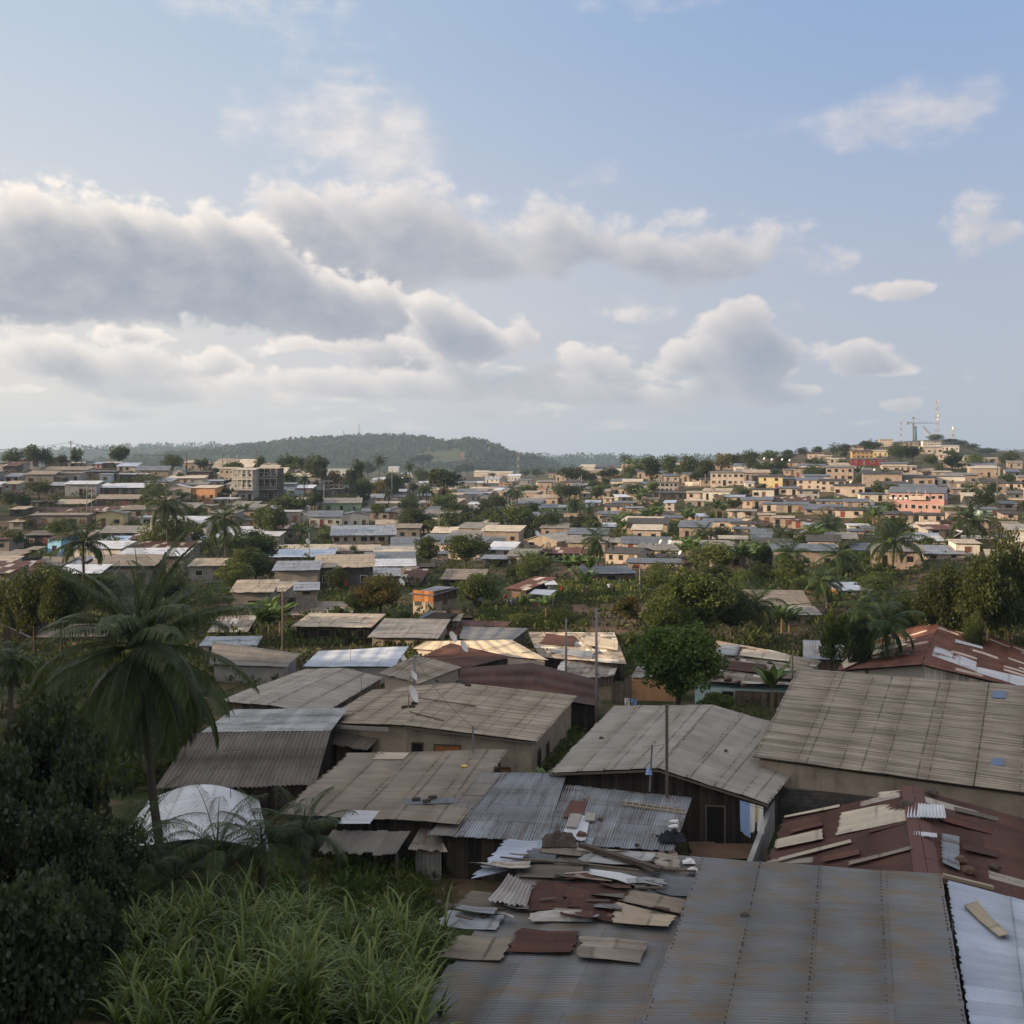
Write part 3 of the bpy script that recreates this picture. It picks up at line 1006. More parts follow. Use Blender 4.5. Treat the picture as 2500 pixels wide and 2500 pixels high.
def note(o, desc, u, v, own=None):
    THINGS.append((o, desc, u, v, own))


def set_rc(o, rc):
    a = o.data.attributes.new('rc', 'FLOAT_VECTOR', 'POINT')
    a.data.foreach_set('vector', np.array(rc, np.float32).ravel())


class Roof(MB):
    def __init__(self):
        super().__init__()
        self.rc = []

    def sheets(self, p00, p10, p11, p01, r, thick=0.06, sw=0.95, sl=2.0, ragged=0.18, lift=0.035, missing=0.0):
        """a slope of overlapping sheets: p00-p10 is the eave, p01-p11 the ridge"""
        p00, p10, p11, p01 = map(Vector, (p00, p10, p11, p01))
        nrm = (p10 - p00).cross(p01 - p00).normalized()
        if nrm.z < 0:
            nrm = -nrm
        L, Hh = (p10 - p00).length, (p01 - p00).length
        dn = nrm * thick
        o = [p00, p10, p11, p01]
        b = [q - dn for q in o]
        self.add(o + b, [(0, 1, 2, 3), (7, 6, 5, 4), (0, 4, 5, 1), (1, 5, 6, 2), (2, 6, 7, 3), (3, 7, 4, 0)])
        self.rc += [(0, 0, 0), (L, 0, 0), (L, Hh, 0), (0, Hh, 0)] * 2
        nx = max(2, int(round(L / sw)))
        ny = max(1, int(round(Hh / sl)))
        nx, ny = min(nx, 30), min(ny, 6)

        def pt(a, c):
            return (p00 * (1 - a) + p10 * a) * (1 - c) + (p01 * (1 - a) + p11 * a) * c
        sag = [r.uniform(-1, 1) for _ in range(4)]
        for i in range(nx):
            for j in range(ny):
                if r.random() < missing:
                    continue
                a0, a1 = i / nx - 0.006, (i + 1) / nx + 0.006
                c0, c1 = j / ny - 0.02, (j + 1) / ny + 0.02
                if j == 0:
                    c0 -= r.uniform(0, ragged) / max(Hh, .1)
                tilt = r.uniform(-0.012, 0.012)
                h0, h1 = lift + r.uniform(0, 0.03), lift * 0.4 + r.uniform(0, 0.02)
                q = [pt(a0, c0) + nrm * (h0 + tilt), pt(a1, c0) + nrm * (h0 - tilt), pt(a1, c1) + nrm * (h1 - tilt), pt(a0, c1) + nrm * (h1 + tilt)]
                self.add(q, [(0, 1, 2, 3)])
                self.rc += [(a0 * L, c0 * Hh, 0), (a1 * L, c0 * Hh, 0), (a1 * L, c1 * Hh, 0), (a0 * L, c1 * Hh, 0)]

    def done(self, m, parent):
        o = self.build('roof', MAT[m], parent)
        set_rc(o, self.rc)
        return o


PANES = ['dark_pane', 'dark_pane', 'opening_dark', 'shutter_brown']


def window(parent, x, z, w_, h_, face, y0, r, frame='frame_wood', pane='dark_pane', fine=True):
    """a framed window; FACE is the wall it sits in: 'f' front (y = y0, looking to -y), 'l' or 'r' (x = y0)"""
    mb, pm = MB(), MB()

    def put(m, a0, a1, z0, z1, o0, o1):
        if face == 'f':
            m.box((a0, y0 - o1, z0), (a1, y0 - o0, z1))
        elif face == 'l':
            m.box((y0 - o1, a0, z0), (y0 - o0, a1, z1))
        else:
            m.box((y0 + o0, a0, z0), (y0 + o1, a1, z1))
    t = 0.09
    put(mb, x - w_ / 2 - t, x + w_ / 2 + t, z + h_, z + h_ + t, 0.0, 0.055)
    put(mb, x - w_ / 2 - t - .04, x + w_ / 2 + t + .04, z - t, z, 0.0, 0.085)
    put(mb, x - w_ / 2 - t, x - w_ / 2, z, z + h_, 0.0, 0.05)
    put(mb, x + w_ / 2, x + w_ / 2 + t, z, z + h_, 0.0, 0.05)
    o = mb.build('window', MAT[frame], parent)
    put(pm, x - w_ / 2, x + w_ / 2, z, z + h_, 0.0, 0.012)
    pm.build('shutter' if pane.startswith('shutter') else 'pane', MAT[pane], o)
    return o


def door(parent, x, w_, h_, face, y0, m='door_grey', z=0.0):
    mb = MB()
    lo, hi = x - w_ / 2, x + w_ / 2
    for (a0, a1, z0, z1, p, mi) in ((lo, hi, z, z + h_, 0.015, 0), (lo - .08, lo, z, z + h_ + .08, 0.045, 1), (hi, hi + .08, z, z + h_ + .08, 0.045, 1), (lo, hi, z + h_, z + h_ + .08, 0.045, 1)):
        if face == 'f':
            mb.box((a0, y0 - p, z0), (a1, y0, z1), mi)
        elif face == 'l':
            mb.box((y0 - p, a0, z0), (y0, a1, z1), mi)
        else:
            mb.box((y0, a0, z0), (y0 + p, a1, z1), mi)
    return mb.build('door', [MAT[m], MAT['frame_wood']], parent)


WDESC = {'block_wall': 'grey block', 'dark_block_wall': 'dark block', 'sand_block_wall': 'sandy block', 'cream_wall': 'cream', 'beige_wall': 'beige', 'white_wall': 'whitewashed',
         'grey_wall': 'grey plastered', 'dark_plank_wall': 'dark timber', 'plank_wall': 'weathered timber', 'white_plank_wall': 'white boarded', 'orange_plank_wall': 'orange timber',
         'pink_wall': 'pink', 'red_wall': 'red', 'yellow_wall': 'yellow', 'blue_wall': 'bright blue', 'pale_blue_wall': 'pale blue', 'teal_wall': 'teal', 'orange_wall': 'orange',
         'green_wall': 'green', 'yellow_plaster': 'pale yellow'}
RDESC = {'fibre_cement': 'beige', 'fibre_cement_grey': 'grey', 'fibre_cement_brown': 'brownish', 'sandy_sheet': 'sandy patched', 'zinc': 'zinc', 'slate_sheet': 'slate grey', 'dark_sheet': 'dark',
         'white_sheet': 'white metal', 'blue_white_sheet': 'pale blue metal', 'cream_sheet': 'cream', 'rust_sheet': 'dark rusty', 'rust_plain': 'dark rusty', 'red_rust': 'reddish rusty', 'patchwork': 'patchwork'}


def make_house(loc, w, dep, h, rk, rise, rm, wm, yaw, o):
    """origin at the middle of the front wall's foot; x along the front, y into the house"""
    r = random.Random(o['seed'])
    FOOT.append((loc[0] - math.sin(yaw) * dep / 2, loc[1] + math.cos(yaw) * dep / 2, math.hypot(w, dep) / 2))
    root = empty(o.get('name', 'house'), loc, yaw)
    big = o['px'] > 14                        # how large it shows
    n = o.get('n', 1)
    ov = o.get('ov', 0.35)
    fnd = -o.get('fnd', 2.6)
    # ---- walls, one closed body with its gables
    m = MB()
    hb = h + (rise if rk == 's' else 0)       # back wall height
    hf = h + (rise if rk == 'b' else 0)
    vs = [(-w / 2, 0, fnd), (w / 2, 0, fnd), (w / 2, dep, fnd), (-w / 2, dep, fnd), (-w / 2, 0, hf), (w / 2, 0, hf), (w / 2, dep, hb), (-w / 2, dep, hb)]
    fs = [(0, 1, 5, 4), (2, 3, 7, 6), (0, 3, 2, 1)]
    if rk == 'g':
        vs += [(-w / 2, dep / 2, h + rise), (w / 2, dep / 2, h + rise)]
        fs += [(1, 2, 6, 9, 5), (3, 0, 4, 8, 7), (4, 5, 9, 8), (8, 9, 6, 7)]
    elif rk == 'y':
        vs += [(0, 0, h + rise), (0, dep, h + rise)]
        fs[0] = (0, 1, 5, 8, 4)
        fs[1] = (2, 3, 7, 9, 6)
        fs += [(1, 2, 6, 5), (3, 0, 4, 7), (4, 8, 9, 7), (8, 5, 6, 9)]
    else:
        fs += [(1, 2, 6, 5), (3, 0, 4, 7), (4, 5, 6, 7)]
    m.add(vs, fs)
    if o.get('bands'):                        # floor slabs showing in the facade
        for k in range(1, n):
            zb = h * k / n
            m.box((-w / 2 - .06, -0.08, zb - .12), (w / 2 + .06, dep + .04, zb + .12))
    m.build('wall', MAT[wm], root)
    # ---- roof
    R_ = Roof()
    miss = 0.03 if rm in ('patchwork', 'rust_sheet', 'sandy_sheet') else 0.0
    rg = 0.3 if rm in ('patchwork', 'rust_sheet', 'sandy_sheet', 'zinc') else 0.1
    up = 0.03
    if rk == 's':
        k = rise / dep
        R_.sheets((-w / 2 - ov, -ov, h - ov * k + up), (w / 2 + ov, -ov, h - ov * k + up), (w / 2 + ov, dep + ov * .6, hb + ov * .6 * k + up), (-w / 2 - ov, dep + ov * .6, hb + ov * .6 * k + up), r, ragged=rg, missing=miss)
    elif rk == 'b':
        k = rise / dep
        R_.sheets((w / 2 + ov, dep + ov, h - ov * k + up), (-w / 2 - ov, dep + ov, h - ov * k + up), (-w / 2 - ov, -ov, hf + ov * k + up), (w / 2 + ov, -ov, hf + ov * k + up), r, thick=0.12, ragged=rg)
    elif rk == 'g':
        k = rise / (dep / 2)
        yo, zo = -ov, h - ov * k + up
        R_.sheets((-w / 2 - ov, yo, zo), (w / 2 + ov, yo, zo), (w / 2 + ov, dep / 2, h + rise + up), (-w / 2 - ov, dep / 2, h + rise + up), r, ragged=rg, missing=miss)
        R_.sheets((w / 2 + ov, dep + ov, zo), (-w / 2 - ov, dep + ov, zo), (-w / 2 - ov, dep / 2 + .005, h + rise + up), (w / 2 + ov, dep / 2 + .005, h + rise + up), r, ragged=rg)
    elif rk == 'y':
        k = rise / (w / 2)
        zo = h - ov * k + up
        R_.sheets((-w / 2 - ov, dep + ov, zo), (-w / 2 - ov, -ov, zo), (0, -ov, h + rise + up), (0, dep + ov, h + rise + up), r, thick=0.1, ragged=rg, missing=miss)
        R_.sheets((w / 2 + ov, -ov, zo), (w / 2 + ov, dep + ov, zo), (0.005, dep + ov, h + rise + up), (0.005, -ov, h + rise + up), r, thick=0.1, ragged=rg)
    elif rk == 'f':
        R_.sheets((-w / 2 - ov, -ov, h + 0.22), (w / 2 + ov, -ov, h + 0.22), (w / 2 + ov, dep + ov, h + 0.24), (-w / 2 - ov, dep + ov, h + 0.24), r, thick=0.22, ragged=0.0, lift=0.01)
    R_.done(rm, root)
    # ---- openings
    fr = o.get('frame', r.choice(['frame_wood', 'frame_wood', 'frame_pale', 'door_grey']))
    sh = h / n
    nw = o.get('nw', max(1, int(round(w / r.uniform(2.3, 3.3)))))
    dslot = r.randrange(nw) if nw > 1 else -1
    ps = o.get('pane')
    for s in range(n):
        zb = sh * s
        for i in range(nw):
            x = -w / 2 + w * (i + 0.5) / nw + r.uniform(-.12, .12)
            if s == 0 and i == dslot and not o.get('nodoor'):
                door(root, x, min(0.85, w / nw * .6), min(2.0, sh - .35), 'f', 0.0, o.get('dm', r.choice(['door_grey', 'opening_dark', 'door_red', 'shutter_brown', 'opening_dark'])))
                continue
            if r.random() < .22 and not o.get('lab') and nw > 2:
                continue
            ww = min(r.choice([0.55, 0.7, 0.9, 1.1, 1.4]), w / nw * 0.62)
            wh = min(r.uniform(0.75, 1.05), sh * .42)
            window(root, x, zb + min(1.0, sh * .36), ww, wh, 'f', 0.0, r, fr, ps or r.choice(PANES))
        for sd, xx in (('l', -w / 2), ('r', w / 2)):
            if (abs(yaw) > .12 or o.get('side')) and big and ((sd == 'r') == (yaw < 0) or o.get('side')):
                nws = max(1, int(dep / 3.2))
                for i in range(nws):
                    window(root, dep * (i + .5) / nws, zb + min(1.0, sh * .36), min(.9, dep / nws * .5), min(.9, sh * .4), sd, xx, r, fr, ps or r.choice(PANES))
    # ---- a lean-to built on later
    if not o.get('lab') and w > 5.5 and r.random() < .5 and n == 1:
        sg = r.choice((-1, 1))
        aw_, ad, ah = r.uniform(1.8, 3.2), r.uniform(2.5, min(5.0, dep)), r.uniform(1.9, 2.4)
        y0 = r.uniform(-.8, max(.1, dep - ad - .3))
        xa, xb = (w / 2 + .01, w / 2 + aw_) if sg > 0 else (-w / 2 - aw_, -w / 2 - .01)
        am = MB()
        am.box((xa, y0, fnd), (xb, y0 + ad, ah))
        am.build('annex', MAT[r.choice([wm, 'plank_wall', 'block_wall', 'dark_plank_wall'])], root)
        ar = Roof()
        zi, zo = min(ah + .5, h - .1), ah + .06
        if sg > 0:
            ar.sheets((xb + .25, y0 - .25, zo), (xb + .25, y0 + ad + .2, zo), (xa, y0 + ad + .2, zi), (xa, y0 - .25, zi), r, ragged=.2)
        else:
            ar.sheets((xa - .25, y0 + ad + .2, zo), (xa - .25, y0 - .25, zo), (xb, y0 - .25, zi), (xb, y0 + ad + .2, zi), r, ragged=.2)
        ob = ar.build('annex_roof', MAT[r.choice([rm, 'zinc', 'rust_sheet', 'sandy_sheet', 'slate_sheet'])], root)
        set_rc(ob, ar.rc)
    # ---- verandah in front
    if o.get('ver'):
        vm = MB()
        d_ = 1.5
        npst = max(2, int(w / 2.6))
        for i in range(npst + 1):
            x = -w / 2 + 0.1 + (w - 0.2) * i / npst
            vm.box((x - .07, -d_, fnd), (x + .07, -d_ + .14, h * .86))
        vm.box((-w / 2, -d_ - .03, h * .86), (w / 2, -d_ + .17, h * .86 + .12))
        vm.build('verandah_post_frame', MAT[o.get('vm', 'pale_wood')], root)
        v2 = Roof()
        v2.sheets((-w / 2 - .2, -d_ - .3, h * .86 + .14), (w / 2 + .2, -d_ - .3, h * .86 + .14), (w / 2 + .2, -0.01, h * .97), (-w / 2 - .2, -0.01, h * .97), r)
        ob = v2.build('porch_roof', MAT[o.get('prm', rm)], root)
        set_rc(ob, v2.rc)
    return root


def H(crop, x0, x1, yt, yb, rk, rpx, rm, wm, yaw=0.0, **o):
    """a house read off the photograph: front wall from x0 to x1, its top at yt, its foot at yb (pixels of an enlarged quarter), RPX of roof above"""
    cu, cvv = CROPS[crop]
    yaw = -yaw if crop > 1 else yaw          # the right and middle slopes turn their fronts to the left
    u0, u1, vt, vb = cu + x0 * KS, cu + x1 * KS, cvv + yt * KS, cvv + yb * KS
    um = (u0 + u1) / 2
    dmin = o.get('dmin', 62)
    p = at_z(um, vb, o['z']) if 'z' in o else (at(um, vb, o['d']) if 'd' in o else ground_at(um, vb, dmin))
    if um < 880 and p.y > 480:                # the ray skims over the crest of the left ridge: the house stands on the crest
        d_ = 395 + (x0 * 7 + yb * 3) % 60
        p = Vector(((um - CU) * d_ / FPX, d_, gz((um - CU) * d_ / FPX, d_)))
    d = p.y
    w = (u1 - u0) * d / FPX / math.cos(R(yaw))
    h = (vb - vt) * d / FPX
    zt = p.z + h
    rp = rpx * KS
    dep = o.get('dep', min(max(6.0, w * .6), 10.0))
    rise = 0.6
    if rk in 'sg':
        for _ in range(14):
            run = dep if rk == 's' else dep / 2
            target = (HV - (vt - rp)) * (d + run) / FPX
            rise = target - zt
            if rise < 0.05 * run and dep > 3.0:
                dep *= 0.88
            elif rise > 0.42 * run and dep < 15:
                dep *= 1.12
            else:
                break
        rise = max(rise, 0.25)
        rise = min(rise, 3.2)
    elif rk == 'y':
        rise = max(0.3, rp * d / FPX)
    elif rk == 'b':
        rise = 0.7
    o.setdefault('seed', int(x0 * 7 + yb * 13 + crop))
    o['px'] = (vb - vt) * 1024 / 2500
    # a turned house keeps the middle of its front where the photograph shows it
    root = make_house((p.x, p.y, p.z), w, dep, h, rk, rise, rm, wm, R(yaw), o)
    BOXES.append((u0, vt - rp, u1, vb, d, bool(o.get('lab'))))
    tag(root, None, o.get('cat', 'house'), o.get('group', 'houses on the hillsides'))
    st = {1: '', 2: 'two-storey ', 3: 'three-storey '}[o.get('n', 1)]
    sz = 'long ' if w > 14 else ('small ' if w < 5 else '')
    if rk == 'f':
        desc = f"{sz}{st}{WDESC[wm]} house with flat concrete roof"
    else:
        desc = f"{sz}{st}{WDESC[wm]} house with {RDESC[rm]} roof"
    note(root, desc, um, (vt + vb) / 2, o.get('lab'))
    return root

BW, DB, SB, CW_, BE, WW, GW = 'block_wall', 'dark_block_wall', 'sand_block_wall', 'cream_wall', 'beige_wall', 'white_wall', 'grey_wall'
DP, PW = 'dark_plank_wall', 'plank_wall'
FC, FG, FB, SS, ZN, SL, DK, WH, BL, CR, RU, RR, PA = ('fibre_cement', 'fibre_cement_grey', 'fibre_cement_brown', 'sandy_sheet', 'zinc', 'slate_sheet', 'dark_sheet', 'white_sheet',
                                                      'blue_white_sheet', 'cream_sheet', 'rust_sheet', 'red_rust', 'patchwork')
HOUSES_A = [
    # ---- left quarter
    (1, 15, 225, 575, 652, 's', 28, FC, BW, 4), (1, 225, 430, 566, 640, 's', 12, FC, GW, 3), (1, 130, 480, 540, 572, 's', 26, FC, BE, 2), (1, 210, 320, 470, 512, 'b', 4, DK, DB, 4),
    (1, 480, 700, 552, 612, 's', 8, SL, DB, 2), (1, 592, 680, 575, 640, 's', 6, ZN, 'pale_blue_wall', 6), (1, 730, 880, 510, 552, 's', 26, BL, CW_, 4), (1, 880, 1125, 540, 600, 'g', 34, SL, BE, 5),
    (1, 1125, 1242, 546, 600, 'y', 34, SL, WW, 6), (1, 1128, 1400, 604, 656, 's', 22, CR, CW_, 4), (1, 322, 560, 652, 742, 's', 26, WH, GW, 6), (1, 190, 312, 662, 722, 's', 26, ZN, DB, 3),
    (1, 572, 1008, 678, 742, 's', 34, WH, DB, 3), (1, 1052, 1305, 682, 765, 'y', 30, WH, CW_, 5), (1, 1312, 1500, 682, 785, 's', 22, CR, 'orange_wall', -8),
    (1, 572, 900, 766, 824, 'g', 34, FC, PW, 4), (1, 62, 222, 792, 834, 's', 6, DK, DP, 2), (1, 232, 480, 806, 836, 's', 34, SS, DB, 3), (1, 12, 400, 876, 892, 's', 42, RU, DP, 3),
    (1, 408, 742, 868, 892, 's', 42, RU, DB, 3), (1, 52, 482, 896, 992, 's', 18, FC, BW, 4), (1, 570, 770, 884, 990, 'y', 26, FG, 'yellow_plaster', 10), (1, 762, 1030, 852, 925, 's', 34, FC, BW, 3),
    (1, 910, 1012, 914, 978, 's', 10, WH, WW, 6), (1, 592, 960, 1034, 1094, 's', 54, FG, GW, 4), (1, 12, 210, 1052, 1142, 's', 34, FB, DP, 3), (1, 175, 292, 1082, 1214, 's', 42, RU, 'blue_wall', -14),
    (1, 10, 90, 1168, 1224, 's', 26, FC, BW, 3), (1, 612, 920, 1116, 1156, 's', 56, BL, DB, 4), (1, 12, 280, 1292, 1336, 's', 66, FC, BW, -6), (1, 300, 415, 1292, 1332, 's', 70, ZN, DB, -4),
    (1, 1352, 1512, 1084, 1126, 's', 40, WH, DB, 4), (1, 1304, 1580, 1292, 1412, 's', 56, SS, GW, 5), (1, 1640, 1935, 1500, 1684, 's', 92, SS, BW, 6),
    (1, 1472, 1730, 1812, 1874, 's', 120, PA, DP, 5), (1, 1412, 1800, 1922, 1990, 's', 64, ZN, GW, 5), (1, 90, 610, 1850, 1910, 's', 92, FC, BW, 4),
    (1, 1480, 1640, 424, 466, 'g', 14, FC, 'orange_wall', -6), (1, 1652, 1790, 462, 502, 's', 10, CR, DB, -4), (1, 1790, 1932, 470, 506, 's', 14, SS, BE, -4), (1, 1480, 1600, 486, 520, 's', 12, SS, BE, 0),
    (1, 1476, 1640, 770, 822, 's', 14, WH, BW, -6), (1, 1362, 1470, 824, 890, 's', 16, FG, BW, -8), (1, 1440, 1660, 880, 960, 's', 26, FG, GW, -6), (1, 1652, 1830, 934, 1000, 's', 10, DK, BE, -6),
    (1, 700, 860, 574, 622, 's', 8, WH, DB, 4), (1, 1245, 1450, 556, 596, 's', 10, DK, DB, 0), (1, 480, 600, 492, 524, 's', 14, BL, CW_, 0), (1, 340, 480, 486, 520, 's', 8, CR, BW, 0),
    (1, 600, 730, 486, 520, 's', 10, CR, BE, 2), (1, 860, 950, 574, 610, 's', 8, WH, DB, 2), (1, 690, 790, 880, 960, 's', 12, FG, BW, 2), (1, 1420, 1560, 628, 668, 's', 12, WH, GW, 0),
    # ---- left centre quarter
    (2, 175, 430, 592, 662, 's', 28, CR, GW, 3), (2, 60, 225, 650, 744, 's', 10, ZN, 'pale_blue_wall', -6), (2, 232, 362, 682, 732, 's', 24, WH, DB, 2), (2, 604, 672, 676, 714, 's', 18, BL, DB, 0),
    (2, 842, 1050, 802, 846, 's', 16, CR, 'yellow_plaster', -3), (2, 756, 962, 866, 944, 's', 26, SL, BE, -4), (2, 960, 1110, 856, 944, 'y', 22, SL, WW, -10), (2, 990, 1195, 1140, 1170, 's', 70, SL, GW, -6),
    (2, 10, 500, 1162, 1180, 's', 36, CR, BW, -4), (2, 20, 512, 1222, 1250, 's', 58, BL, PW, -4), (2, 495, 870, 1176, 1200, 's', 46, SS, DP, -3), (2, 850, 1180, 1200, 1230, 's', 60, CR, DP, -3),
    (2, 770, 1160, 1238, 1262, 's', 52, SL, DP, -6), (2, 842, 1162, 1296, 1344, 's', 54, WH, BW, -6), (2, 782, 1060, 1372, 1410, 's', 60, ZN, DB, 6), (2, 1052, 1205, 1420, 1452, 's', 96, RU, DP, 6),
    (2, 1385, 1690, 1400, 1450, 's', 76, FC, DP, 6), (2, 0, 132, 1492, 1584, 's', 72, SS, BW, 4), (2, 162, 640, 1680, 1700, 's', 100, FC, DP, 4),
    (2, 1296, 1500, 1728, 1850, 's', 20, FC, BW, 4), (2, 1400, 1800, 1842, 1890, 's', 110, RU, PW, 12), (2, 1300, 1420, 1200, 1260, 's', 22, SL, BW, 0), (2, 1180, 1310, 1302, 1342, 's', 14, DK, DB, 0),
    (2, 1682, 1850, 1112, 1152, 's', 52, FG, CW_, 8), (2, 1740, 1932, 1166, 1210, 's', 60, WH, WW, 14), (2, 1700, 1880, 1240, 1290, 's', 30, ZN, DB, 8),
    (2, 1632, 1742, 556, 592, 's', 12, CR, CW_, 10), (2, 1750, 1852, 560, 596, 's', 10, CR, CW_, 8), (2, 1856, 1932, 562, 600, 's', 12, CR, CW_, 8), (2, 1596, 1700, 640, 672, 's', 12, WH, BW, 6),
    (2, 1830, 1932, 636, 668, 's', 8, SL, 'orange_wall', 8), (2, 1720, 1830, 610, 640, 's', 12, BL, WW, 8), (2, 1560, 1690, 730, 790, 's', 18, ZN, GW, 10), (2, 1660, 1760, 720, 780, 's', 8, WH, BW, 10),
    (2, 1790, 1900, 700, 745, 's', 16, WH, CW_, 10), (2, 1590, 1700, 810, 842, 's', 20, WH, 'pale_blue_wall', 8), (2, 1200, 1310, 800, 840, 's', 20, PA, 'yellow_plaster', 4),
    (2, 920, 1080, 750, 790, 's', 16, SL, GW, 2), (2, 1200, 1300, 640, 680, 's', 12, WH, GW, 4), (2, 400, 480, 700, 750, 's', 10, DK, DB, 0), (2, 500, 600, 690, 740, 's', 8, FC, DB, 0),
    (2, 1060, 1150, 570, 604, 's', 8, BL, WW, 2), (2, 960, 1040, 520, 556, 's', 8, WH, WW, 2), (2, 0, 124, 462, 500, 's', 12, CR, BE, -4), (2, 220, 380, 446, 500, 's', 8, CR, CW_, -4),
    (2, 590, 700, 1196, 1226, 's', 18, RU, DB, 0), (2, 1500, 1640, 640, 690, 's', 12, ZN, BW, 6), (2, 1190, 1290, 740, 790, 's', 16, ZN, BW, 0), (2, 120, 260, 868, 960, 's', 10, WH, BW, 0),
    # ---- right centre quarter
    (3, 0, 95, 586, 622, 's', 14, WH, WW, 8), (3, 0, 76, 636, 668, 's', 8, DK, 'orange_wall', 10), (3, 96, 232, 656, 692, 's', 8, FG, 'yellow_plaster', 10), (3, 240, 345, 648, 694, 'b', 4, DK, SB, 10),
    (3, 376, 456, 574, 626, 's', 10, DK, SB, 14), (3, 320, 380, 566, 600, 's', 6, RR, BE, 10), (3, 566, 680, 488, 526, 's', 8, CR, CW_, 12), (3, 634, 726, 544, 596, 's', 8, CR, SB, 14),
    (3, 690, 860, 492, 524, 's', 6, DK, DB, 8), (3, 1516, 1600, 616, 658, 's', 14, DK, BE, 6), (3, 1862, 1935, 638, 692, 's', 4, WH, WW, 8),
    (3, 820, 885, 688, 742, 'b', 4, CR, SB, 12), (3, 866, 956, 752, 796, 's', 20, WH, GW, -8), (3, 750, 815, 762, 800, 's', 8, CR, CW_, 12), (3, 1230, 1305, 798, 862, 's', 20, BL, CW_, 14, dict(n=2)),
    (3, 1196, 1390, 722, 768, 's', 18, DK, DB, 4), (3, 1406, 1560, 720, 770, 's', 14, SS, CW_, 14), (3, 762, 900, 826, 860, 's', 18, DK, CW_, 12), (3, 818, 980, 800, 842, 's', 16, SL, SB, 12),
    (3, 702, 860, 886, 944, 's', 22, SL, BE, 12), (3, 742, 842, 906, 962, 's', 14, DK, DB, 12), (3, 1536, 1830, 946, 1008, 's', 24, SL, CW_, 16), (3, 1762, 1935, 964, 1018, 's', 20, DK, CW_, 16),
    (3, 1780, 1935, 1004, 1046, 's', 18, SL, BE, 16), (3, 1732, 1935, 864, 910, 's', 14, SS, CW_, 16), (3, 800, 962, 1110, 1140, 's', 36, CR, CW_, 10), (3, 900, 1270, 1116, 1150, 'g', 54, SL, CW_, 10),
    (3, 1030, 1400, 1172, 1196, 's', 50, FG, CW_, 10), (3, 945, 1360, 1270, 1310, 's', 34, SL, SB, 10), (3, 1180, 1400, 1232, 1260, 's', 30, DK, BE, 10),
    (3, 0, 200, 1218, 1284, 's', 56, FG, WW, 10), (3, 332, 600, 1196, 1262, 's', 46, RR, DP, 8), (3, 1622, 1870, 1084, 1116, 's', 28, CR, SB, 12),
    (3, 250, 400, 836, 866, 's', 26, SL, 'green_wall', 6), (3, 396, 500, 834, 866, 's', 18, 'zinc', 'green_wall', 10), (3, 232, 300, 696, 738, 'b', 4, CR, SB, 12), (3, 312, 388, 704, 750, 's', 10, SS, SB, 12),
    (3, 498, 560, 720, 772, 'b', 3, CR, SB, 14), (3, 570, 640, 724, 762, 's', 8, CR, CW_, 12), (3, 600, 690, 656, 694, 's', 10, WH, GW, 8), (3, 612, 720, 796, 830, 's', 18, BL, 'pale_blue_wall', 8),
    (3, 985, 1080, 750, 792, 'b', 4, SS, SB, 12), (3, 1090, 1180, 768, 806, 's', 10, FC, SB, 12), (3, 1395, 1540, 782, 830, 's', 10, CR, SB, 14), (3, 1700, 1850, 752, 790, 's', 16, BL, SB, 14),
    (3, 1845, 1935, 780, 836, 's', 26, SL, CW_, 14), (3, 1230, 1420, 916, 946, 's', 22, SL, SB, 12), (3, 1420, 1560, 906, 936, 's', 24, BL, CW_, 12), (3, 1180, 1290, 884, 920, 's', 20, DK, DB, 10),
    (3, 930, 1050, 840, 876, 's', 14, ZN, SB, 10), (3, 440, 545, 900, 930, 'b', 4, CR, SB, 12), (3, 1320, 1420, 870, 904, 's', 14, RU, SB, 12), (3, 735, 840, 986, 1012, 's', 30, WH, WW, 8),
    (3, 1290, 1440, 1128, 1160, 's', 30, CR, WW, 8), (3, 75, 180, 620, 648, 's', 10, SL, GW, 8),
    # ---- right quarter
    (4, 882, 1160, 570, 664, 's', 16, DK, SB, 16, dict(n=1)), (4, 1162, 1420, 600, 668, 's', 18, DK, SB, 14), (4, 336, 430, 528, 602, 's', 8, DK, SB, 14), (4, 55, 230, 594, 684, 's', 18, DK, 'yellow_plaster', 16, dict(n=2)),
    (4, 0, 52, 592, 640, 's', 6, DK, SB, 12), (4, 250, 358, 612, 672, 's', 12, SL, SB, 14), (4, 356, 540, 618, 694, 's', 20, SL, CW_, 18, dict(n=2)), (4, 536, 720, 626, 706, 's', 16, DK, CW_, 18, dict(n=2)),
    (4, 652, 870, 664, 746, 's', 14, DK, CW_, 18), (4, 5, 166, 694, 766, 's', 8, DK, WW, 14), (4, 212, 360, 684, 736, 's', 14, SL, CW_, 14), (4, 362, 520, 702, 772, 's', 8, DK, GW, 14, dict(n=2)),
    (4, 852, 1050, 730, 786, 's', 12, SL, WW, 12), (4, 1426, 1660, 590, 668, 's', 12, FG, WW, 14), (4, 1622, 1840, 642, 690, 's', 14, FC, CW_, 14), (4, 1032, 1280, 512, 556, 's', 10, CR, CW_, 14),
    (4, 1286, 1420, 538, 560, 's', 10, CR, SB, 14), (4, 1424, 1560, 556, 590, 's', 10, CR, SB, 14), (4, 1722, 1935, 526, 600, 's', 14, CR, SB, 14), (4, 182, 440, 786, 820, 's', 34, RU, SB, 16),
    (4, 90, 255, 810, 866, 's', 18, SL, CW_, 18), (4, 256, 420, 812, 876, 's', 22, SL, BE, 18), (4, 416, 640, 850, 886, 's', 42, SL, SB, 18), (4, 512, 720, 786, 820, 's', 16, SL, SB, 16),
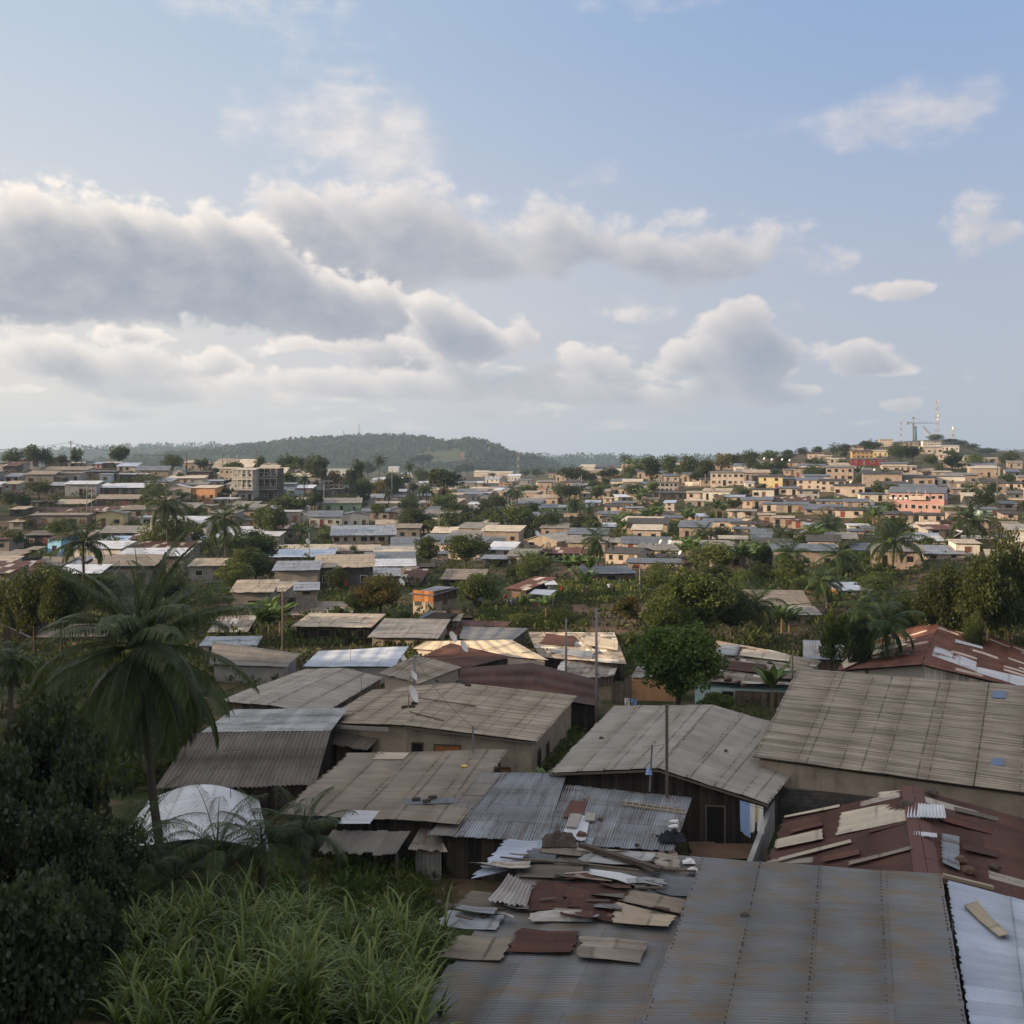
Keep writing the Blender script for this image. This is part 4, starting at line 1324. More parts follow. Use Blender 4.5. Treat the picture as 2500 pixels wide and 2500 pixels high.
    (4, 732, 900, 790, 830, 's', 24, SL, SB, 16), (4, 0, 150, 776, 846, 's', 24, SL, SB, 14), (4, 952, 1250, 890, 952, 's', 26, DK, SB, 14), (4, 1322, 1500, 894, 946, 's', 18, DK, CW_, 10),
    (4, 52, 166, 894, 976, 's', 14, SS, SB, 16), (4, 166, 315, 918, 992, 's', 18, SS, SB, 16), (4, 320, 482, 936, 996, 's', 20, RU, SB, 14), (4, 664, 860, 856, 912, 's', 18, DK, CW_, 16),
    (4, 1512, 1690, 834, 886, 's', 20, SS, PW, 10), (4, 1216, 1480, 992, 1030, 'g', 44, CR, 'yellow_plaster', 10), (4, 1384, 1620, 1010, 1066, 's', 40, RR, GW, 4), (4, 760, 910, 978, 1012, 's', 12, WH, WW, 10),
    (4, 1180, 1510, 1096, 1124, 's', 60, WH, CW_, 8), (4, 1606, 1780, 1120, 1226, 's', 34, CR, WW, 10), (4, 1620, 1890, 1082, 1106, 's', 26, CR, BE, 8), (4, 1350, 1660, 1200, 1240, 's', 66, ZN, CW_, 6),
    (4, 800, 960, 1172, 1206, 's', 56, SL, SB, 10), (4, 0, 150, 1070, 1110, 's', 66, SL, SB, 12), (4, 270, 520, 1680, 1750, 's', 66, FG, SB, 6),
    (4, 560, 700, 830, 880, 's', 18, SL, SB, 16), (4, 870, 960, 1000, 1050, 's', 12, SL, WW, 10), (4, 1560, 1680, 884, 930, 's', 16, FC, SB, 8), (4, 420, 560, 972, 1010, 's', 14, BL, SB, 14),
    (4, 760, 870, 1020, 1060, 's', 14, SL, SB, 12), (4, 1700, 1850, 940, 1000, 's', 20, FC, SB, 10), (4, 1790, 1935, 850, 900, 's', 16, ZN, 'teal_wall', 8), (4, 1860, 1935, 690, 740, 's', 10, SL, 'teal_wall', 8),
    (4, 520, 620, 430, 476, 's', 6, CR, SB, 14), (4, 440, 560, 412, 452, 's', 10, 'red_rust', CW_, 14), (4, 600, 720, 456, 490, 's', 10, CR, CW_, 14), (4, 760, 870, 362, 400, 's', 10, RR, SB, 12),
    (4, 250, 330, 540, 580, 's', 8, FG, SB, 12), (4, 1640, 1720, 490, 520, 's', 8, CR, SB, 12), (4, 1330, 1490, 360, 410, 's', 8, CR, CW_, 10), (4, 1460, 1560, 420, 456, 's', 8, CR, CW_, 10),
    (4, 1480, 1620, 350, 390, 's', 6, WH, WW, 10), (4, 1620, 1730, 430, 470, 's', 8, SL, CW_, 10), (4, 1200, 1300, 320, 350, 's', 6, SL, SB, 10), (4, 1740, 1860, 450, 486, 's', 8, CR, SB, 10),
    (4, 1880, 1935, 450, 490, 's', 8, CR, SB, 10), (4, 950, 1060, 390, 440, 's', 8, CR, 'yellow_plaster', 12), (4, 270, 400, 480, 510, 's', 8, DK, SB, 12), (4, 100, 200, 470, 500, 's', 10, DK, SB, 12),
    (4, 1690, 1900, 330, 352, 's', 6, WH, WW, 8), (4, 900, 1020, 840, 880, 's', 18, SL, SB, 14), (4, 1060, 1180, 545, 590, 's', 8, DK, SB, 14), (4, 1560, 1700, 690, 730, 's', 10, FC, SB, 10),
]
for t in HOUSES_A:
    kw = dict(t[10]) if len(t) > 10 else {}
    H(*t[:10], **kw)

# beyond the photograph's own edges the town simply goes on
re_ = random.Random(33)
for (x0, y0) in ((-120, 1000), (-110, 900), (-130, 780), (-160, 700), (-130, 640), (-140, 560), (-120, 1140), (-100, 1240)):
    H(1, x0 - (y0 * 3) % 50, x0 + 105.0 - (y0 * 3) % 50, y0 - 50, y0, 's', 24, re_.choice([FC, SS, ZN, RU]), re_.choice([BW, DB, GW]), 4)
for (x0, y0) in ((1945, 600), (1950, 690), (1945, 770), (1955, 850), (1945, 930), (1950, 1010), (1950, 1120)):
    H(4, x0 + (y0 * 7) % 90, x0 + 95.0 + (y0 * 7) % 90 + y0 % 40, y0 - 44, y0, 's', 22, re_.choice([FC, SL, DK]), re_.choice([SB, CW_]), 14)

# ---- the ones that stand out
H(4, 1115, 1468, 716, 872, 'g', 46, SL, 'pink_wall', 28, n=2, nw=8, dep=9.0, frame='frame_pale', pane='dark_pane', lab='large pink two-storey building with slate grey gable roof', name='house', bands=1, side=1, ov=.5)
H(4, 588, 782, 520, 628, 's', 16, FG, SB, 20, n=2, nw=4, dep=10, lab='tall unfinished sandy block building with four upper window openings', pane='opening_dark')
H(4, 790, 1030, 456, 498, 's', 10, FB, 'red_wall', 14, nw=4, pane='dark_pane', frame='frame_pale', lab='bright red house with white framed windows and flat brown roof')
H(4, 788, 945, 392, 452, 's', 8, DK, 'yellow_wall', 10, n=2, nw=5, lab='yellow two-storey house just above the red house')
H(4, 1002, 1100, 300, 352, 'f', 0, CR, CW_, 12, n=3, nw=5, lab='cream three-storey block on the hill below the crane')
H(4, 1346, 1480, 312, 362, 'f', 0, WH, WW, 10, n=3, nw=8, lab='white three-storey block near the hilltop dome')
H(2, 452, 690, 440, 534, 's', 10, CR, CW_, -6, n=3, nw=6, ov=.4, bands=1, lab='pale three-storey house with plain front and roof balcony beside it')
H(2, 340, 590, 904, 990, 'g', 46, SL, WW, -6, nw=4, lab='white house with dark slate roof above the long low hall')
H(2, 596, 802, 890, 994, 'y', 18, SL, WW, -12, nw=3, lab='whitewashed gable wing with shallow curved top')
H(2, 522, 1010, 1050, 1122, 's', 72, 'zinc', BE, -8, nw=7, lab='long low beige hall under one wide grey metal roof', pane='opening_dark')
H(2, 440, 740, 800, 876, 's', 40, FG, 'green_wall', -6, nw=3, lab='green walled house with open dark porch and pale roof')
H(2, 400, 835, 1300, 1474, 's', 92, SS, 'dark_block_wall', -8, nw=3, lab='soot-stained block house under ragged sandy roof sheets', pane='opening_dark')
H(2, 70, 400, 1328, 1510, 's', 70, 'zinc', BW, -6, nw=1, nodoor=1, lab='bare grey block house with zinc roof behind the low shed')
H(2, 236, 395, 1482, 1538, 's', 56, 'zinc', BW, -10, nw=1, lab='low block shed with steep little zinc roof', nodoor=1, d=132)
H(2, 1150, 1316, 1520, 1660, 's', 62, 'slate_sheet', 'beige_wall', 30, nw=2, dep=9, lab='small cabin, timber above and block below, with grey roof')
H(2, 830, 1330, 1856, 1965, 's', 138, FG, BE, 6, nw=2, lab='low house with boldly ribbed grey and cream roof', dep=7)
H(2, 232, 810, 1772, 1900, 's', 98, SS, DP, 6, nw=4, lab='long dark plank barn under pale weathered sheets', pane='opening_dark')
H(3, 1166, 1336, 640, 716, 'f', 0, FG, GW, 10, n=2, nw=5, lab='grey concrete house topped with battlements', pane='opening_dark')
H(3, 1600, 1850, 562, 664, 's', 10, FC, CW_, 10, n=2, nw=6, lab='broad cream two-storey building on the wooded ridge')
H(3, 126, 380, 1096, 1152, 'y', 46, CR, BE, 26, nw=2, dep=14, lab='house with wide cream gable roof left of the shaggy palm')
H(3, 772, 1010, 1196, 1274, 'g', 50, DK, CW_, 24, nw=3, dep=9, side=1, lab='cream house with very dark gable roof behind the shaggy palm')
H(3, 622, 1000, 1356, 1430, 's', 58, SL, PW, -10, nw=3, lab='weathered plank shed with grey roof at the edge of the weeds')
H(3, 0, 140, 1476, 1600, 's', 96, RR, DP, 30, nw=1, dep=8, lab='dark timber house with reddish roof beside the clothes line')
H(3, 188, 316, 1520, 1648, 's', 22, WH, BW, 20, nw=2, nodoor=0, lab='tiny block outhouse with white sheet roof', dep=2.2, cat='outhouse')
H(3, 312, 368, 1440, 1580, 's', 22, WH, 'white_plank_wall', -8, nw=1, nodoor=1, dep=2.5, lab='narrow white boarded shed behind the outhouse', cat='shed')
H(1, 1640, 1800, 540, 780, 's', 16, CR, GW, -6, n=3, nw=3, bands=1, lab='three-storey grey building with white framed balconies', pane='opening_dark', frame='frame_pale', ver=0)
H(1, 1532, 1648, 530, 640, 's', 12, CR, BE, -6, n=2, nw=3, lab='beige two-storey house attached to the balcony building')
H(1, 1800, 1992, 530, 775, 's', 10, CR, DB, -6, n=3, nw=5, bands=1, lab='dark three-storey building lined with arcaded balconies', pane='opening_dark', frame='frame_pale')
H(1, 1612, 1760, 668, 765, 's', 14, CR, WW, -6, n=2, nw=3, lab='whitish two-storey house with balcony below the balcony building')
H(4, 684, 960, 1488, 1530, 's', 62, BL, 'orange_plank_wall', -4, nw=5, lab='open timber shelter under a bright pale blue roof', pane='opening_dark', nodoor=1)
H(4, 0, 430, 1594, 1690, 's', 104, FC, DB, 6, nw=3, ver=1, lab='verandah house with wide beige roof among the bushes')
H(4, 1690, 1860, 1600, 1690, 's', 80, WH, WW, -4, nw=2, lab='house with white roof half hidden by the big tree at the edge')

# ================================================================== the near roofs
RP = {}            # roof planes by key, so that things can be laid on them


def on_roof(key, u, v, lift=0.0):
    p0, n = RP[key]
    ray = Vector(((u - CU) / FPX, 1.0, (HV - v) / FPX))
    t = p0.dot(n) / ray.dot(n)
    return ray * t + n * lift


class Corr(MB):
    """corrugated sheeting over a four-cornered patch; RUN 'b' lets the waves run from the p00-p10 edge to the p01-p11 edge, 'a' along p00-p10"""

    def __init__(self):
        super().__init__()
        self.rc = []

    def patch(self, p00, p10, p11, p01, run='b', pitch=0.18, amp=0.025, lap=1.6, lift=0.016, wob=0.03, seed=1, key=None, origin=(0, 0), sag=0.0, rag=0.05, mi=0):
        p00, p10, p11, p01 = map(Vector, (p00, p10, p11, p01))
        n = (p10 - p00).cross(p01 - p00).normalized()
        if n.z < 0:
            n = -n
        if key:
            RP[key] = ((p00 + p10 + p11 + p01) / 4, n)
        if run == 'a':
            p10, p01 = p01, p10
        L = max((p10 - p00).length, (p11 - p01).length)
        Hh = max((p01 - p00).length, (p11 - p10).length)
        waves = max(2, int(round(L / pitch)))
        nc = min(waves * 4, 700)
        r = random.Random(seed)
        rows = []
        nl = max(1, int(round(Hh / lap)))
        for k in range(nl):
            rows.append((k / nl, lift))
            rows.append(((k + .5) / nl, lift * .5))
            rows.append(((k + 1) / nl, 0.0))
        ca = np.linspace(0, 1, nc + 1)
        raglo = np.array([r.uniform(-rag, rag) for _ in range(nc // 8 + 2)])
        P00, P10, P11, P01, N = (np.array(q) for q in (p00, p10, p11, p01, n))
        V, RCs = [], []
        for (c, lf) in rows:
            e = np.zeros(nc + 1)
            if c == 0 or c == 1:
                e = raglo[(np.arange(nc + 1) // 8)] / max(Hh, .1) * (1 if c == 0 else .4)
            cc = c + e
            q = ((1 - ca)[:, None] * P00 + ca[:, None] * P10) * (1 - cc)[:, None] + ((1 - ca)[:, None] * P01 + ca[:, None] * P11) * cc[:, None]
            wv = amp * np.cos(ca * waves * 2 * math.pi)
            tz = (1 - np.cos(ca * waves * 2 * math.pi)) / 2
            wb = wob * 1.35 * fbm(q[:, 0] * .3 + seed, q[:, 1] * .3 + q[:, 2], seed, 3)
            q = q + N * (wv + lf + wb - sag * math.sin(math.pi * c))[:, None]
            V.append(q)
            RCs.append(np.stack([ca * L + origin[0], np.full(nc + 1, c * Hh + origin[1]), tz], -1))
        self.scr = getattr(self, 'scr', [])
        for kk in range(nl + 1):
            c = min(max((kk + (.04 if kk < nl else -.04)) / nl, .01), .99)
            for w0 in range(0, waves, max(1, int(.42 / pitch))):
                a = (w0 + (r.random() < .2)) / waves
                if r.random() < .88:
                    q = (P00 * (1 - a) + P10 * a) * (1 - c) + (P01 * (1 - a) + P11 * a) * c + N * (amp + lift * .6)
                    self.scr.append((q, N))
        b = len(self.v)
        nr = len(rows)
        self.v += np.concatenate(V).tolist()
        self.rc += np.concatenate(RCs).tolist()
        w_ = nc + 1
        for i in range(nr - 1):
            for j in range(nc):
                self.f.append((b + i * w_ + j, b + i * w_ + j + 1, b + (i + 1) * w_ + j + 1, b + (i + 1) * w_ + j))
                self.m.append(mi)

    def done(self, name, m, parent=None):
        if parent is not None:
            l = parent.location
            self.v = [(x - l.x, y - l.y, z - l.z) for (x, y, z) in self.v]
        o = self.build(name, [MAT[q] for q in (m if isinstance(m, (list, tuple)) else [m])], parent)
        o.data.polygons.foreach_set('use_smooth', [True] * len(o.data.polygons))
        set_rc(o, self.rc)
        return o


def screw_heads(cc, root, s=.05):
    m = MB()
    l = root.location
    for (q, n) in cc.scr:
        q = Vector(q) - l
        n = Vector(n)
        a = n.orthogonal().normalized()
        b = n.cross(a)
        ring = [q + (a * math.cos(t) + b * math.sin(t)) * s for t in (0, 1.26, 2.51, 3.77, 5.03)]
        m.add(ring + [q + n * s * .8], [(i, (i + 1) % 5, 5) for i in range(5)])
    tag(m.build('screw_heads', MAT['stone_dark'], root), None, kind='stuff')


class World(MB):
    """mesh given in world coordinates, hung under a parent that stands somewhere else"""

    def done(self, name, m, parent=None, smooth=False):
        if parent is not None:
            l = parent.location
            self.v = [(p[0] - l.x, p[1] - l.y, p[2] - l.z) for p in self.v]
        return self.build(name, [MAT[q] for q in (m if isinstance(m, (list, tuple)) else [m])], parent, smooth)

    def prism(self, pts, zb):
        """a closed body over a footprint: PTS = (x, y, top)"""
        n = len(pts)
        vs = [(x, y, zb) for x, y, _ in pts] + [(x, y, z) for x, y, z in pts]
        fs = [tuple(range(n - 1, -1, -1)), tuple(range(n, 2 * n))]
        fs += [(i, (i + 1) % n, n + (i + 1) % n, n + i) for i in range(n)]
        self.add(vs, fs)

    def obox(self, o, ux, uy, a0, a1, b0, b1, z0, z1, mi=0):
        """a box along the horizontal direction UX and its normal UY from O"""
        vs = []
        for z in (z0, z1):
            for (a, b) in ((a0, b0), (a1, b0), (a1, b1), (a0, b1)):
                q = o + ux * a + uy * b
                vs.append((q.x, q.y, z))
        self.add(vs, [(0, 3, 2, 1), (4, 5, 6, 7), (0, 1, 5, 4), (1, 2, 6, 5), (2, 3, 7, 6), (3, 0, 4, 7)], mi)


def inset(pts, k):
    c = sum((Vector(p) for p in pts), Vector()) / len(pts)
    out = []
    for p in pts:
        p = Vector(p)
        d = Vector((c.x - p.x, c.y - p.y, 0))
        out.append(p + d.normalized() * k)
    return out


def near_house(name, outline, zb, wm, label, cat='house', ins=0.5, drop=0.14, group='houses on the near slope'):
    c = sum((Vector(p) for p in outline), Vector()) / len(outline)
    root = empty(name, (c.x, c.y, zb))
    tag(root, label, cat, group)
    if wm:
        w_ = World()
        w_.prism([(p.x, p.y, p.z - drop) for p in inset(outline, ins)], zb - 1.2)
        w_.done('wall', wm, root)
    return root


def opening(root, a, b, s, z0, wd, ht, pane='opening_dark', frame='frame_wood', shut=None, name='window', t=0.08):
    """window or door in the wall from A to B (seen with A on the left); S metres from A"""
    a, b = Vector((a.x, a.y, 0)), Vector((b.x, b.y, 0))
    ux = (b - a).normalized()
    uy = Vector((ux.y, -ux.x, 0))
    o = a + ux * s
    m = World()
    m.obox(o, ux, uy, -t, 0, 0.0, .06, z0, z0 + ht)
    m.obox(o, ux, uy, wd, wd + t, 0.0, .06, z0, z0 + ht)
    m.obox(o, ux, uy, -t, wd + t, 0.0, .07, z0 + ht, z0 + ht + t)
    if name == 'window':
        m.obox(o, ux, uy, -t, wd + t, 0.0, .09, z0 - t, z0)
    fr = m.done(name, frame, root)
    p = World()
    p.obox(o, ux, uy, 0, wd, 0.0, .015, z0, z0 + ht)
    p.v = [(q[0] - root.location.x, q[1] - root.location.y, q[2] - root.location.z) for q in p.v]
    p.build('opening' if pane == 'opening_dark' else 'pane', MAT[pane], fr)
    if shut:
        h = World()
        ang = Matrix.Rotation(R(-65), 3, 'Z')
        ux2 = ang @ ux
        uy2 = Vector((ux2.y, -ux2.x, 0))
        h.obox(o + uy * .07, ux2, uy2, 0, wd * .55, 0.0, .03, z0 + .02, z0 + ht - .02)
        h.v = [(q[0] - root.location.x, q[1] - root.location.y, q[2] - root.location.z) for q in h.v]
        h.build('shutter', MAT[shut], fr)
    return fr


# ---- A: the big house with pale corrugated roof in the middle
a_fl, a_fr = at_z(775, 1766, -16.55), at_z(1310, 1812, -16.5)
a_rf = at_z(985, 1772, -15.75)
a_bl, a_br, a_rb = at_z(907, 1686, -16.5), at_z(1409, 1700, -16.5), at_z(1120, 1668, -15.7)
A = near_house('house', [a_fl, a_rf, a_fr, a_br, a_rb, a_bl], -19.8, 'beige_wall', 'wide beige plastered house with pale corrugated roof, a dish and bricks on top')
c = Corr()
c.patch(a_fl, a_rf, a_rb, a_bl, 'a', 0.30, 0.045, 2.0, seed=3, key='A_l')
c.patch(a_rf, a_fr, a_br, a_rb, 'a', 0.30, 0.045, 2.0, seed=4, key='A_r', origin=(40, 3))
screw_heads(c, A, 0.045)
c.done('roof', 'ribbed_fibre_short', A)
fa, fb_, fc_, fd_, fe_, ff_ = inset([a_fl, a_rf, a_fr, a_br, a_rb, a_bl], 0.5)
m = World()
m.bar(a_fl + Vector((0, -.05, -.12)), a_rf + Vector((-.9, -.05, -.22)), 0.03, 0.24)
m.done('fascia_board', 'concrete', A)
m = World()
m.bar(a_rf + Vector((0, 0, -.1)), a_fr + Vector((0, 0, -.1)), 0.05, 0.10)
m.done('eave_board', 'weathered_wood', A)
opening(A, fa, fb_, 2.4, -18.45, 1.4, .9, shut='plank_wall')
opening(A, fb_, fc_, 0.35, -17.75, .62, .85)
opening(A, fb_, fc_, 1.75, -17.6, 1.5, .62, pane='shutter_orange')
opening(A, fb_, fc_, 5.3, -19.5, 0.95, 1.3, pane='shutter_orange', shut=None)
opening(A, fc_, fd_, 1.6, -19.3, 0.8, 1.7, frame='weathered_wood')
opening(A, fc_, fd_, 4.0, -18.6, 0.7, 0.8, frame='weathered_wood')
ux = (fb_ - fa); ux.z = 0; ux.normalize()
uy = Vector((ux.y, -ux.x, 0))
o_ = fa + ux * 1.0
aw = Corr()
q0, q1 = o_ + uy * .95, o_ + ux * 3.3 + uy * .95
aw.patch(Vector((q0.x, q0.y, -17.5)), Vector((q1.x, q1.y, -17.5)), Vector(((o_ + ux * 3.4).x, (o_ + ux * 3.4).y, -16.95)), Vector(((o_ + ux * .1).x, (o_ + ux * .1).y, -16.95)), 'b', 0.26, 0.04, 3, seed=9)
aw.done('awning', 'fibre_cement_brown', A)

# ---- B: low brownish roof in front of it
b_fl, b_fr = at_z(679, 1988, -17.05), at_z(1120, 2012, -16.75)
b_bl, b_br = at_z(849, 1842, -17.0), at_z(1240, 1829, -16.7)
B = near_house('house', [b_fl, b_fr, b_br, b_bl], -19.7, 'dark_plank_wall', 'low house under the brownish fibre sheet roof with dark lap lines', ins=.6)
c = Corr()
c.patch(b_fl, b_fr, b_br, b_bl, 'a', 0.15, 0.010, 2.05, seed=5, key='B', lift=.03, wob=.08, rag=.1)
screw_heads(c, B, 0.045)
c.done('roof', 'lapped_fibre', B)

# ---- C: blue-grey zinc roof
c_fl, c_fr = at_z(1047, 2038, -17.1), at_z(1644, 2080, -17.15)
c_fm = at_z(1330, 2058, -17.1)
c_bl, c_bm, c_bm2, c_br = at_z(1176, 1886, -16.3), at_z(1385, 1888, -16.25), at_z(1380, 1915, -16.5), at_z(1690, 1948, -16.5)
Cc = near_house('shed', [c_fl, c_fr, c_br, c_bl], -19.8, 'dark_plank_wall', 'dark timber shed under the blue-grey zinc roof with rust spots', 'shed', ins=.7)
c = Corr()
c.patch(c_fl, c_fm, c_bm, c_bl, 'b', 0.14, 0.024, 2.4, seed=6, key='C_l', rag=.06)
c.patch(c_fm + Vector((-.02, 0, .03)), c_fr, c_br, c_bm2, 'b', 0.14, 0.024, 1.9, seed=7, key='C_r', origin=(30, 1), rag=.08)
c.done('roof', 'zinc_rusty', Cc)

# ---- D: grey gable roof right of centre
d_fl, d_rf, d_fr = at_z(1341, 1886, -16.1), at_z(1605, 1876, -15.35), at_z(1876, 1962, -16.9)
d_bl, d_rb, d_br = at_z(1497, 1724, -16.1), at_z(1740, 1722, -15.3), at_z(2010, 1800, -16.9)
D = near_house('house', [d_fl, d_rf, d_fr, d_br, d_rb, d_bl], -19.7, 'dark_plank_wall', 'dark plank house under the broad grey gable roof with a tall pole at its front', ins=.5)
c = Corr()
c.patch(d_fl, d_rf, d_rb, d_bl, 'a', 0.15, 0.010, 1.9, seed=8, key='D_l', lift=.03, wob=.06)
c.patch(d_rf, d_fr, d_br, d_rb, 'a', 0.15, 0.010, 1.9, seed=9, key='D_r', lift=.03, wob=.06, origin=(31, 2))
screw_heads(c, D, 0.045)
c.done('roof', 'lapped_fibre_grey', D)
m = World()
m.bar(d_fl + Vector((0, 0, -.12)), d_rf + Vector((0, 0, -.12)), .05, .1)
m.bar(d_rf + Vector((0, 0, -.12)), d_fr + Vector((0, 0, -.12)), .05, .1)
m.done('eave_board', 'weathered_wood', D)
g0, g1, g2 = inset([d_fl, d_rf, d_fr, d_br, d_rb, d_bl], .5)[:3]
opening(D, g1, g2, 2.35, -19.5, 0.85, 2.2, name='door', frame='weathered_wood')

# ---- G: the huge corrugated roof at the right
g_fl, g_fr = at_z(1837, 1849, -15.9), at_z(2600, 1952, -17.0)
g_bl, g_br = at_z(1947, 1634, -13.9), at_z(2600, 1684, -14.9)
G = near_house('house', [g_fl, g_fr, g_br, g_bl], -19.6, 'beige_wall', 'large building with a huge evenly ribbed beige roof and two blue skylights', ins=.45, drop=.2)
c = Corr()
c.patch(g_fl, g_fr, g_br, g_bl, 'a', 0.33, 0.062, 2.6, seed=10, key='G', wob=.05, rag=.04)
screw_heads(c, G, 0.045)
c.done('roof', 'ribbed_fibre', G)
m = World()
for (u, v) in ((2428, 1697), (2424, 1862)):
    s = []
    for (du, dv) in ((-6, 8), (26, 10), (28, -8), (-3, -9)):
        s.append(on_roof('G', u + du, v + dv, .07))
    m.add(s + [q - Vector((0, 0, .05)) for q in s], [(0, 1, 2, 3), (0, 4, 5, 1), (1, 5, 6, 2), (2, 6, 7, 3), (3, 7, 4, 0)])
sk = m
sk.v = [(p[0] - G.location.x, p[1] - G.location.y, p[2] - G.location.z) for p in sk.v]
half = len(sk.v) // 2
for k in range(2):
    one = MB()
    one.add(sk.v[k * half:(k + 1) * half], [(0, 1, 2, 3), (0, 4, 5, 1), (1, 5, 6, 2), (2, 6, 7, 3), (3, 7, 4, 0)])
    one.build('skylight', MAT['glass_blue'], G)
# the soot-black wall in front of it and the narrow yard wall
wl = World()
p, q = at_z(1893, 1922, -17.3), at_z(2150, 1950, -17.6)
wl.prism([(p.x, p.y, -17.3), (q.x, q.y, -17.6), (q.x, q.y + .25, -17.6), (p.x, p.y + .25, -17.3)], -20.4)
o = wl.done('boundary_wall', 'dark_block_wall')
tag(o, 'soot-black block wall at the foot of the large ribbed building', 'wall')
wl = World()
p, q = at_z(1880, 1955, -17.6), at_z(1822, 2105, -17.9)
wl.prism([(p.x, p.y, -17.6), (p.x + .25, p.y, -17.6), (q.x + .25, q.y, -17.9), (q.x, q.y, -17.9)], -20.4)
o = wl.done('boundary_wall', 'grey_wall')
tag(o, 'narrow mouldy concrete wall running towards the viewer beside the clothes line', 'wall')

# ---- H: rusty gable at the lower right
h_rb, h_rf = at_z(2228, 1924, -16.1), at_z(2268, 2150, -16.2)
h_lb, h_lf = at_z(1912, 2002, -17.5), at_z(1860, 2150, -17.5)
h_eb, h_ef = at_z(2620, 2034, -17.5), at_z(2640, 2240, -17.5)
Hh_ = near_house('house', [h_lf, h_rf, h_ef, h_eb, h_rb, h_lb], -19.7, 'dark_plank_wall', 'shack under the dark rusty gable roof patched with pale sheets', 'shack', ins=.6)
c = Corr()
c.patch(h_lf, h_rf, h_rb, h_lb, 'a', 0.105, 0.012, 2.6, seed=11, key='H_l', wob=.035, rag=.1)
c.patch(h_rf, h_ef, h_eb, h_rb, 'a', 0.105, 0.012, 2.6, seed=12, key='H_r', wob=.035, rag=.1, origin=(17, 5))
c.done('roof', 'rust_sheet', Hh_)
m = World()
for k in range(5):
    a = h_rb.lerp(h_rf, k / 5.0 - .02)
    b = h_rb.lerp(h_rf, (k + 1) / 5.0 + .01)
    for sgn, key in ((-1, 'H_l'), (1, 'H_r')):
        ln = RP[key][1]
        dr = (h_lf - h_rf if sgn < 0 else h_ef - h_rf).normalized() * .52
        up = ln * (.05 + .012 * (k % 2))
        m.add([a + up, b + up, b + dr + up, a + dr + up], [(0, 1, 2, 3)])
m.done('ridge_cap', 'red_rust_flat' if 'red_rust_flat' in MAT else 'rust_plain', Hh_)


def slab_sheet(key, pts, m, name, label=None, cat=None, parent=None, lift=.05, pitch=.1, amp=.012, run='a', curl=0.0, seed=1, group=None):
    """a loose sheet lying on a roof, its corners given as picture positions on that roof"""
    jr = random.Random(seed)
    jt = 0 if parent is not None else 5
    s = [on_roof(key, u + jr.uniform(-jt, jt), v + jr.uniform(-jt, jt) * .6, lift) for (u, v) in pts]
    if curl:
        s[0] = s[0] + Vector((0, 0, curl))
        s[1] = s[1] + Vector((0, 0, curl * .6))
    cc = Corr()
    cc.patch(s[0], s[1], s[2], s[3], run, pitch, amp, 3.0, seed=seed, wob=.05 if parent is not None else .11, rag=.05 if parent is not None else .13, lift=.01, sag=0 if parent is not None else jr.uniform(-.06, .08))
    if parent is not None:
        return cc.done(name, m, parent)
    o = cc.done(name, m)
    tag(o, label, cat, group)
    return o


# pale patch sheets nailed into the rusty roof
for k, pts in enumerate([[(2042, 2042), (2216, 1998), (2210, 1960), (2054, 1990)], [(2040, 2040), (2042, 2044), (2220, 2006), (2218, 1978)], [(1894, 2078), (2010, 2054), (2008, 2030), (1896, 2056)],
                         [(1912, 2003), (2050, 1976), (2050, 1969), (1914, 1998)], [(2146, 1958), (2220, 1948), (2216, 1934), (2146, 1942)]]):
    slab_sheet('H_l', pts, 'cream_sheet', 'patch_sheet', parent=Hh_, lift=.085 + .008 * k, seed=20 + k)
for k, pts in enumerate([[(1900, 2108), (2080, 2062), (2078, 2054), (1902, 2100)], [(2070, 2118), (2230, 2078), (2228, 2070), (2072, 2108)], [(2010, 2110), (2100, 2090), (2096, 2078), (2008, 2096)], [(1930, 2040), (2010, 2020), (2006, 2012), (1932, 2032)], [(2120, 2040), (2214, 2014), (2212, 2008), (2122, 2032)]]):
    slab_sheet('H_l', pts, ['cream_sheet', 'fibre_cement', 'red_rust', 'red_rust', 'rust_sheet'][k], 'patch_sheet', parent=Hh_, lift=.09, seed=130 + k)
for k, pts in enumerate([[(2300, 2010), (2420, 2040), (2422, 2026), (2296, 1996)], [(2350, 2080), (2436, 2100), (2436, 2082), (2350, 2064)], [(2330, 1984), (2436, 2010), (2436, 2000), (2328, 1974)]]):
    slab_sheet('H_r', pts, ['red_rust', 'rust_sheet', 'fibre_cement_brown'][k], 'patch_sheet', parent=Hh_, lift=.09, seed=140 + k)
slab_sheet('H_r', [(2298, 2112), (2342, 2130), (2340, 2048), (2296, 2040)], 'zinc', 'patch_sheet', parent=Hh_, lift=.09, seed=27)
slab_sheet('H_l', [(2216, 2004), (2312, 2004), (2306, 1972), (2222, 1966)], 'white_sheet', 'patch_sheet', parent=Hh_, lift=.14, seed=28, pitch=.16, amp=.03, run='b')
slab_sheet('H_l', [(2232, 2044), (2290, 2050), (2288, 2040), (2234, 2034)], 'white_sheet', 'patch_sheet', parent=Hh_, lift=.1, seed=29, pitch=.12, amp=.02, run='b')

# ---- E: the grey-blue fibre roof at the very bottom, and the debris roof beside it
e_tl, e_tr = at_z(1712, 2094, -15.95), at_z(2298, 2136, -15.5)
e_bl, e_br = at_z(1545, 2560, -15.95), at_z(2372, 2560, -15.5)
E = near_house('house', [e_bl, e_br, e_tr, e_tl], -19.4, 'grey_wall', 'nearest house with flat grey-blue fibre cement roof stained brown', ins=.6)
c = Corr()
c.patch(e_bl, e_br, e_tr, e_tl, 'a', 0.17, 0.018, 2.35, seed=13, key='E', lift=.014, wob=.04)
screw_heads(c, E, 0.042)
c.done('roof', 'blue_grey_fibre', E)
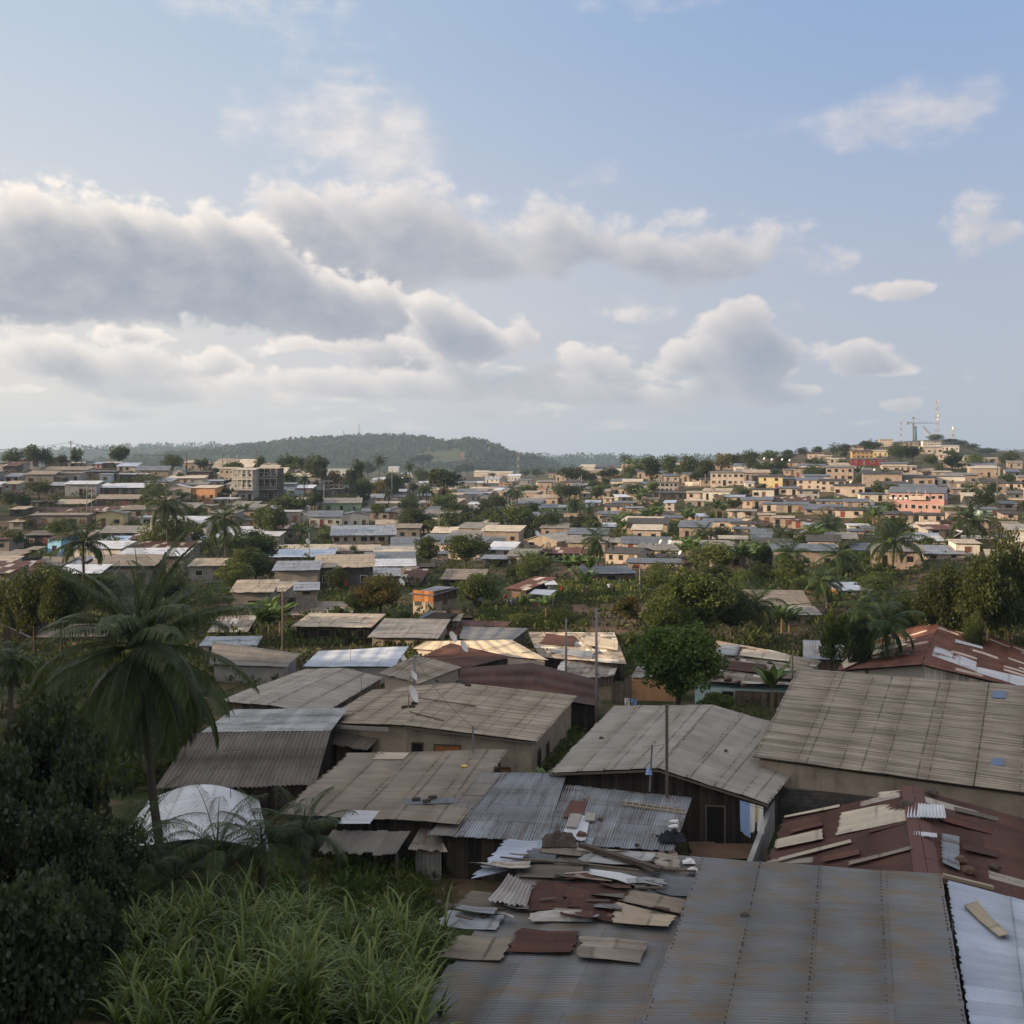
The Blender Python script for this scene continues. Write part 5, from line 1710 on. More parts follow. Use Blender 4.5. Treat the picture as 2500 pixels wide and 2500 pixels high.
# white sheet annex on its right
w_tl, w_tr, w_br, w_bl = at_z(2312, 2150, -15.75), at_z(2620, 2230, -15.9), at_z(2640, 2560, -15.9), at_z(2378, 2560, -15.75)
W_ = near_house('house', [w_bl, w_br, w_tr, w_tl], -19.3, 'grey_wall', 'annex with new pale metal roof at the lower right corner', ins=.5)
c = Corr()
c.patch(w_bl, w_br, w_tr, w_tl, 'a', 0.09, 0.01, 2.2, seed=14, key='W')
c.done('roof', 'blue_white_sheet', W_)
slab_sheet('W', [(2350, 2216), (2378, 2206), (2460, 2290), (2432, 2300)], 'cream_sheet', 'ribbed_sheet', 'short ribbed cream sheet lying loose on the pale annex roof', 'roof sheet', lift=.12, pitch=.14, amp=.04, run='b', seed=33)
m = World()
m.bar(on_roof('H_r', 2300, 2146, .15), on_roof('H_r', 2422, 2176, .15), .22, .12)
tag(m.done('timber_beam', 'pale_wood'), 'short pale beam lying at the lower edge of the rusty roof', 'beam')

d2_tl, d2_tr = at_z(1300, 2072, -16.75), at_z(1716, 2094, -16.4)
d2_bl, d2_br = at_z(960, 2560, -16.75), at_z(1550, 2560, -16.4)
E2 = near_house('house', [d2_bl, d2_br, d2_tr, d2_tl], -19.5, 'dark_plank_wall', 'shack whose grey roof is heaped with loose rusty and white sheets', 'shack', ins=.7)
c = Corr()
c.patch(d2_bl, d2_br, d2_tr, d2_tl, 'a', 0.16, 0.012, 2.0, seed=15, key='E2', lift=.02, wob=.08, rag=.15)
c.done('roof', 'blue_grey_fibre', E2)
GRP = 'loose sheets on the heaped roof'
LOOSE = [
    ([(1150, 2146), (1288, 2118), (1330, 2056), (1240, 2054)], 'blue_white_sheet', 'a', .10, .0, 'bright bluish white sheet at the back left of the heaped roof'),
    ([(1320, 2094), (1612, 2108), (1622, 2084), (1330, 2062)], 'fibre_cement', 'a', .12, .05, 'long beige sheet along the back edge of the heaped roof'),
    ([(1410, 2118), (1580, 2126), (1600, 2092), (1450, 2082)], 'pale_zinc', 'a', .2, .05, 'white sheet under the dark fallen beam'),
    ([(1278, 2116), (1360, 2112), (1358, 2082), (1288, 2084)], 'slate_sheet', 'a', .16, .0, 'small grey flat sheet behind the bent sheet'),
    ([(1270, 2146), (1420, 2158), (1430, 2124), (1284, 2116)], 'fibre_cement_brown', 'a', .1, .0, 'brown flat sheet in the middle of the heap'),
    ([(1270, 2232), (1372, 2228), (1400, 2164), (1316, 2162)], 'rust_plain', 'a', .08, .0, 'dark rusty sheet behind the dented bent sheet'),
    ([(1350, 2246), (1500, 2256), (1540, 2184), (1400, 2154)], 'rust_plain', 'a', .11, .0, 'broad dark rusty sheet in the middle of the heap'),
    ([(1440, 2150), (1574, 2182), (1588, 2160), (1446, 2130)], 'white_sheet', 'a', .2, .08, 'crumpled white corrugated sheet below the dark beam'),
    ([(1404, 2210), (1520, 2222), (1536, 2196), (1420, 2184)], 'zinc', 'a', .17, .0, 'plain zinc sheet lying on the rusty one'),
    ([(1516, 2212), (1666, 2240), (1676, 2208), (1544, 2178)], 'fibre_cement', 'a', .18, .0, 'stained beige sheet next to the flat grey-blue roof'),
    ([(1496, 2268), (1630, 2280), (1652, 2246), (1508, 2214)], 'sandy_sheet', 'a', .15, .05, 'cream corrugated sheet in front at the right of the heap'),
    ([(1196, 2216), (1290, 2232), (1304, 2180), (1240, 2150)], 'loose_tin_c', 'b', .35, .0, 'dented bent sheet curling up at the left of the heap'),
    ([(1590, 2186), (1680, 2196), (1690, 2150), (1600, 2140)], 'slate_sheet', 'a', .1, .0, 'grey sheet right of the crumpled white one'),
    ([(1060, 2262), (1210, 2276), (1230, 2236), (1090, 2226)], 'zinc', 'a', .1, .0, 'grey zinc sheet at the left front of the heaped roof'),
    ([(1100, 2226), (1230, 2226), (1240, 2190), (1150, 2180)], 'fibre_cement_brown', 'a', .08, .0, 'brown stained sheet left of the dented bent sheet'),
    ([(1240, 2330), (1400, 2336), (1410, 2280), (1270, 2272)], 'rust_plain', 'a', .09, .0, 'rusty sheet at the very front of the heaped roof'),
    ([(1400, 2350), (1560, 2360), (1580, 2306), (1420, 2296)], 'patchwork', 'a', .12, .0, 'mottled sheet below the cream corrugated one'),
    ([(1080, 2350), (1230, 2356), (1246, 2300), (1110, 2290)], 'fibre_cement', 'a', .11, .03, 'stained pale sheet at the lower left of the heaped roof'),
    ([(1600, 2132), (1660, 2130), (1660, 2098), (1612, 2096)], 'patchwork', 'a', .2, .05, 'small torn sheet beside the end of the dark beam'),
]
roof_mat('loose_tin_c', (0.46, 0.43, 0.39), (0.26, 0.23, 0.20), joint=.3, tint=.2, metal=.2, rough=.5, rust=(0.14, 0.06, 0.035), rust_amt=.3)
for k, (pts, mm, run, lf, cu_, lab) in enumerate(LOOSE):
    bent = mm == 'loose_tin_c'
    slab_sheet('E2', pts, mm, 'roof_sheet', lab, 'roof sheet', lift=lf * .6 + .004 * k, pitch=.11 if not bent else .2, amp=.018 if not bent else .045, run=run, curl=cu_, seed=40 + k, group=GRP)
m = World()
m.bar(on_roof('E2', 1418, 2084, .38), on_roof('E2', 1614, 2142, .30), .26, .16)
m.bar(on_roof('E2', 1560, 2124, .30), on_roof('E2', 1600, 2144, .26), .34, .06)
tag(m.done('timber_beam', 'stone_dark'), 'long dark beam fallen across the heaped roof', 'beam')
for (a, b, lab) in (((1440, 2126), (1560, 2140), 'thin brown batten lying under the dark beam'), ((1282, 2112), (1440, 2124), 'dark batten along the middle of the heap'), ((1580, 2132), (1700, 2142), 'thin batten at the right of the heaped roof')):
    m = World()
    m.bar(on_roof('E2', *a, .24), on_roof('E2', *b, .24), .12, .07)
    tag(m.done('batten', 'weathered_wood'), lab, 'batten', 'battens on the heaped roof')


def crumple(loc, sx, sy, sz, seed, ma, name, n=9):
    """a heap of cloth or sheeting"""
    mb = MB()
    for i in range(n):
        for j in range(n):
            x, y = i / (n - 1) * 2 - 1, j / (n - 1) * 2 - 1
            e = max(0, 1 - x * x) * max(0, 1 - y * y)
            z = sz * (e ** .5) * (.55 + .9 * noise.noise(Vector((x * 2.4 + seed, y * 2.4, seed)))) if e > 0 else 0
            mb.v.append((x * sx * (1 + .25 * noise.noise(Vector((y * 2, seed, 1)))), y * sy * (1 + .25 * noise.noise(Vector((x * 2, 3, seed)))), z))
    mb.f = [(i * n + j, (i + 1) * n + j, (i + 1) * n + j + 1, i * n + j + 1) for i in range(n - 1) for j in range(n - 1)]
    mb.m = [0] * len(mb.f)
    return mb.build(name, MAT[ma], None, False, loc)


def stone_mesh(seed, s):
    me = bpy.data.meshes.new('stone')
    bm = bmesh.new()
    bmesh.ops.create_icosphere(bm, subdivisions=2, radius=s)
    for v in bm.verts:
        v.co *= 1 + .45 * noise.noise(v.co / s * 1.3 + Vector((seed * 3.1, 0, 0)))
        v.co.z *= .68
    bm.to_mesh(me)
    bm.free()
    return me


STONES = [stone_mesh(k, 1.0) for k in range(5)]
for me in STONES[:3]:
    me.materials.append(MAT['stone_dark'])
for me in STONES[3:]:
    me.materials.append(MAT['stone_brown'])


def stone(key, u, v, s, label, group=None, k=0, lift=0.0):
    o = bpy.data.objects.new('stone', STONES[k % 5])
    COL.objects.link(o)
    o.location = on_roof(key, u, v, s * .45 + lift)
    o.scale = (s * 1.15, s, s)
    o.rotation_euler = (0, 0, (u * 7 + v) % 6.28)
    tag(o, label, 'stone', group)


for (key, u, v, s, lab, k) in [
    ('E2', 1092, 2220, .20, 'dark stone at the left edge of the heaped roof', 0), ('E2', 1184, 2242, .16, 'round stone holding down the left front of the heaped roof', 1), ('E2', 1212, 2238, .10, 'pebble-like stone right of the round one', 2),
    ('E2', 1072, 2206, .13, 'small cluster stone beside the grass', 2), ('E2', 1392, 2178, .18, 'dark lump on the broad rusty sheet', 0), ('E2', 1492, 2244, .17, 'rusty round weight in front of the rusty sheets', 3),
    ('E2', 1642, 2086, .16, 'brown stone behind the torn sheet', 4), ('E2', 1228, 2112, .17, 'pale brown stone on the bluish white sheet', 3), ('E', 1818, 2238, .13, 'lone dark stone on the flat grey-blue roof', 1),
    ('C_r', 1420, 2042, .22, 'brown stone holding the white patch on the zinc roof', 3), ('C_r', 1466, 2002, .12, 'small dark stone on the zinc roof', 1), ('C_r', 1556, 2064, .10, 'dark pebble near the front edge of the zinc roof', 0),
    ('H_l', 2212, 1972, .34, 'big dark lump on the ridge of the rusty roof', 0), ('H_r', 2345, 2105, .24, 'grey rock on the right slope of the rusty roof', 4), ('H_r', 2362, 2130, .25, 'broken rock below the grey one on the rusty roof', 3),
    ('H_r', 2276, 1940, .26, 'dark rock behind the ridge of the rusty roof', 1), ('H_r', 2428, 2122, .22, 'dark rock at the far right of the rusty roof', 0),
    ('A_r', 1066, 1664, .16, 'dark brick at the back of the pale corrugated roof', 0), ('B', 1212, 1876, .12, 'small dark stone at the right of the brownish roof', 0), ('D_l', 1468, 1804, .12, 'dark scrap on the left slope of the grey gable', 2),
    ('D_r', 1772, 1834, .10, 'dark scrap on the right slope of the grey gable', 1)]:
    stone(key, u, v, s, lab, 'stones weighing down the roofs', k)


def brick_pile(key, u, v, lab, n=6, s=.2, k=0):
    mb = World()
    r = random.Random(int(u))
    base = on_roof(key, u, v, .03)
    for i in range(n):
        a = r.uniform(-.4, .4)
        ux_, uy_ = Vector((math.cos(a), math.sin(a), 0)), Vector((-math.sin(a), math.cos(a), 0))
        o = base + Vector((r.uniform(-.55, .55), r.uniform(-.2, .2), 0))
        z = base.z + (.17 if i > n * .6 else 0)
        mb.obox(o, ux_, uy_, -s, s, -s * .5, s * .5, z, z + .18)
    o = mb.done('concrete_blocks', 'stone_dark')
    tag(o, lab, 'blocks')


def brick(key, u, v, lab, yaw=0.1, s=.2, m_='stone_dark'):
    mb = MB()
    mb.box((-s, -s * .5, 0), (s, s * .5, .17))
    mb.box((-s * .7, -s * .3, .165), (-s * .15, s * .3, .185))
    mb.box((s * .15, -s * .3, .165), (s * .7, s * .3, .185))
    o = mb.build('concrete_block', MAT[m_], None, False, on_roof(key, u, v, .02))
    o.rotation_euler = (0, 0, yaw)
    tag(o, lab, 'block', 'loose blocks on the roofs')


for (key, u, v, lab, yw) in [('A_l', 988, 1730, 'dark block left in the pile holding the main roof dish', .3), ('A_l', 1006, 1729, 'dark block right in the pile holding the main roof dish', -.2), ('A_l', 1012, 1721, 'dark block at the back of the dish pile', .1),
                             ('A_r', 1120, 1667, 'leftmost of the blocks on the crest of the pale roof', .2), ('A_r', 1132, 1671, 'middle one of the blocks on the crest of the pale roof', -.3), ('A_r', 1142, 1676, 'rightmost of the blocks on the crest of the pale roof', .5),
                             ('B', 1016, 1957, 'single block on the grey patch of the brownish roof', .2), ('B', 1042, 1961, 'block lying flat right of the single block on the brownish roof', .9), ('B', 1056, 1952, 'tilted block at the end of the grey patch on the brownish roof', .5)]:
    brick(key, u, v, lab, yw)
slab_sheet('B', [(980, 1968), (1108, 1964), (1110, 1950), (990, 1952)], 'slate_sheet', 'patch_sheet', parent=B, lift=.04, amp=.006, seed=61)
slab_sheet('B', [(824, 2014), (902, 2014), (926, 1982), (850, 1980)], 'white_sheet', 'patch_sheet', parent=B, lift=.04, amp=.01, seed=62)
slab_sheet('B', [(908, 1856), (984, 1856), (1000, 1840), (925, 1838)], 'cream_sheet', 'patch_sheet', parent=B, lift=.04, amp=.01, seed=63)
slab_sheet('C_r', [(1368, 2052), (1430, 2056), (1440, 1996), (1392, 1990)], 'white_sheet', 'patch_sheet', parent=Cc, lift=.045, seed=64, run='b')
slab_sheet('C_r', [(1374, 1996), (1422, 2000), (1434, 1960), (1394, 1954)], 'red_rust', 'patch_sheet', parent=Cc, lift=.03, seed=65, run='b')
slab_sheet('C_l', [(1050, 2040), (1108, 2044), (1226, 1888), (1178, 1886)], 'fibre_cement_grey', 'patch_sheet', parent=Cc, lift=.03, seed=66, run='b', pitch=.115, amp=.016)
for (pts, lab) in (([(1382, 2024), (1408, 2026), (1420, 1994), (1396, 1992)], 'grey slab leaning on the white patch of the zinc roof'), ([(1428, 2008), (1452, 2010), (1454, 1992), (1430, 1990)], 'small square slab right of the white patch on the zinc roof')):
    mb = World()
    s = [on_roof('C_r', u, v, .14) for u, v in pts]
    mb.add(s + [q - Vector((0, 0, .07)) for q in s], [(0, 1, 2, 3), (0, 4, 5, 1), (1, 5, 6, 2), (2, 6, 7, 3), (3, 7, 4, 0), (7, 6, 5, 4)])
    tag(mb.done('stone_slab', 'concrete'), lab, 'slab')
# wooden ladder lying on the zinc roof
m = World()
la, lb = on_roof('C_r', 1520, 1962, .12), on_roof('C_r', 1672, 1984, .12)
dn = (on_roof('C_r', 1520, 1972, .12) - on_roof('C_r', 1520, 1962, .12)).normalized() * .38
m.bar(la, lb, .07, .07)
m.bar(la + dn, lb + dn, .07, .07)
lad = m.done('ladder', 'pale_wood')
tag(lad, 'pale wooden ladder lying across the zinc roof', 'ladder')
for k in range(9):
    rm_ = World()
    a = la.lerp(lb, (k + .5) / 9)
    rm_.bar(a, a + dn, .05, .05)
    rm_.done('rung', 'pale_wood', lad)
o = crumple(on_roof('C_r', 1640, 2050, .05), 0.62, 0.5, .42, 5, 'cloth_dark', 'dark_jacket')
tag(o, 'dark navy jacket drying at the front corner of the zinc roof', 'jacket')
o = crumple(on_roof('E2', 1366, 2068, .2), 0.75, 0.55, .6, 8, 'stone_dark', 'rag_heap')
tag(o, 'heap of black rags at the back of the heaped roof', 'rag heap')
o = crumple(on_roof('E2', 1372, 2246, .1), 1.15, 0.35, .3, 13, 'plastic_sheet', 'plastic_tarpaulin')
tag(o, 'crumpled grey plastic tarpaulin at the front of the heaped roof', 'tarpaulin')
for (u, v, lab) in ((1682, 2112, 'white plastic bag on the right of the heaped roof'), (1692, 2134, 'pale plastic bag lying below the other bag')):
    o = crumple(on_roof('E2', u, v, .12), .25, .18, .2, u, 'cloth_white', 'plastic_bag')
    tag(o, lab, 'plastic bag')


def shoe(key, u, v, yaw, lab):
    mb = MB()
    n = 9
    rings = []
    for i in range(n):
        t = i / (n - 1)
        x = -.15 + .3 * t
        wd_ = .045 + .012 * math.sin(t * 3.1)
        if i in (0, n - 1):
            wd_ *= .55
        hh = .11 - .06 * max(0, t - .35) / .65
        rings.append([(x, -wd_, 0), (x, wd_, 0), (x, wd_ * .8, hh), (x, -wd_ * .8, hh)])
    for rg in rings:
        mb.v += rg
    for i in range(n - 1):
        for k in range(4):
            mb.f.append((i * 4 + k, i * 4 + (k + 1) % 4, i * 4 + 4 + (k + 1) % 4, i * 4 + 4 + k))
    mb.f += [(0, 1, 2, 3), tuple((n - 1) * 4 + k for k in (3, 2, 1, 0))]
    mb.m = [0] * len(mb.f)
    o = mb.build('shoe', MAT['cloth_white'], None, True, on_roof(key, u, v, .05))
    o.rotation_euler = (R(-12), 0, yaw)
    o.scale = (1.5, 1.5, 1.5)
    tag(o, lab, 'shoe', 'white shoes drying on the zinc roof')


shoe('C_r', 1646, 2012, 2.6, 'upper white shoe drying on the zinc roof above the jacket')
shoe('C_r', 1644, 2024, 2.9, 'lower white shoe drying on the zinc roof above the jacket')
mb = MB()
mb.tube([(0, 0, 0), (0, 0, .05), (0, 0, .05)], [.22, .17, .01], 12)
o = mb.build('plastic_bowl', MAT['plastic_yellow'], None, True, on_roof('B', 1134, 1872, .03))
tag(o, 'yellow plastic bowl upside down on the brownish roof', 'bowl')

# ---- I: steep brown ribbed roof left
i_bl, i_br = at_z(380, 1926, -17.45), at_z(770, 1918, -17.4)
i_tl, i_tr = at_z(470, 1790, -16.2), at_z(808, 1785, -16.2)
i_bk, i_bk2 = i_tl + Vector((.3, 5.0, -1.0)), i_tr + Vector((.3, 5.0, -1.0))
I_ = near_house('house', [i_bl, i_br, i_tr, i_bk2, i_bk, i_tl], -19.8, 'dark_plank_wall', 'dark house under the steep brown ribbed roof left of the beige house', ins=.5)
c = Corr()
c.patch(i_bl, i_br, i_tr, i_tl, 'b', 0.25, 0.05, 3.2, seed=16, key='I', wob=.05)
c.done('roof', 'fibre_cement_brown', I_)
c = Corr()
c.patch(i_tl + Vector((.5, .02, .02)), i_tr + Vector((0, .02, .02)), i_bk2 + Vector((0, 0, 1.25)), i_bk + Vector((.8, 0, 1.25)), 'b', 0.14, 0.012, 1.6, seed=17)
c.done('rear_roof', 'pale_zinc', I_)

# ---- J: pale gable roof with dark lap lines, behind left
j_fl, j_fr, j_rf = at_z(534, 1711, -16.7), at_z(786, 1745, -16.9), at_z(650, 1722, -16.35)
j_bl, j_br, j_rb = at_z(742, 1634, -16.5), at_z(936, 1654, -16.8), at_z(842, 1632, -15.9)
J = near_house('house', [j_fl, j_rf, j_fr, j_br, j_rb, j_bl], -19.9, 'plank_wall', 'plank house under the pale gable roof with dark diagonal lap lines', ins=.45)
c = Corr()
c.patch(j_fl, j_rf, j_rb, j_bl, 'a', 0.15, 0.011, 1.7, seed=18, key='J_l', lift=.03, wob=.07)
c.patch(j_rf, j_fr, j_br, j_rb, 'a', 0.15, 0.011, 1.7, seed=19, key='J_r', lift=.03, wob=.07, origin=(12, 4))
screw_heads(c, J, 0.045)
c.done('roof', 'lapped_fibre_grey', J)

# ---- K, L, M, N, O: the cluster behind the main house
k_fl, k_fr, k_br, k_bl = at_z(1112, 1690, -17.2), at_z(1470, 1726, -17.3), at_z(1448, 1658, -16.9), at_z(1126, 1630, -16.5)
k_ridge1, k_ridge2 = at_z(1300, 1618, -16.2), at_z(1308, 1700, -16.6)
K = near_house('house', [k_fl, k_ridge2, k_fr, k_br, k_ridge1, k_bl], -19.9, 'dark_plank_wall', 'house under the plain dark maroon roof behind the beige house', ins=.5)
c = Corr()
c.patch(k_fl, k_ridge2, k_ridge1, k_bl, 'b', 0.1, 0.01, 3, seed=21, key='K')
c.patch(k_ridge2, k_fr, k_br, k_ridge1, 'b', 0.1, 0.01, 3, seed=22, origin=(9, 1), key='K_r')
c.done('roof', 'rust_plain', K)


def simple_near(outline, zb, wm, rmat, run, pitch, amp, label, key, cat='house', seed=50, ins=.45, wob=.06, rag=.1, lap=1.8, drop=.14):
    root = near_house('house' if cat == 'house' else 'shed', outline, zb, wm, label, cat, ins=ins, drop=drop)
    cc = Corr()
    cc.patch(*outline, run, pitch, amp, lap, seed=seed, key=key, wob=wob, rag=rag)
    cc.done('roof', rmat, root)
    return root


simple_near([at_z(926, 1643, -17.0), at_z(1022, 1670, -17.2), at_z(1132, 1630, -16.7), at_z(1020, 1599, -16.4)], -19.9, 'cream_wall', 'ribbed_fibre_short', 'b', .30, .04, 'small cream house with ribbed pale roof behind the street pole', 'L', seed=51)
simple_near([at_z(1026, 1604, -17.2), at_z(1140, 1630, -17.3), at_z(1252, 1604, -17.0), at_z(1100, 1571, -16.4)], -20.0, 'dark_plank_wall', 'rust_plain', 'a', .12, .014, 'house with speckled dark rusty roof behind the ribbed pale roof', 'M', seed=52)
simple_near([at_z(738, 1628, -17.6), at_z(962, 1628, -17.5), at_z(998, 1578, -17.0), at_z(778, 1590, -17.1)], -20.1, 'grey_wall', 'blue_white_sheet', 'a', .12, .008, 'house with bright pale blue sheet roof left of the rusty ones', 'N', seed=53)
simple_near([at_z(1006, 1584, -17.6), at_z(1340, 1612, -17.6), at_z(1250, 1562, -17.0), at_z(1040, 1566, -17.1)], -20.1, 'cream_wall', 'cream_sheet', 'a', .14, .012, 'house with smooth cream metal roof behind the dark rusty one', 'O', seed=54)
simple_near([at_z(1316, 1604, -17.8), at_z(1530, 1622, -17.6), at_z(1500, 1544, -17.2), at_z(1290, 1544, -17.3)], -20.2, 'dark_plank_wall', 'patchwork', 'a', .14, .014, 'shack with torn brown and white patchwork roof by the tall street pole', 'P', 'shack', seed=55)
simple_near([at_z(1120, 1560, -17.7), at_z(1240, 1572, -17.7), at_z(1290, 1534, -17.4), at_z(1130, 1530, -17.5)], -20.2, 'plank_wall', 'slate_sheet', 'a', .14, .012, 'low shack with slate grey roof beside the banana bushes', 'P2', 'shack', seed=56)
simple_near([at_z(1350, 1660, -18.2), at_z(1500, 1648, -18.2), at_z(1520, 1606, -17.9), at_z(1370, 1612, -17.9)], -20.1, 'plank_wall', 'patchwork', 'b', .16, .02, 'collapsed looking shack roof of loose ribbed sheets', 'P3', 'shack', seed=57, wob=.25, rag=.3)
simple_near([at_z(510, 1622, -17.6), at_z(700, 1628, -17.5), at_z(736, 1596, -17.1), at_z(520, 1566, -16.9)], -20.0, 'grey_wall', 'fibre_cement_grey', 'b', .16, .012, 'grey house with shuttered window and dark roof left of the pale blue roof', 'S', seed=58)
simple_near([at_z(1690, 1660, -17.2), at_z(1950, 1676, -17.4), at_z(2005, 1612, -16.7), at_z(1742, 1562, -16.4)], -19.8, 'teal_wall', 'patchwork', 'a', .16, .02, 'teal walled shack under the stone-covered patchwork roof', 'T', 'shack', seed=59, wob=.16, rag=.25, drop=.55, ins=.3)
simple_near([at_z(1540, 1654, -17.3), at_z(1650, 1658, -17.3), at_z(1665, 1630, -16.9), at_z(1556, 1626, -16.9)], -19.8, 'orange_wall', 'fibre_cement_grey', 'b', .16, .02, ins=.1, label='small orange walled hut beside the young green tree', key='T2', cat='hut', seed=60)
simple_near([at_z(1960, 1608, -17.2), at_z(2060, 1612, -17.2), at_z(2060, 1565, -17.0), at_z(1960, 1562, -17.0)], -19.6, 'plank_wall', 'zinc', 'b', .14, .02, 'crooked grey shack between the patchwork roof and the red roof', 'T3', 'shack', seed=61)
simple_near([at_z(775, 2082, -17.9), at_z(966, 2086, -17.9), at_z(1003, 2030, -17.25), at_z(812, 2028, -17.25)], -19.6, None, 'fibre_cement_grey', 'b', .12, .016, 'open lean-to with grey corrugated roof at the edge of the tall grass', 'LN', 'lean-to', seed=62)
simple_near([at_z(996, 2074, -17.7), at_z(1092, 2080, -17.7), at_z(1064, 2014, -17.2), at_z(1030, 2014, -17.2)], -19.9, 'zinc_wall', 'patchwork', 'b', .12, .02, 'narrow hut clad in corrugated zinc between grass and dark shed', 'ZH', 'hut', seed=63) if 'zinc_wall' in MAT else None
tq = [s for s in bpy.data.objects if s.get('label', '').startswith('teal walled')][0]
ta, tb = inset([at_z(1690, 1660, -17.2), at_z(1950, 1676, -17.4), at_z(2005, 1612, -16.7), at_z(1742, 1562, -16.4)], .3)[:2]
tu = Vector((tb.x - ta.x, tb.y - ta.y, 0))
tl = tu.length
tu.normalize()
m = World()
m.obox(ta, tu, Vector((tu.y, -tu.x, 0)), tl * .4, tl + .05, .01, .06, -20.2, -17.95)
m.done('plank_panel', 'plank_wall', tq)
opening(tq, ta, tb, tl * .28, -19.6, .75, 1.5, name='door', frame='weathered_wood')
st = [s for s in bpy.data.objects if s.get('label', '').startswith('open lean-to')][0]
for (u, v) in ((785, 2082), (960, 2086)):
    p = at_z(u, v, -17.95)
    m = World()
    m.bar((p.x + .15, p.y + .1, -20.3), (p.x + .15, p.y + .1, -17.95), .09, .09)
    m.done('post', 'weathered_wood', st)

# ---- R: reddish gable at the right edge
r_rf, r_rb = at_z(2249, 1622, -14.9), at_z(2300, 1508, -14.6)
r_lf, r_lb = at_z(2042, 1636, -16.3), at_z(2110, 1570, -16.3)
r_ef, r_eb = at_z(2510, 1684, -16.4), at_z(2520, 1590, -16.4)
Rr_ = near_house('house', [r_lf, r_rf, r_ef, r_eb, r_rb, r_lb], -19.2, 'white_plank_wall', 'white boarded house under the big reddish rusty gable roof', ins=.6, drop=.2)
c = Corr()
c.patch(r_lf, r_rf, r_rb, r_lb, 'a', .13, .014, 2.4, seed=71, key='R_l', wob=.07, rag=.12)
c.patch(r_rf, r_ef, r_eb, r_rb, 'a', .13, .014, 2.4, seed=72, key='R_r', wob=.07, rag=.12, origin=(9, 4))
c.done('roof', 'red_rust', Rr_)
for k, pts in enumerate([[(2274, 1602), (2382, 1640), (2384, 1618), (2282, 1578)], [(2380, 1642), (2520, 1686), (2520, 1660), (2384, 1630)], [(2330, 1570), (2400, 1586), (2398, 1580), (2332, 1562)]]):
    slab_sheet('R_r', pts, 'white_sheet', 'patch_sheet', parent=Rr_, lift=.05, seed=80 + k)
for k, pts in enumerate([[(2052, 1624), (2240, 1568), (2250, 1556), (2070, 1608)], [(2076, 1604), (2250, 1550), (2270, 1534), (2110, 1584)], [(2060, 1634), (2128, 1604), (2132, 1596), (2056, 1624)]]):
    slab_sheet('R_l', pts, ['cream_sheet', 'sandy_sheet', 'cream_sheet'][k], 'patch_sheet', parent=Rr_, lift=.05, seed=84 + k)

# ---- white vaulted roof low on the left
vb = near_house('house', [at_z(300, 2140, -18.4), at_z(640, 2150, -18.6), at_z(560, 1985, -18.0), at_z(330, 1990, -18.0)], -19.8, 'grey_wall', 'low building with white vaulted metal roof behind the coconut trunk', ins=1.3, drop=.9)
prof = []
fl, fr_, bl, br_ = at_z(250, 2110, -18.3), at_z(660, 2080, -18.5), at_z(330, 1985, -17.9), at_z(610, 1985, -18.2)
NV = 16
c = Corr()
pts = []
for i in range(NV + 1):
    t = i / NV
    bow = math.sin(math.pi * (0.08 + .84 * t)) - math.sin(math.pi * .08)
    f_ = fl.lerp(fr_, t) + Vector((0, 0, 1.15 * bow))
    b_ = bl.lerp(br_, t) + Vector((0, 2.0, 1.15 * bow))
    pts.append((f_, b_))
for i in range(NV):
    c.patch(pts[i][0], pts[i + 1][0], pts[i + 1][1], pts[i][1], 'a', .1, .006, 9, seed=90, wob=0, rag=0, origin=(0, i * .5), lift=0)
c.done('roof', 'white_sheet', vb)

# ================================================================== trees and plants
def raw_mesh(name, V, F, mats, smooth=False):
    me = bpy.data.meshes.new(name)
    V = np.asarray(V, np.float32).reshape(-1, 3)
    F = np.asarray(F, np.int32)
    k = F.shape[1]
    me.vertices.add(len(V))
    me.vertices.foreach_set('co', V.ravel())
    me.loops.add(F.size)
    me.loops.foreach_set('vertex_index', F.ravel())
    me.polygons.add(len(F))
    me.polygons.foreach_set('loop_start', np.arange(0, F.size, k, dtype=np.int32))
    me.update(calc_edges=True)
    for m in mats:
        me.materials.append(m)
    return me


def unit(a):
    return a / np.maximum(np.linalg.norm(a, axis=-1, keepdims=True), 1e-9)


def leaf_quads(c, r, L, wd, up=0.25, out=None):
    """pointed leaves at C, facing outwards and a little up"""
    n = len(c)
    d = r.normal(size=(n, 3))
    if out is not None:
        d = d * .75 + out * .9
    d[:, 2] -= 0.25
    d = unit(d)
    nn = unit(r.normal(size=(n, 3)) + np.array([0, 0, 1.0]) * up * 3)
    s = unit(np.cross(d, nn))
    ln = L * (0.65 + 0.7 * r.random((n, 1)))
    w_ = ln * wd
    q = np.stack([c, c + d * ln * .45 + s * w_, c + d * ln, c + d * ln * .45 - s * w_], 1)
    return q.reshape(-1, 3), np.arange(4 * n).reshape(n, 4)


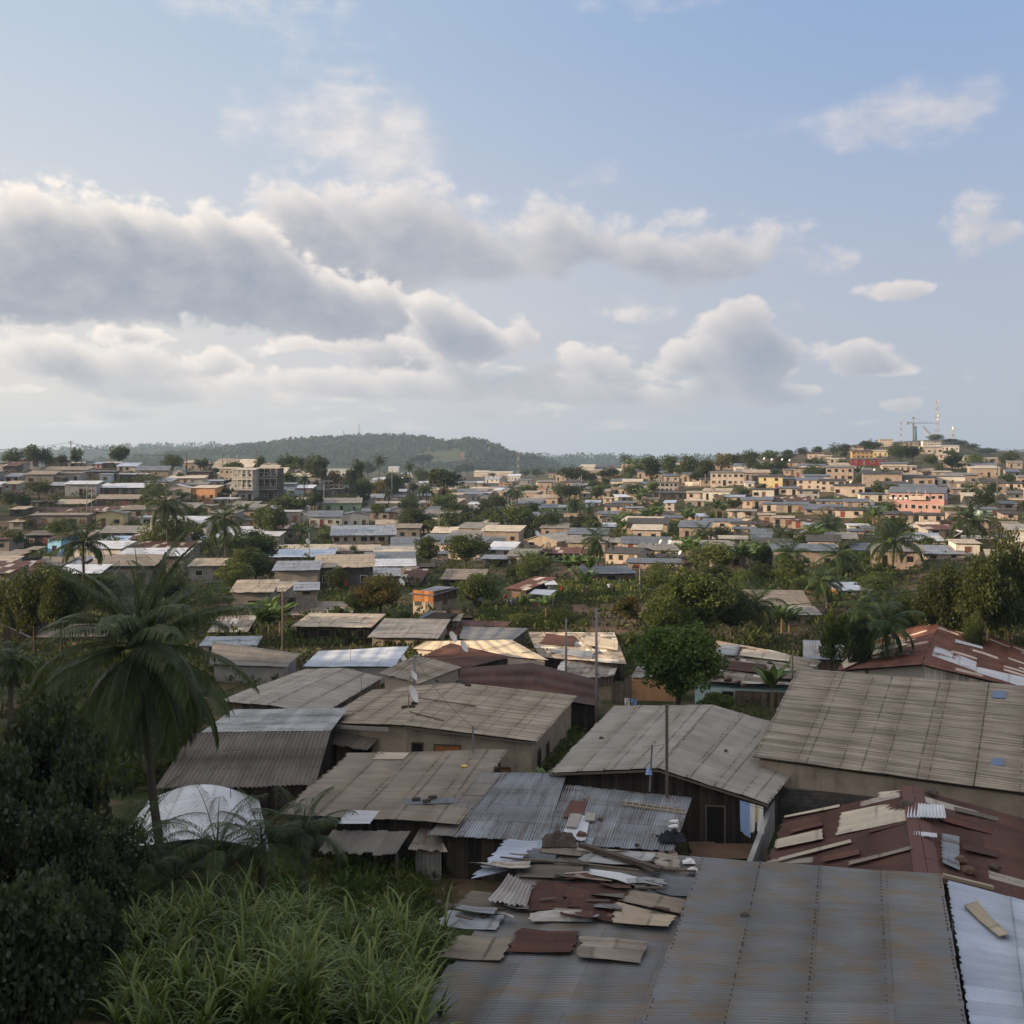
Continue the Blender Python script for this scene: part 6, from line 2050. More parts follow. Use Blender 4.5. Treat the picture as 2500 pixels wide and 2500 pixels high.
def tree_mesh(seed, kind, nleaf, leaf, wd=.36):
    """a broadleaved tree one metre tall: (trunk mesh data, crown mesh data)"""
    r = np.random.default_rng(seed)
    if kind == 'round':
        c0, ax, ncl, cr = (0, 0, .60), (.36, .36, .34), 34, .115
    elif kind == 'dome':
        c0, ax, ncl, cr = (0, 0, .55), (.50, .50, .36), 40, .13
    elif kind == 'tall':
        c0, ax, ncl, cr = (0, 0, .58), (.24, .24, .40), 30, .10
    elif kind == 'umbrella':
        c0, ax, ncl, cr = (0, 0, .76), (.42, .42, .17), 30, .10
    elif kind == 'loose':
        c0, ax, ncl, cr = (0, 0, .62), (.33, .33, .34), 20, .10
    elif kind == 'lobes':
        c0, ax, ncl, cr = (0, 0, .62), (.28, .28, .33), 26, .11
    elif kind == 'sprawl':
        c0, ax, ncl, cr = (0, 0, .55), (.50, .50, .42), 70, .075
    else:   # bush
        c0, ax, ncl, cr = (0, 0, .45), (.62, .62, .45), 40, .15
    if nleaf > 10000 and kind not in ('sprawl', 'bush'):
        ncl, cr = ncl * 2, cr * .74          # nearer trees show more and smaller clumps
    cl = []
    while len(cl) < ncl:
        d = unit(r.normal(size=3))
        rad = r.random() ** .45
        p = np.array(c0) + d * np.array(ax) * rad * .86
        if kind == 'lobes' and abs(p[0]) < .06 and p[2] > .7:
            continue
        if p[2] < .1:
            continue
        cl.append((p, cr * r.uniform(.7, 1.35)))
    # uneven outline: a few clumps stick out
    for _ in range(4):
        d = unit(r.normal(size=3) + np.array([0, 0, .5]))
        cl.append((np.array(c0) + d * np.array(ax) * 1.02, cr * r.uniform(.5, .8)))
    ws = np.array([s ** 2 for _, s in cl])
    cnt = np.maximum(8, (nleaf * ws / ws.sum()).astype(int))
    VV, FF, b = [], [], 0
    for (p, s), k in zip(cl, cnt):
        d = unit(r.normal(size=(k, 3)))
        rad = (.5 + .62 * r.random((k, 1)) ** .5)
        c = p + d * s * rad * np.array([1.1, 1.1, .8])
        v, f = leaf_quads(c, r, leaf, wd, out=d)
        VV.append(v)
        FF.append(f + b)
        b += len(v)
    crown = raw_mesh('crown', np.concatenate(VV), np.concatenate(FF), [])
    t = MB()
    bend = r.uniform(-.04, .04, 2)
    fork = c0[2] * .55 if kind not in ('bush',) else .08
    tr = .022 if kind != 'bush' else .015
    t.tube([(0, 0, -.12), (bend[0] * .4, bend[1] * .4, fork * .5), (bend[0], bend[1], fork), (bend[0] * 1.5, bend[1] * 1.4, c0[2])], [tr * 1.35, tr, tr * .85, tr * .4], 7)
    for (p, s) in cl[:9]:
        a = np.array([bend[0], bend[1], fork * r.uniform(.75, 1.1)])
        mid = (a + p) / 2 + np.array([0, 0, .03])
        t.tube([a, mid, p], [tr * .5, tr * .32, tr * .12], 5)
    trunk = t.mesh('trunk', MAT['bark'])
    return trunk, crown


PROTO = {}


def proto(kind, k, fine):
    key = (kind, k, fine)
    if key not in PROTO:
        if fine == 2:
            PROTO[key] = tree_mesh(hash(kind) % 1000 if False else sum(map(ord, kind)) + 31 * k, kind, 13000, .031, .36)
        elif fine == 1:
            PROTO[key] = tree_mesh(sum(map(ord, kind)) + 31 * k, kind, 5600, .042)
        else:
            PROTO[key] = tree_mesh(sum(map(ord, kind)) + 31 * k, kind, 2400, .055, .42)
    return PROTO[key]


CROWN_M = {}


def plant_tree(p, h, wdt, kind, leafm, desc, u, v, own=None, fine=None, k=None, cat='tree', group='trees among the houses'):
    d = p.y
    if fine is None:
        fine = 2 if d < 130 else (1 if d < 215 else 0)
    k = rnd.randrange(3) if k is None else k
    tm, cm = proto(kind, k, fine)
    key = (cm.name, leafm)
    if key not in CROWN_M:
        c2 = cm.copy()
        c2.materials.append(MAT[leafm])
        CROWN_M[key] = c2
    wn = {'round': .72, 'dome': 1.0, 'tall': .48, 'umbrella': .84, 'loose': .66, 'lobes': .56, 'bush': 1.24}[kind]
    sx = wdt / wn
    root = empty('bush' if cat == 'bush' else 'tree', p, rnd.uniform(0, 6.28))
    root.scale = (sx, sx, h)
    for nm, me in (('trunk', tm), ('crown', CROWN_M[key])):
        o = bpy.data.objects.new(nm, me)
        COL.objects.link(o)
        o.parent = root
    tag(root, None, cat, group)
    note(root, desc, u, v, own)
    return root


KDESC = {'round': 'round', 'dome': 'dome-shaped', 'tall': 'tall narrow', 'umbrella': 'flat-topped', 'loose': 'loose open', 'lobes': 'two-lobed', 'bush': 'low bushy'}
LDESC = {'leaf_dark': 'dark green', 'leaf_mid': 'green', 'leaf_light': 'light green', 'leaf_rusty': 'golden tinged', 'leaf_grey': 'dark shaded'}


def T(crop, x, yt, yb, wpx, kind, lm, own=None, **o):
    cu, cvv = CROPS[crop]
    u, vt, vb = cu + x * KS, cvv + yt * KS, cvv + yb * KS
    p = ground_at(u, vb, 62) if 'd' not in o else Vector(((u - CU) * o['d'] / FPX, o['d'], gz((u - CU) * o['d'] / FPX, o['d'])))
    if u < 880 and p.y > 480:
        d = 400 + (x * 7 + yb * 3) % 60
        p = Vector(((u - CU) * d / FPX, d, gz((u - CU) * d / FPX, d)))
    d = p.y
    h = (HV - vt) * d / FPX - p.z
    bush = kind == 'bush' or h < 3
    desc = f"{KDESC[kind]} {LDESC[lm]} {'bush' if bush else 'tree'}"
    return plant_tree(p, h, wpx * KS * d / FPX, kind, lm, desc, u, (vt + vb) / 2, own, cat='bush' if bush else 'tree')


LD, LM, LL, LR, LG = 'leaf_dark', 'leaf_mid', 'leaf_light', 'leaf_rusty', 'leaf_grey'
TREES = [
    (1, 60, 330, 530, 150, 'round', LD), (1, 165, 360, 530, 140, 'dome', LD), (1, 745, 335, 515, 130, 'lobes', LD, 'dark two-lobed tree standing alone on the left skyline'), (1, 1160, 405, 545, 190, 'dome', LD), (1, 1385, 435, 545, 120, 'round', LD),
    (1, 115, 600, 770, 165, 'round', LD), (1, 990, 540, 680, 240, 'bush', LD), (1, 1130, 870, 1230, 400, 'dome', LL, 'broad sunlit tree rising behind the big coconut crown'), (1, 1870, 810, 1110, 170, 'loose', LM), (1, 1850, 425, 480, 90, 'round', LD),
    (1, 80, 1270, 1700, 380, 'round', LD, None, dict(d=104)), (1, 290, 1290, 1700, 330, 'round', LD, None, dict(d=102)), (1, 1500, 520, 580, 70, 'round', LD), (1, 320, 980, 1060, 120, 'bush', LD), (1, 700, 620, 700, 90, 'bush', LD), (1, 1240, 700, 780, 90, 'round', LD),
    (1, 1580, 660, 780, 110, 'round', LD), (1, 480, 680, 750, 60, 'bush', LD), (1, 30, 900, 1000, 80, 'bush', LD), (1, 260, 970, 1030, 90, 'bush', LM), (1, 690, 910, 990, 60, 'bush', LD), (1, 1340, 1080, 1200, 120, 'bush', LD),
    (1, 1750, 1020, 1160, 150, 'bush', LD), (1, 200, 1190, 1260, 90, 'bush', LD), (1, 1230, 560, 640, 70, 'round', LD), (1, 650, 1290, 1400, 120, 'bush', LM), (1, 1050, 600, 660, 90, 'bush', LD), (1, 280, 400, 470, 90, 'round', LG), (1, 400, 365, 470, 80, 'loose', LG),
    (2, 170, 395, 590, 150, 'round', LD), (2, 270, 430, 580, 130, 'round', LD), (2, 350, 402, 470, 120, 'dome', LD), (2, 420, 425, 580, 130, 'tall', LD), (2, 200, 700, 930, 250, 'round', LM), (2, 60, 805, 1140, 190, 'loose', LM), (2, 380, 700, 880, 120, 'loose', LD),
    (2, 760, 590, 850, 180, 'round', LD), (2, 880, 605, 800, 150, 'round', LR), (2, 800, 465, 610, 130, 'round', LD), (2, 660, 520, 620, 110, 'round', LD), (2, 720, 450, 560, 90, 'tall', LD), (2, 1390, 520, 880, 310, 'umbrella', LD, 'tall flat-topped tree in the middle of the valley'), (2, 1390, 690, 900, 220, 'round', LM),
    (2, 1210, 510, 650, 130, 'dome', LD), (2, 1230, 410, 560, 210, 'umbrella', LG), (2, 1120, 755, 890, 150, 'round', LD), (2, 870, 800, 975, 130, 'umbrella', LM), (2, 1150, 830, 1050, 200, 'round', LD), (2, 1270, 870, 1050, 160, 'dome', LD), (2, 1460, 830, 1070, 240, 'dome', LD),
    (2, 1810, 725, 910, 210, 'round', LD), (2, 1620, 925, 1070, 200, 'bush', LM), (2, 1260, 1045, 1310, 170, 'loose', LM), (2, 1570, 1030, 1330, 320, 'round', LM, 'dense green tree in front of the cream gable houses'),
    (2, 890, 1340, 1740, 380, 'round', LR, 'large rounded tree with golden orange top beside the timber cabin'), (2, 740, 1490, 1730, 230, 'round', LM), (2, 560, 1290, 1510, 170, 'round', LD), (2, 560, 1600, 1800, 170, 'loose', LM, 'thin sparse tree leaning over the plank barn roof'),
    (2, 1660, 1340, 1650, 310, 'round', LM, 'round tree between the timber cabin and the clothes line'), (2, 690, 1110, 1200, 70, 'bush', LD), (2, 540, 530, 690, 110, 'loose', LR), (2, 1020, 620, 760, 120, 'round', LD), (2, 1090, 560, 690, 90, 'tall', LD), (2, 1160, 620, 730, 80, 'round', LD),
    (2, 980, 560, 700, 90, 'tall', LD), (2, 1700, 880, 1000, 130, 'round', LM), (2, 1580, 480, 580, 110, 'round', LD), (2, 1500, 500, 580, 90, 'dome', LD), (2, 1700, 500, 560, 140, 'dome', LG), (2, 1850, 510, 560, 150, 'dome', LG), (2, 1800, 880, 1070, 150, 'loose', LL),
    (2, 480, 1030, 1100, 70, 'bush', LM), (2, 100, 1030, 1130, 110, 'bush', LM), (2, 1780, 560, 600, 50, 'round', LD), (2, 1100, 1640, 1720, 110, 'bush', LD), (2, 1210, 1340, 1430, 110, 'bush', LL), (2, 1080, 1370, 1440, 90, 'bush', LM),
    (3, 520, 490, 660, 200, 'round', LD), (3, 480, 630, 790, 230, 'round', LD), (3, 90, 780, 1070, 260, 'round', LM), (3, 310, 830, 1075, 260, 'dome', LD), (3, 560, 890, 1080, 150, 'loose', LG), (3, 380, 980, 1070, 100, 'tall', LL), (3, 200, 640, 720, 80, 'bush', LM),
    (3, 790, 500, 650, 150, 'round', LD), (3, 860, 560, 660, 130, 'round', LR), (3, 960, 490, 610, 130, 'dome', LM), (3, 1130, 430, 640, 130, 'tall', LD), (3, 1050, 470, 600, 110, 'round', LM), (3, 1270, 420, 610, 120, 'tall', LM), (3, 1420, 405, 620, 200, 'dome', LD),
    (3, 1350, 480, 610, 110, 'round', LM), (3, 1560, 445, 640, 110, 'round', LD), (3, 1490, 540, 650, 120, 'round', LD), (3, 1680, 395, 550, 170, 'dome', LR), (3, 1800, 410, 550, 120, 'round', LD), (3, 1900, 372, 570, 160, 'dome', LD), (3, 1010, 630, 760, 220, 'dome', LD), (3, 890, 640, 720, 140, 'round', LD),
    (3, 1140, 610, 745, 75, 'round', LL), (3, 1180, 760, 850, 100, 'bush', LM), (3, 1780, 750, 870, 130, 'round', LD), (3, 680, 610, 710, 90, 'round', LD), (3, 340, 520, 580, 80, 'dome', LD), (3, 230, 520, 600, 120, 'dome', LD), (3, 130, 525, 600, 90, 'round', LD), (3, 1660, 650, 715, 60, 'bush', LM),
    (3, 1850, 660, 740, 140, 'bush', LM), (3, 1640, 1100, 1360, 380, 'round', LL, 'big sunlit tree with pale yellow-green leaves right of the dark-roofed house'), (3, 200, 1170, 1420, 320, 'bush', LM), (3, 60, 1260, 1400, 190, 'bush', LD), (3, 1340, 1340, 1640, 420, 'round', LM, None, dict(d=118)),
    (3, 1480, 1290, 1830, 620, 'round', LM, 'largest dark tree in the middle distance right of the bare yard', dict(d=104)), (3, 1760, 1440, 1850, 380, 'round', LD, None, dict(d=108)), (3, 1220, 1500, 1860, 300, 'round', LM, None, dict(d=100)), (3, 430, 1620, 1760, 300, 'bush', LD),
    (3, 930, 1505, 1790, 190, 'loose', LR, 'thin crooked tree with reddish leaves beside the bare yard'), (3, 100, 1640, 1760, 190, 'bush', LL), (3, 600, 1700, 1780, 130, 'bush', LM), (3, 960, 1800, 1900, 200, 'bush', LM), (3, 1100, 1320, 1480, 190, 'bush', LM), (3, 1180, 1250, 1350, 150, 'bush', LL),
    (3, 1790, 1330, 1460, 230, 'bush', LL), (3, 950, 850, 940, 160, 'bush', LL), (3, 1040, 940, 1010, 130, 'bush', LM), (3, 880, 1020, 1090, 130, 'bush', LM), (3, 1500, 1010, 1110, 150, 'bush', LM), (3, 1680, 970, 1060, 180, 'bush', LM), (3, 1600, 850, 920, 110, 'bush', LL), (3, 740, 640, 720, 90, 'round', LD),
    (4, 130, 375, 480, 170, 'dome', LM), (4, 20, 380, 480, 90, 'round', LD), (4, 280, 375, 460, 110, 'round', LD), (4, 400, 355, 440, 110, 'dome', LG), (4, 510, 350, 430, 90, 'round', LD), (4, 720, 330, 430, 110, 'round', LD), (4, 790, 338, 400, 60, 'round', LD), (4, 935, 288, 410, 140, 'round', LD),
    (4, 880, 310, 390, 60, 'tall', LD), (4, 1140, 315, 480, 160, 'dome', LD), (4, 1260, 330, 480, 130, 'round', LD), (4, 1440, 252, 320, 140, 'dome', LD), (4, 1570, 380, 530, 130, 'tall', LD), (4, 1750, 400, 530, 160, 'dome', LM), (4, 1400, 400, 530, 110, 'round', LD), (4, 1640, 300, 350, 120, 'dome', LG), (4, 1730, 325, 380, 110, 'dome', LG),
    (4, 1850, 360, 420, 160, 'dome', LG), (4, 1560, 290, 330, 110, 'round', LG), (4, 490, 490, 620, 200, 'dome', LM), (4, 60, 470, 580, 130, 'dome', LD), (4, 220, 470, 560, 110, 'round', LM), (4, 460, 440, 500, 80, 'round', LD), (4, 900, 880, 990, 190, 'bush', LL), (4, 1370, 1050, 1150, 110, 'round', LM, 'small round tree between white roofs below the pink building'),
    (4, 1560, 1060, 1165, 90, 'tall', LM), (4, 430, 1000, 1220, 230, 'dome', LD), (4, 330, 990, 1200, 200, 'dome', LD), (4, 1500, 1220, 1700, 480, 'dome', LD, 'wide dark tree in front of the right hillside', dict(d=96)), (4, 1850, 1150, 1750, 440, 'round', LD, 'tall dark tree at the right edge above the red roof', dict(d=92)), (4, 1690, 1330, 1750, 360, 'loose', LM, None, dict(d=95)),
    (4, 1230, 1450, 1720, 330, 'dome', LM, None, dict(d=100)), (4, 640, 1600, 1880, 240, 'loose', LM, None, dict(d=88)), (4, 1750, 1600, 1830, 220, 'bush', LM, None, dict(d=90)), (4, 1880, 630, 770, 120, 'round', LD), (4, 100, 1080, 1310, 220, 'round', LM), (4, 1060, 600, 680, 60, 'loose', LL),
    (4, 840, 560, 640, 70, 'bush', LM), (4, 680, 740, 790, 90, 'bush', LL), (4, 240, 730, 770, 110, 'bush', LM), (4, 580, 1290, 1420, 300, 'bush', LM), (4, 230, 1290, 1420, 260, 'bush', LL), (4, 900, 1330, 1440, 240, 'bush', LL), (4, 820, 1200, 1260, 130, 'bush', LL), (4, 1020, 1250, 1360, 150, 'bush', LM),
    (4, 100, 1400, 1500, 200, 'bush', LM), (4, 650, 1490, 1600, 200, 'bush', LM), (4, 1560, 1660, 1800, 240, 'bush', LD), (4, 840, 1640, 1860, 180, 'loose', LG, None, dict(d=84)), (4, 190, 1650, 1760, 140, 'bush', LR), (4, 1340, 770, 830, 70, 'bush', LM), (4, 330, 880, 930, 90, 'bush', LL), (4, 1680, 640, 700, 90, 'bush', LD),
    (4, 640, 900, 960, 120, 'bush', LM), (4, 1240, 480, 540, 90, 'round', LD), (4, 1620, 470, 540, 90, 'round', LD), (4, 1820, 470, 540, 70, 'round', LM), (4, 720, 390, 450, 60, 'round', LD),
    (3, 1200, 1290, 1500, 260, 'dome', LM), (3, 1650, 1280, 1480, 260, 'round', LD), (3, 1850, 1300, 1500, 240, 'dome', LM), (4, 60, 1250, 1420, 230, 'dome', LD), (4, 300, 1230, 1400, 220, 'round', LM), (4, 760, 1250, 1400, 220, 'dome', LD), (4, 950, 1380, 1520, 240, 'round', LM), (4, 420, 1380, 1520, 230, 'dome', LD), (2, 1000, 560, 780, 150, 'round', LD), (2, 1500, 760, 960, 200, 'round', LD), (2, 1340, 900, 1080, 190, 'round', LM), (2, 1720, 760, 960, 170, 'dome', LD), (2, 1100, 880, 1060, 170, 'dome', LD), (3, 200, 860, 1050, 200, 'round', LD),
    # just outside the photograph's own edges
    (4, 2010, 900, 1750, 380, 'dome', LD, None, dict(d=94)), (4, 2020, 380, 520, 150, 'dome', LD), (4, 2000, 560, 680, 120, 'round', LM), (1, -90, 360, 540, 170, 'dome', LD), (1, -110, 700, 860, 160, 'round', LD), (1, -90, 1000, 1180, 160, 'round', LM), (1, -110, 1300, 1680, 300, 'dome', LD, None, dict(d=110)),
    (4, 2010, 1120, 1300, 170, 'bush', LM),
]
for t in TREES:
    kw = t[8] if len(t) > 8 else {}
    T(*t[:7], t[7] if len(t) > 7 else None, **kw)

# the young bright tree by the street
p = Vector(((1655 - CU) * 76 / FPX, 76, gz((1655 - CU) * 76 / FPX, 76)))
plant_tree(p, (HV - 1508) * 76 / FPX - p.z, 6.4, 'round', 'leaf_fresh', '', 1655, 1600, 'young bright green tree with narrow leaves behind the grey gable roof', fine=2, k=1)
p = Vector(((1745 - CU) * 72 / FPX, 72, gz((1745 - CU) * 72 / FPX, 72)))
plant_tree(p, 3.6, 2.6, 'loose', 'leaf_mid', '', 1745, 1690, 'spindly young tree in front of the teal wall', fine=2, k=2)


# ---- palms
def frond(r, L, az_, e0, droop, nl, ll, lw, dead=0.0, twist=0.0):
    """one feather leaf, growing from the origin; returns vertices and faces"""
    V, F = [], []
    n = 12
    pts = [np.zeros(3)]
    ang = e0
    for i in range(n):
        ang -= droop / n * (0.4 + 1.2 * i / n)
        pts.append(pts[-1] + np.array([math.cos(ang), 0, math.sin(ang)]) * L / n)
    pts = np.array(pts)
    side = np.array([0, 1.0, 0])
    # rachis as a thin strip
    for i in range(n + 1):
        w_ = 0.035 * L / 4 * (1 - .85 * i / n) + .006
        V += [pts[i] + side * w_, pts[i] + np.array([0, 0, w_ * 1.2]), pts[i] - side * w_]
    for i in range(n):
        F += [(3 * i, 3 * i + 1, 3 * i + 4, 3 * i + 3), (3 * i + 1, 3 * i + 2, 3 * i + 5, 3 * i + 4)]
    for k in range(nl):
        t = 0.14 + .86 * (k + r.random() * .4) / nl
        x = t * n
        i = min(int(x), n - 1)
        p = pts[i] * (1 - (x - i)) + pts[i + 1] * (x - i)
        tan = unit(pts[i + 1] - pts[i])
        nrm = np.cross(tan, side)
        ln = ll * (0.35 + 1.0 * math.sin(math.pi * min(1, t * .88 + .08)) ** .7) * r.uniform(.85, 1.12)
        for sg in (-1, 1):
            fwd = .45 + .55 * t
            d = unit(side * sg + tan * fwd - nrm * (-.15) + np.array([0, 0, -.25 - dead]))
            d2 = unit(d + np.array([0, 0, -.75 - dead * 1.5 - r.uniform(0, .4)]))
            m_ = p + d * ln * .5
            e = m_ + d2 * ln * .5
            wv = unit(np.cross(d, np.array([0, 0, 1.0]))) * lw
            b = len(V)
            V += [p - wv * .5, p + wv * .5, m_ + wv, m_ - wv, e]
            F += [(b, b + 1, b + 2, b + 3), (b + 3, b + 2, b + 4, b + 4)]
    V = np.array(V)
    c, s = math.cos(az_), math.sin(az_)
    V = V @ np.array([[c, s, 0], [-s, c, 0], [0, 0, 1]])
    return V, F


def fix_faces(F):
    return [tuple(dict.fromkeys(f)) for f in F]


def palm_crown(seed, nf, L, nl, ll, lw, dead=0, emin=-.6, emax=1.4):
    r = np.random.default_rng(seed)
    V, F = [], []
    b = 0
    for i in range(nf):
        t = (i + .5) / nf
        e0 = emax + (emin - emax) * t
        v, f = frond(r, L * r.uniform(.85, 1.1), i * 2.399 + r.uniform(-.3, .3), e0, r.uniform(1.0, 1.6) * (.7 + .5 * t), nl, ll, lw, 0.25 * t)
        V.append(v)
        F += [tuple(q + b for q in g) for g in fix_faces(f)]
        b += len(v)
    me = bpy.data.meshes.new('crown')
    me.from_pydata(np.concatenate(V).tolist(), [], F)
    me.update()
    return me


def dead_skirt(seed, nf, L, nl, ll, lw):
    r = np.random.default_rng(seed)
    V, F, b = [], [], 0
    for i in range(nf):
        v, f = frond(r, L * r.uniform(.7, 1.0), i * 2.399, -.7 - .5 * r.random(), .5, nl, ll, lw, .5)
        V.append(v)
        F += [tuple(q + b for q in g) for g in fix_faces(f)]
        b += len(v)
    me = bpy.data.meshes.new('dry_fronds')
    me.from_pydata(np.concatenate(V).tolist(), [], F)
    me.materials.append(MAT['palm_dry'])
    me.update()
    return me


PALM = [palm_crown(k + 3, 22, 1.0, 26, .30, .014, emin=-.95 if k != 2 else -.3) for k in range(4)]
for k, me in enumerate(PALM):
    me.materials.append(MAT['palm_leaf'])


def palm(u, vc, r_px, d, own=None, k=None, skirt=False, desc='coconut palm', lean=.06):
    """a palm whose crown centre shows at (u, vc), fronds R_PX long"""
    c = at(u, vc, d)
    x, y = c.x + rnd.uniform(-lean, lean) * 8, c.y
    zb = gz(x, y)
    L = r_px * d / FPX
    root = empty('palm_tree', (x, y, zb))
    H_ = max(c.z - zb, .4)
    t = MB()
    dx = c.x - x
    t.tube([(0, 0, -.6), (dx * .2, 0, H_ * .35), (dx * .6, 0, H_ * .7), (dx, 0, H_)], [.26 if H_ > 3 else .18, .17, .15, .14], 7)
    t.build('trunk', MAT['palm_bark'], root)
    o = bpy.data.objects.new('crown', PALM[rnd.randrange(4) if k is None else k])
    COL.objects.link(o)
    o.parent = root
    o.location = (dx, 0, H_)
    o.scale = (L * 1.15,) * 3
    o.rotation_euler = (rnd.uniform(-.12, .12), rnd.uniform(-.12, .12), rnd.uniform(0, 6.28))
    if skirt:
        o2 = bpy.data.objects.new('dry_fronds', dead_skirt(5, 16, L, 12, .3 * L, .02 * L))
        COL.objects.link(o2)
        o2.parent = root
        o2.location = (dx, 0, H_ - .2)
    tag(root, None, 'palm', 'palms among the houses')
    note(root, ('short ' if H_ < 2.5 else ('tall ' if H_ > 7 else '')) + desc, u, vc, own)
    return root


PALMS = [
    (203, 1325, 66, 118, 'coconut palm with wind-swept fronds behind the big one, near the blue house'), (405, 1226, 62, 205, None), (547, 1268, 58, 190, None), (197, 1106, 10, 400, 'small palm on the left skyline beside the utility pole'), (743, 1165, 16, 300, None), (926, 1122, 18, 420, None), (1000, 1137, 14, 420, None),
    (948, 1200, 14, 330, None), (1040, 1195, 22, 330, None), (1401, 1228, 24, 330, None), (1566, 1222, 20, 340, None), (1746, 1218, 26, 330, None), (1526, 1120, 16, 560, None), (1718, 1304, 34, 215, None), (2020, 1282, 40, 205, None), (2185, 1322, 66, 160, 'tall coconut palm in front of the right hillside below the pink building'),
    (2371, 1272, 56, 190, 'coconut palm at the right between the rusty roof and the edge'), (1927, 1354, 48, 165, None), (2048, 1356, 50, 150, None), (2175, 1238, 24, 255, None), (2380, 1190, 26, 300, None), (1911, 1305, 34, 200, None), (2014, 1418, 50, 128, None), (1848, 1472, 62, 112, None),
    (2160, 1520, 84, 84, None), (2110, 1480, 60, 98, None), (2293, 1134, 16, 430, None), (2036, 1093, 16, 620, None), (1772, 1236, 18, 320, None), (1250, 1196, 24, 340, None), (1264, 1205, 18, 330, None), (1775, 1165, 20, 420, None), (1690, 1245, 20, 300, None), (2010, 1130, 18, 480, None), (1440, 1240, 18, 300, None), (1400, 1228, 12, 330, None),
]
for (u, v, r_, d, own) in PALMS:
    palm(u, v, r_, d, own)
palm(1454, 1316, 46, 182, 'shaggy palm with a skirt of dry hanging fronds', k=1, skirt=True)
palm(30, 1610, 64, 58, 'drooping palm fronds at the left edge beside the big coconut palm', k=0)


# ---- the big coconut palm
def big_palm():
    d = 45.0
    c = at(343, 1580, d)
    b = at(408, 2120, d)
    root = empty('coconut_palm', (b.x, b.y, gz(b.x, b.y)))
    l = root.location
    t = MB()
    path = [(0, 0, -.5)]
    for k in range(1, 13):
        s = k / 12
        q = b.lerp(c, s)
        q.x += -.16 * math.sin(s * math.pi)
        path.append((q.x - l.x, 0, l.z * 0 + (gz(b.x, b.y) * (1 - s) + c.z * s) - l.z))
    t.tube(path, [(.21 - .006 * k) * (1.0 + .07 * (k % 2)) for k in range(13)], 10)
    t.build('trunk', MAT['palm_bark'], root, True)
    cc = Vector((c.x - l.x, 0, c.z - l.z))
    r = np.random.default_rng(12)
    nf = 54
    for i in range(nf):
        tt = (i + .5) / nf
        e0 = 1.5 - 2.4 * tt
        v, f = frond(r, r.uniform(4.7, 5.7), i * 2.399 + r.uniform(-.4, .4), e0 + r.uniform(-.18, .18), r.uniform(.75, 1.6) * (.7 + .55 * tt), 72, 1.0, .022, .40 * tt)
        me = bpy.data.meshes.new('frond')
        me.from_pydata((v + np.array([cc.x, cc.y, cc.z])).tolist(), [], fix_faces(f))
        me.materials.append(MAT['palm_leaf'])
        o = bpy.data.objects.new('frond', me)
        COL.objects.link(o)
        o.parent = root
    for i in range(6):
        v, f = frond(r, r.uniform(3.2, 4.2), i * 1.1 + .4, -.75 - .4 * r.random(), .55, 46, .7, .022, .55)
        me = bpy.data.meshes.new('dry_frond')
        me.from_pydata((v + np.array([cc.x, cc.y, cc.z - .25])).tolist(), [], fix_faces(f))
        me.materials.append(MAT['palm_dry' if i % 2 else 'palm_leaf'])
        o = bpy.data.objects.new('dry_frond', me)
        COL.objects.link(o)
        o.parent = root
    for i in range(9):
        a = i * 2.4
        bm = bmesh.new()
        bmesh.ops.create_icosphere(bm, subdivisions=2, radius=.14)
        me = bpy.data.meshes.new('coconut')
        bm.to_mesh(me)
        bm.free()
        me.materials.append(MAT['coconut'])
        o = bpy.data.objects.new('coconut', me)
        COL.objects.link(o)
        o.parent = root
        o.location = cc + Vector((math.cos(a) * .33, math.sin(a) * .3 - .1, -.35 - .14 * (i % 4)))
    fb = MB()
    for i in range(14):
        a = i * 2.399
        fb.tube([cc + Vector((math.cos(a) * .12, math.sin(a) * .12, -.5)), cc + Vector((math.cos(a) * .3, math.sin(a) * .3, .1))], [.06, .03], 5)
    fb.build('leaf_sheaths', MAT['palm_bark'], root)
    tag(root, 'big dark coconut palm with long drooping fronds in the left foreground', 'palm')


big_palm()


# low feathery palms in front of the vault
def low_palm(u, v, d, L, label, seed):
    c = at(u, v, d)
    root = empty('date_palm', (c.x, c.y, gz(c.x, c.y)))
    H_ = c.z - root.location.z
    t = MB()
    t.tube([(0, 0, -.4), (0, 0, max(H_, .3))], [.2, .16], 8)
    t.build('trunk', MAT['palm_bark'], root)
    me = palm_crown(seed, 18, L, 36, .55, .016, emin=-.1, emax=1.35)
    me.materials.append(MAT['palm_leaf'])
    o = bpy.data.objects.new('crown', me)
    COL.objects.link(o)
    o.parent = root
    o.location = (0, 0, max(H_, .3))
    tag(root, label, 'palm', 'feathery palms before the white vault')


low_palm(325, 2070, 42, 3.2, 'feathery palm left of the coconut trunk before the white vault', 41)
low_palm(530, 2080, 42, 3.1, 'feathery palm right of the coconut trunk before the white vault', 42)
low_palm(740, 2040, 43.5, 2.6, 'feathery palm at the left end of the lean-to', 43)
low_palm(430, 2150, 41, 2.4, 'dark feathery palm in front of the coconut trunk foot', 45)
low_palm(270, 2080, 40, 2.4, 'dark feathery palm between the dark trees and the white vault', 46)
low_palm(640, 2060, 42.5, 2.6, 'small feathery palm between the vault and the lean-to', 44)


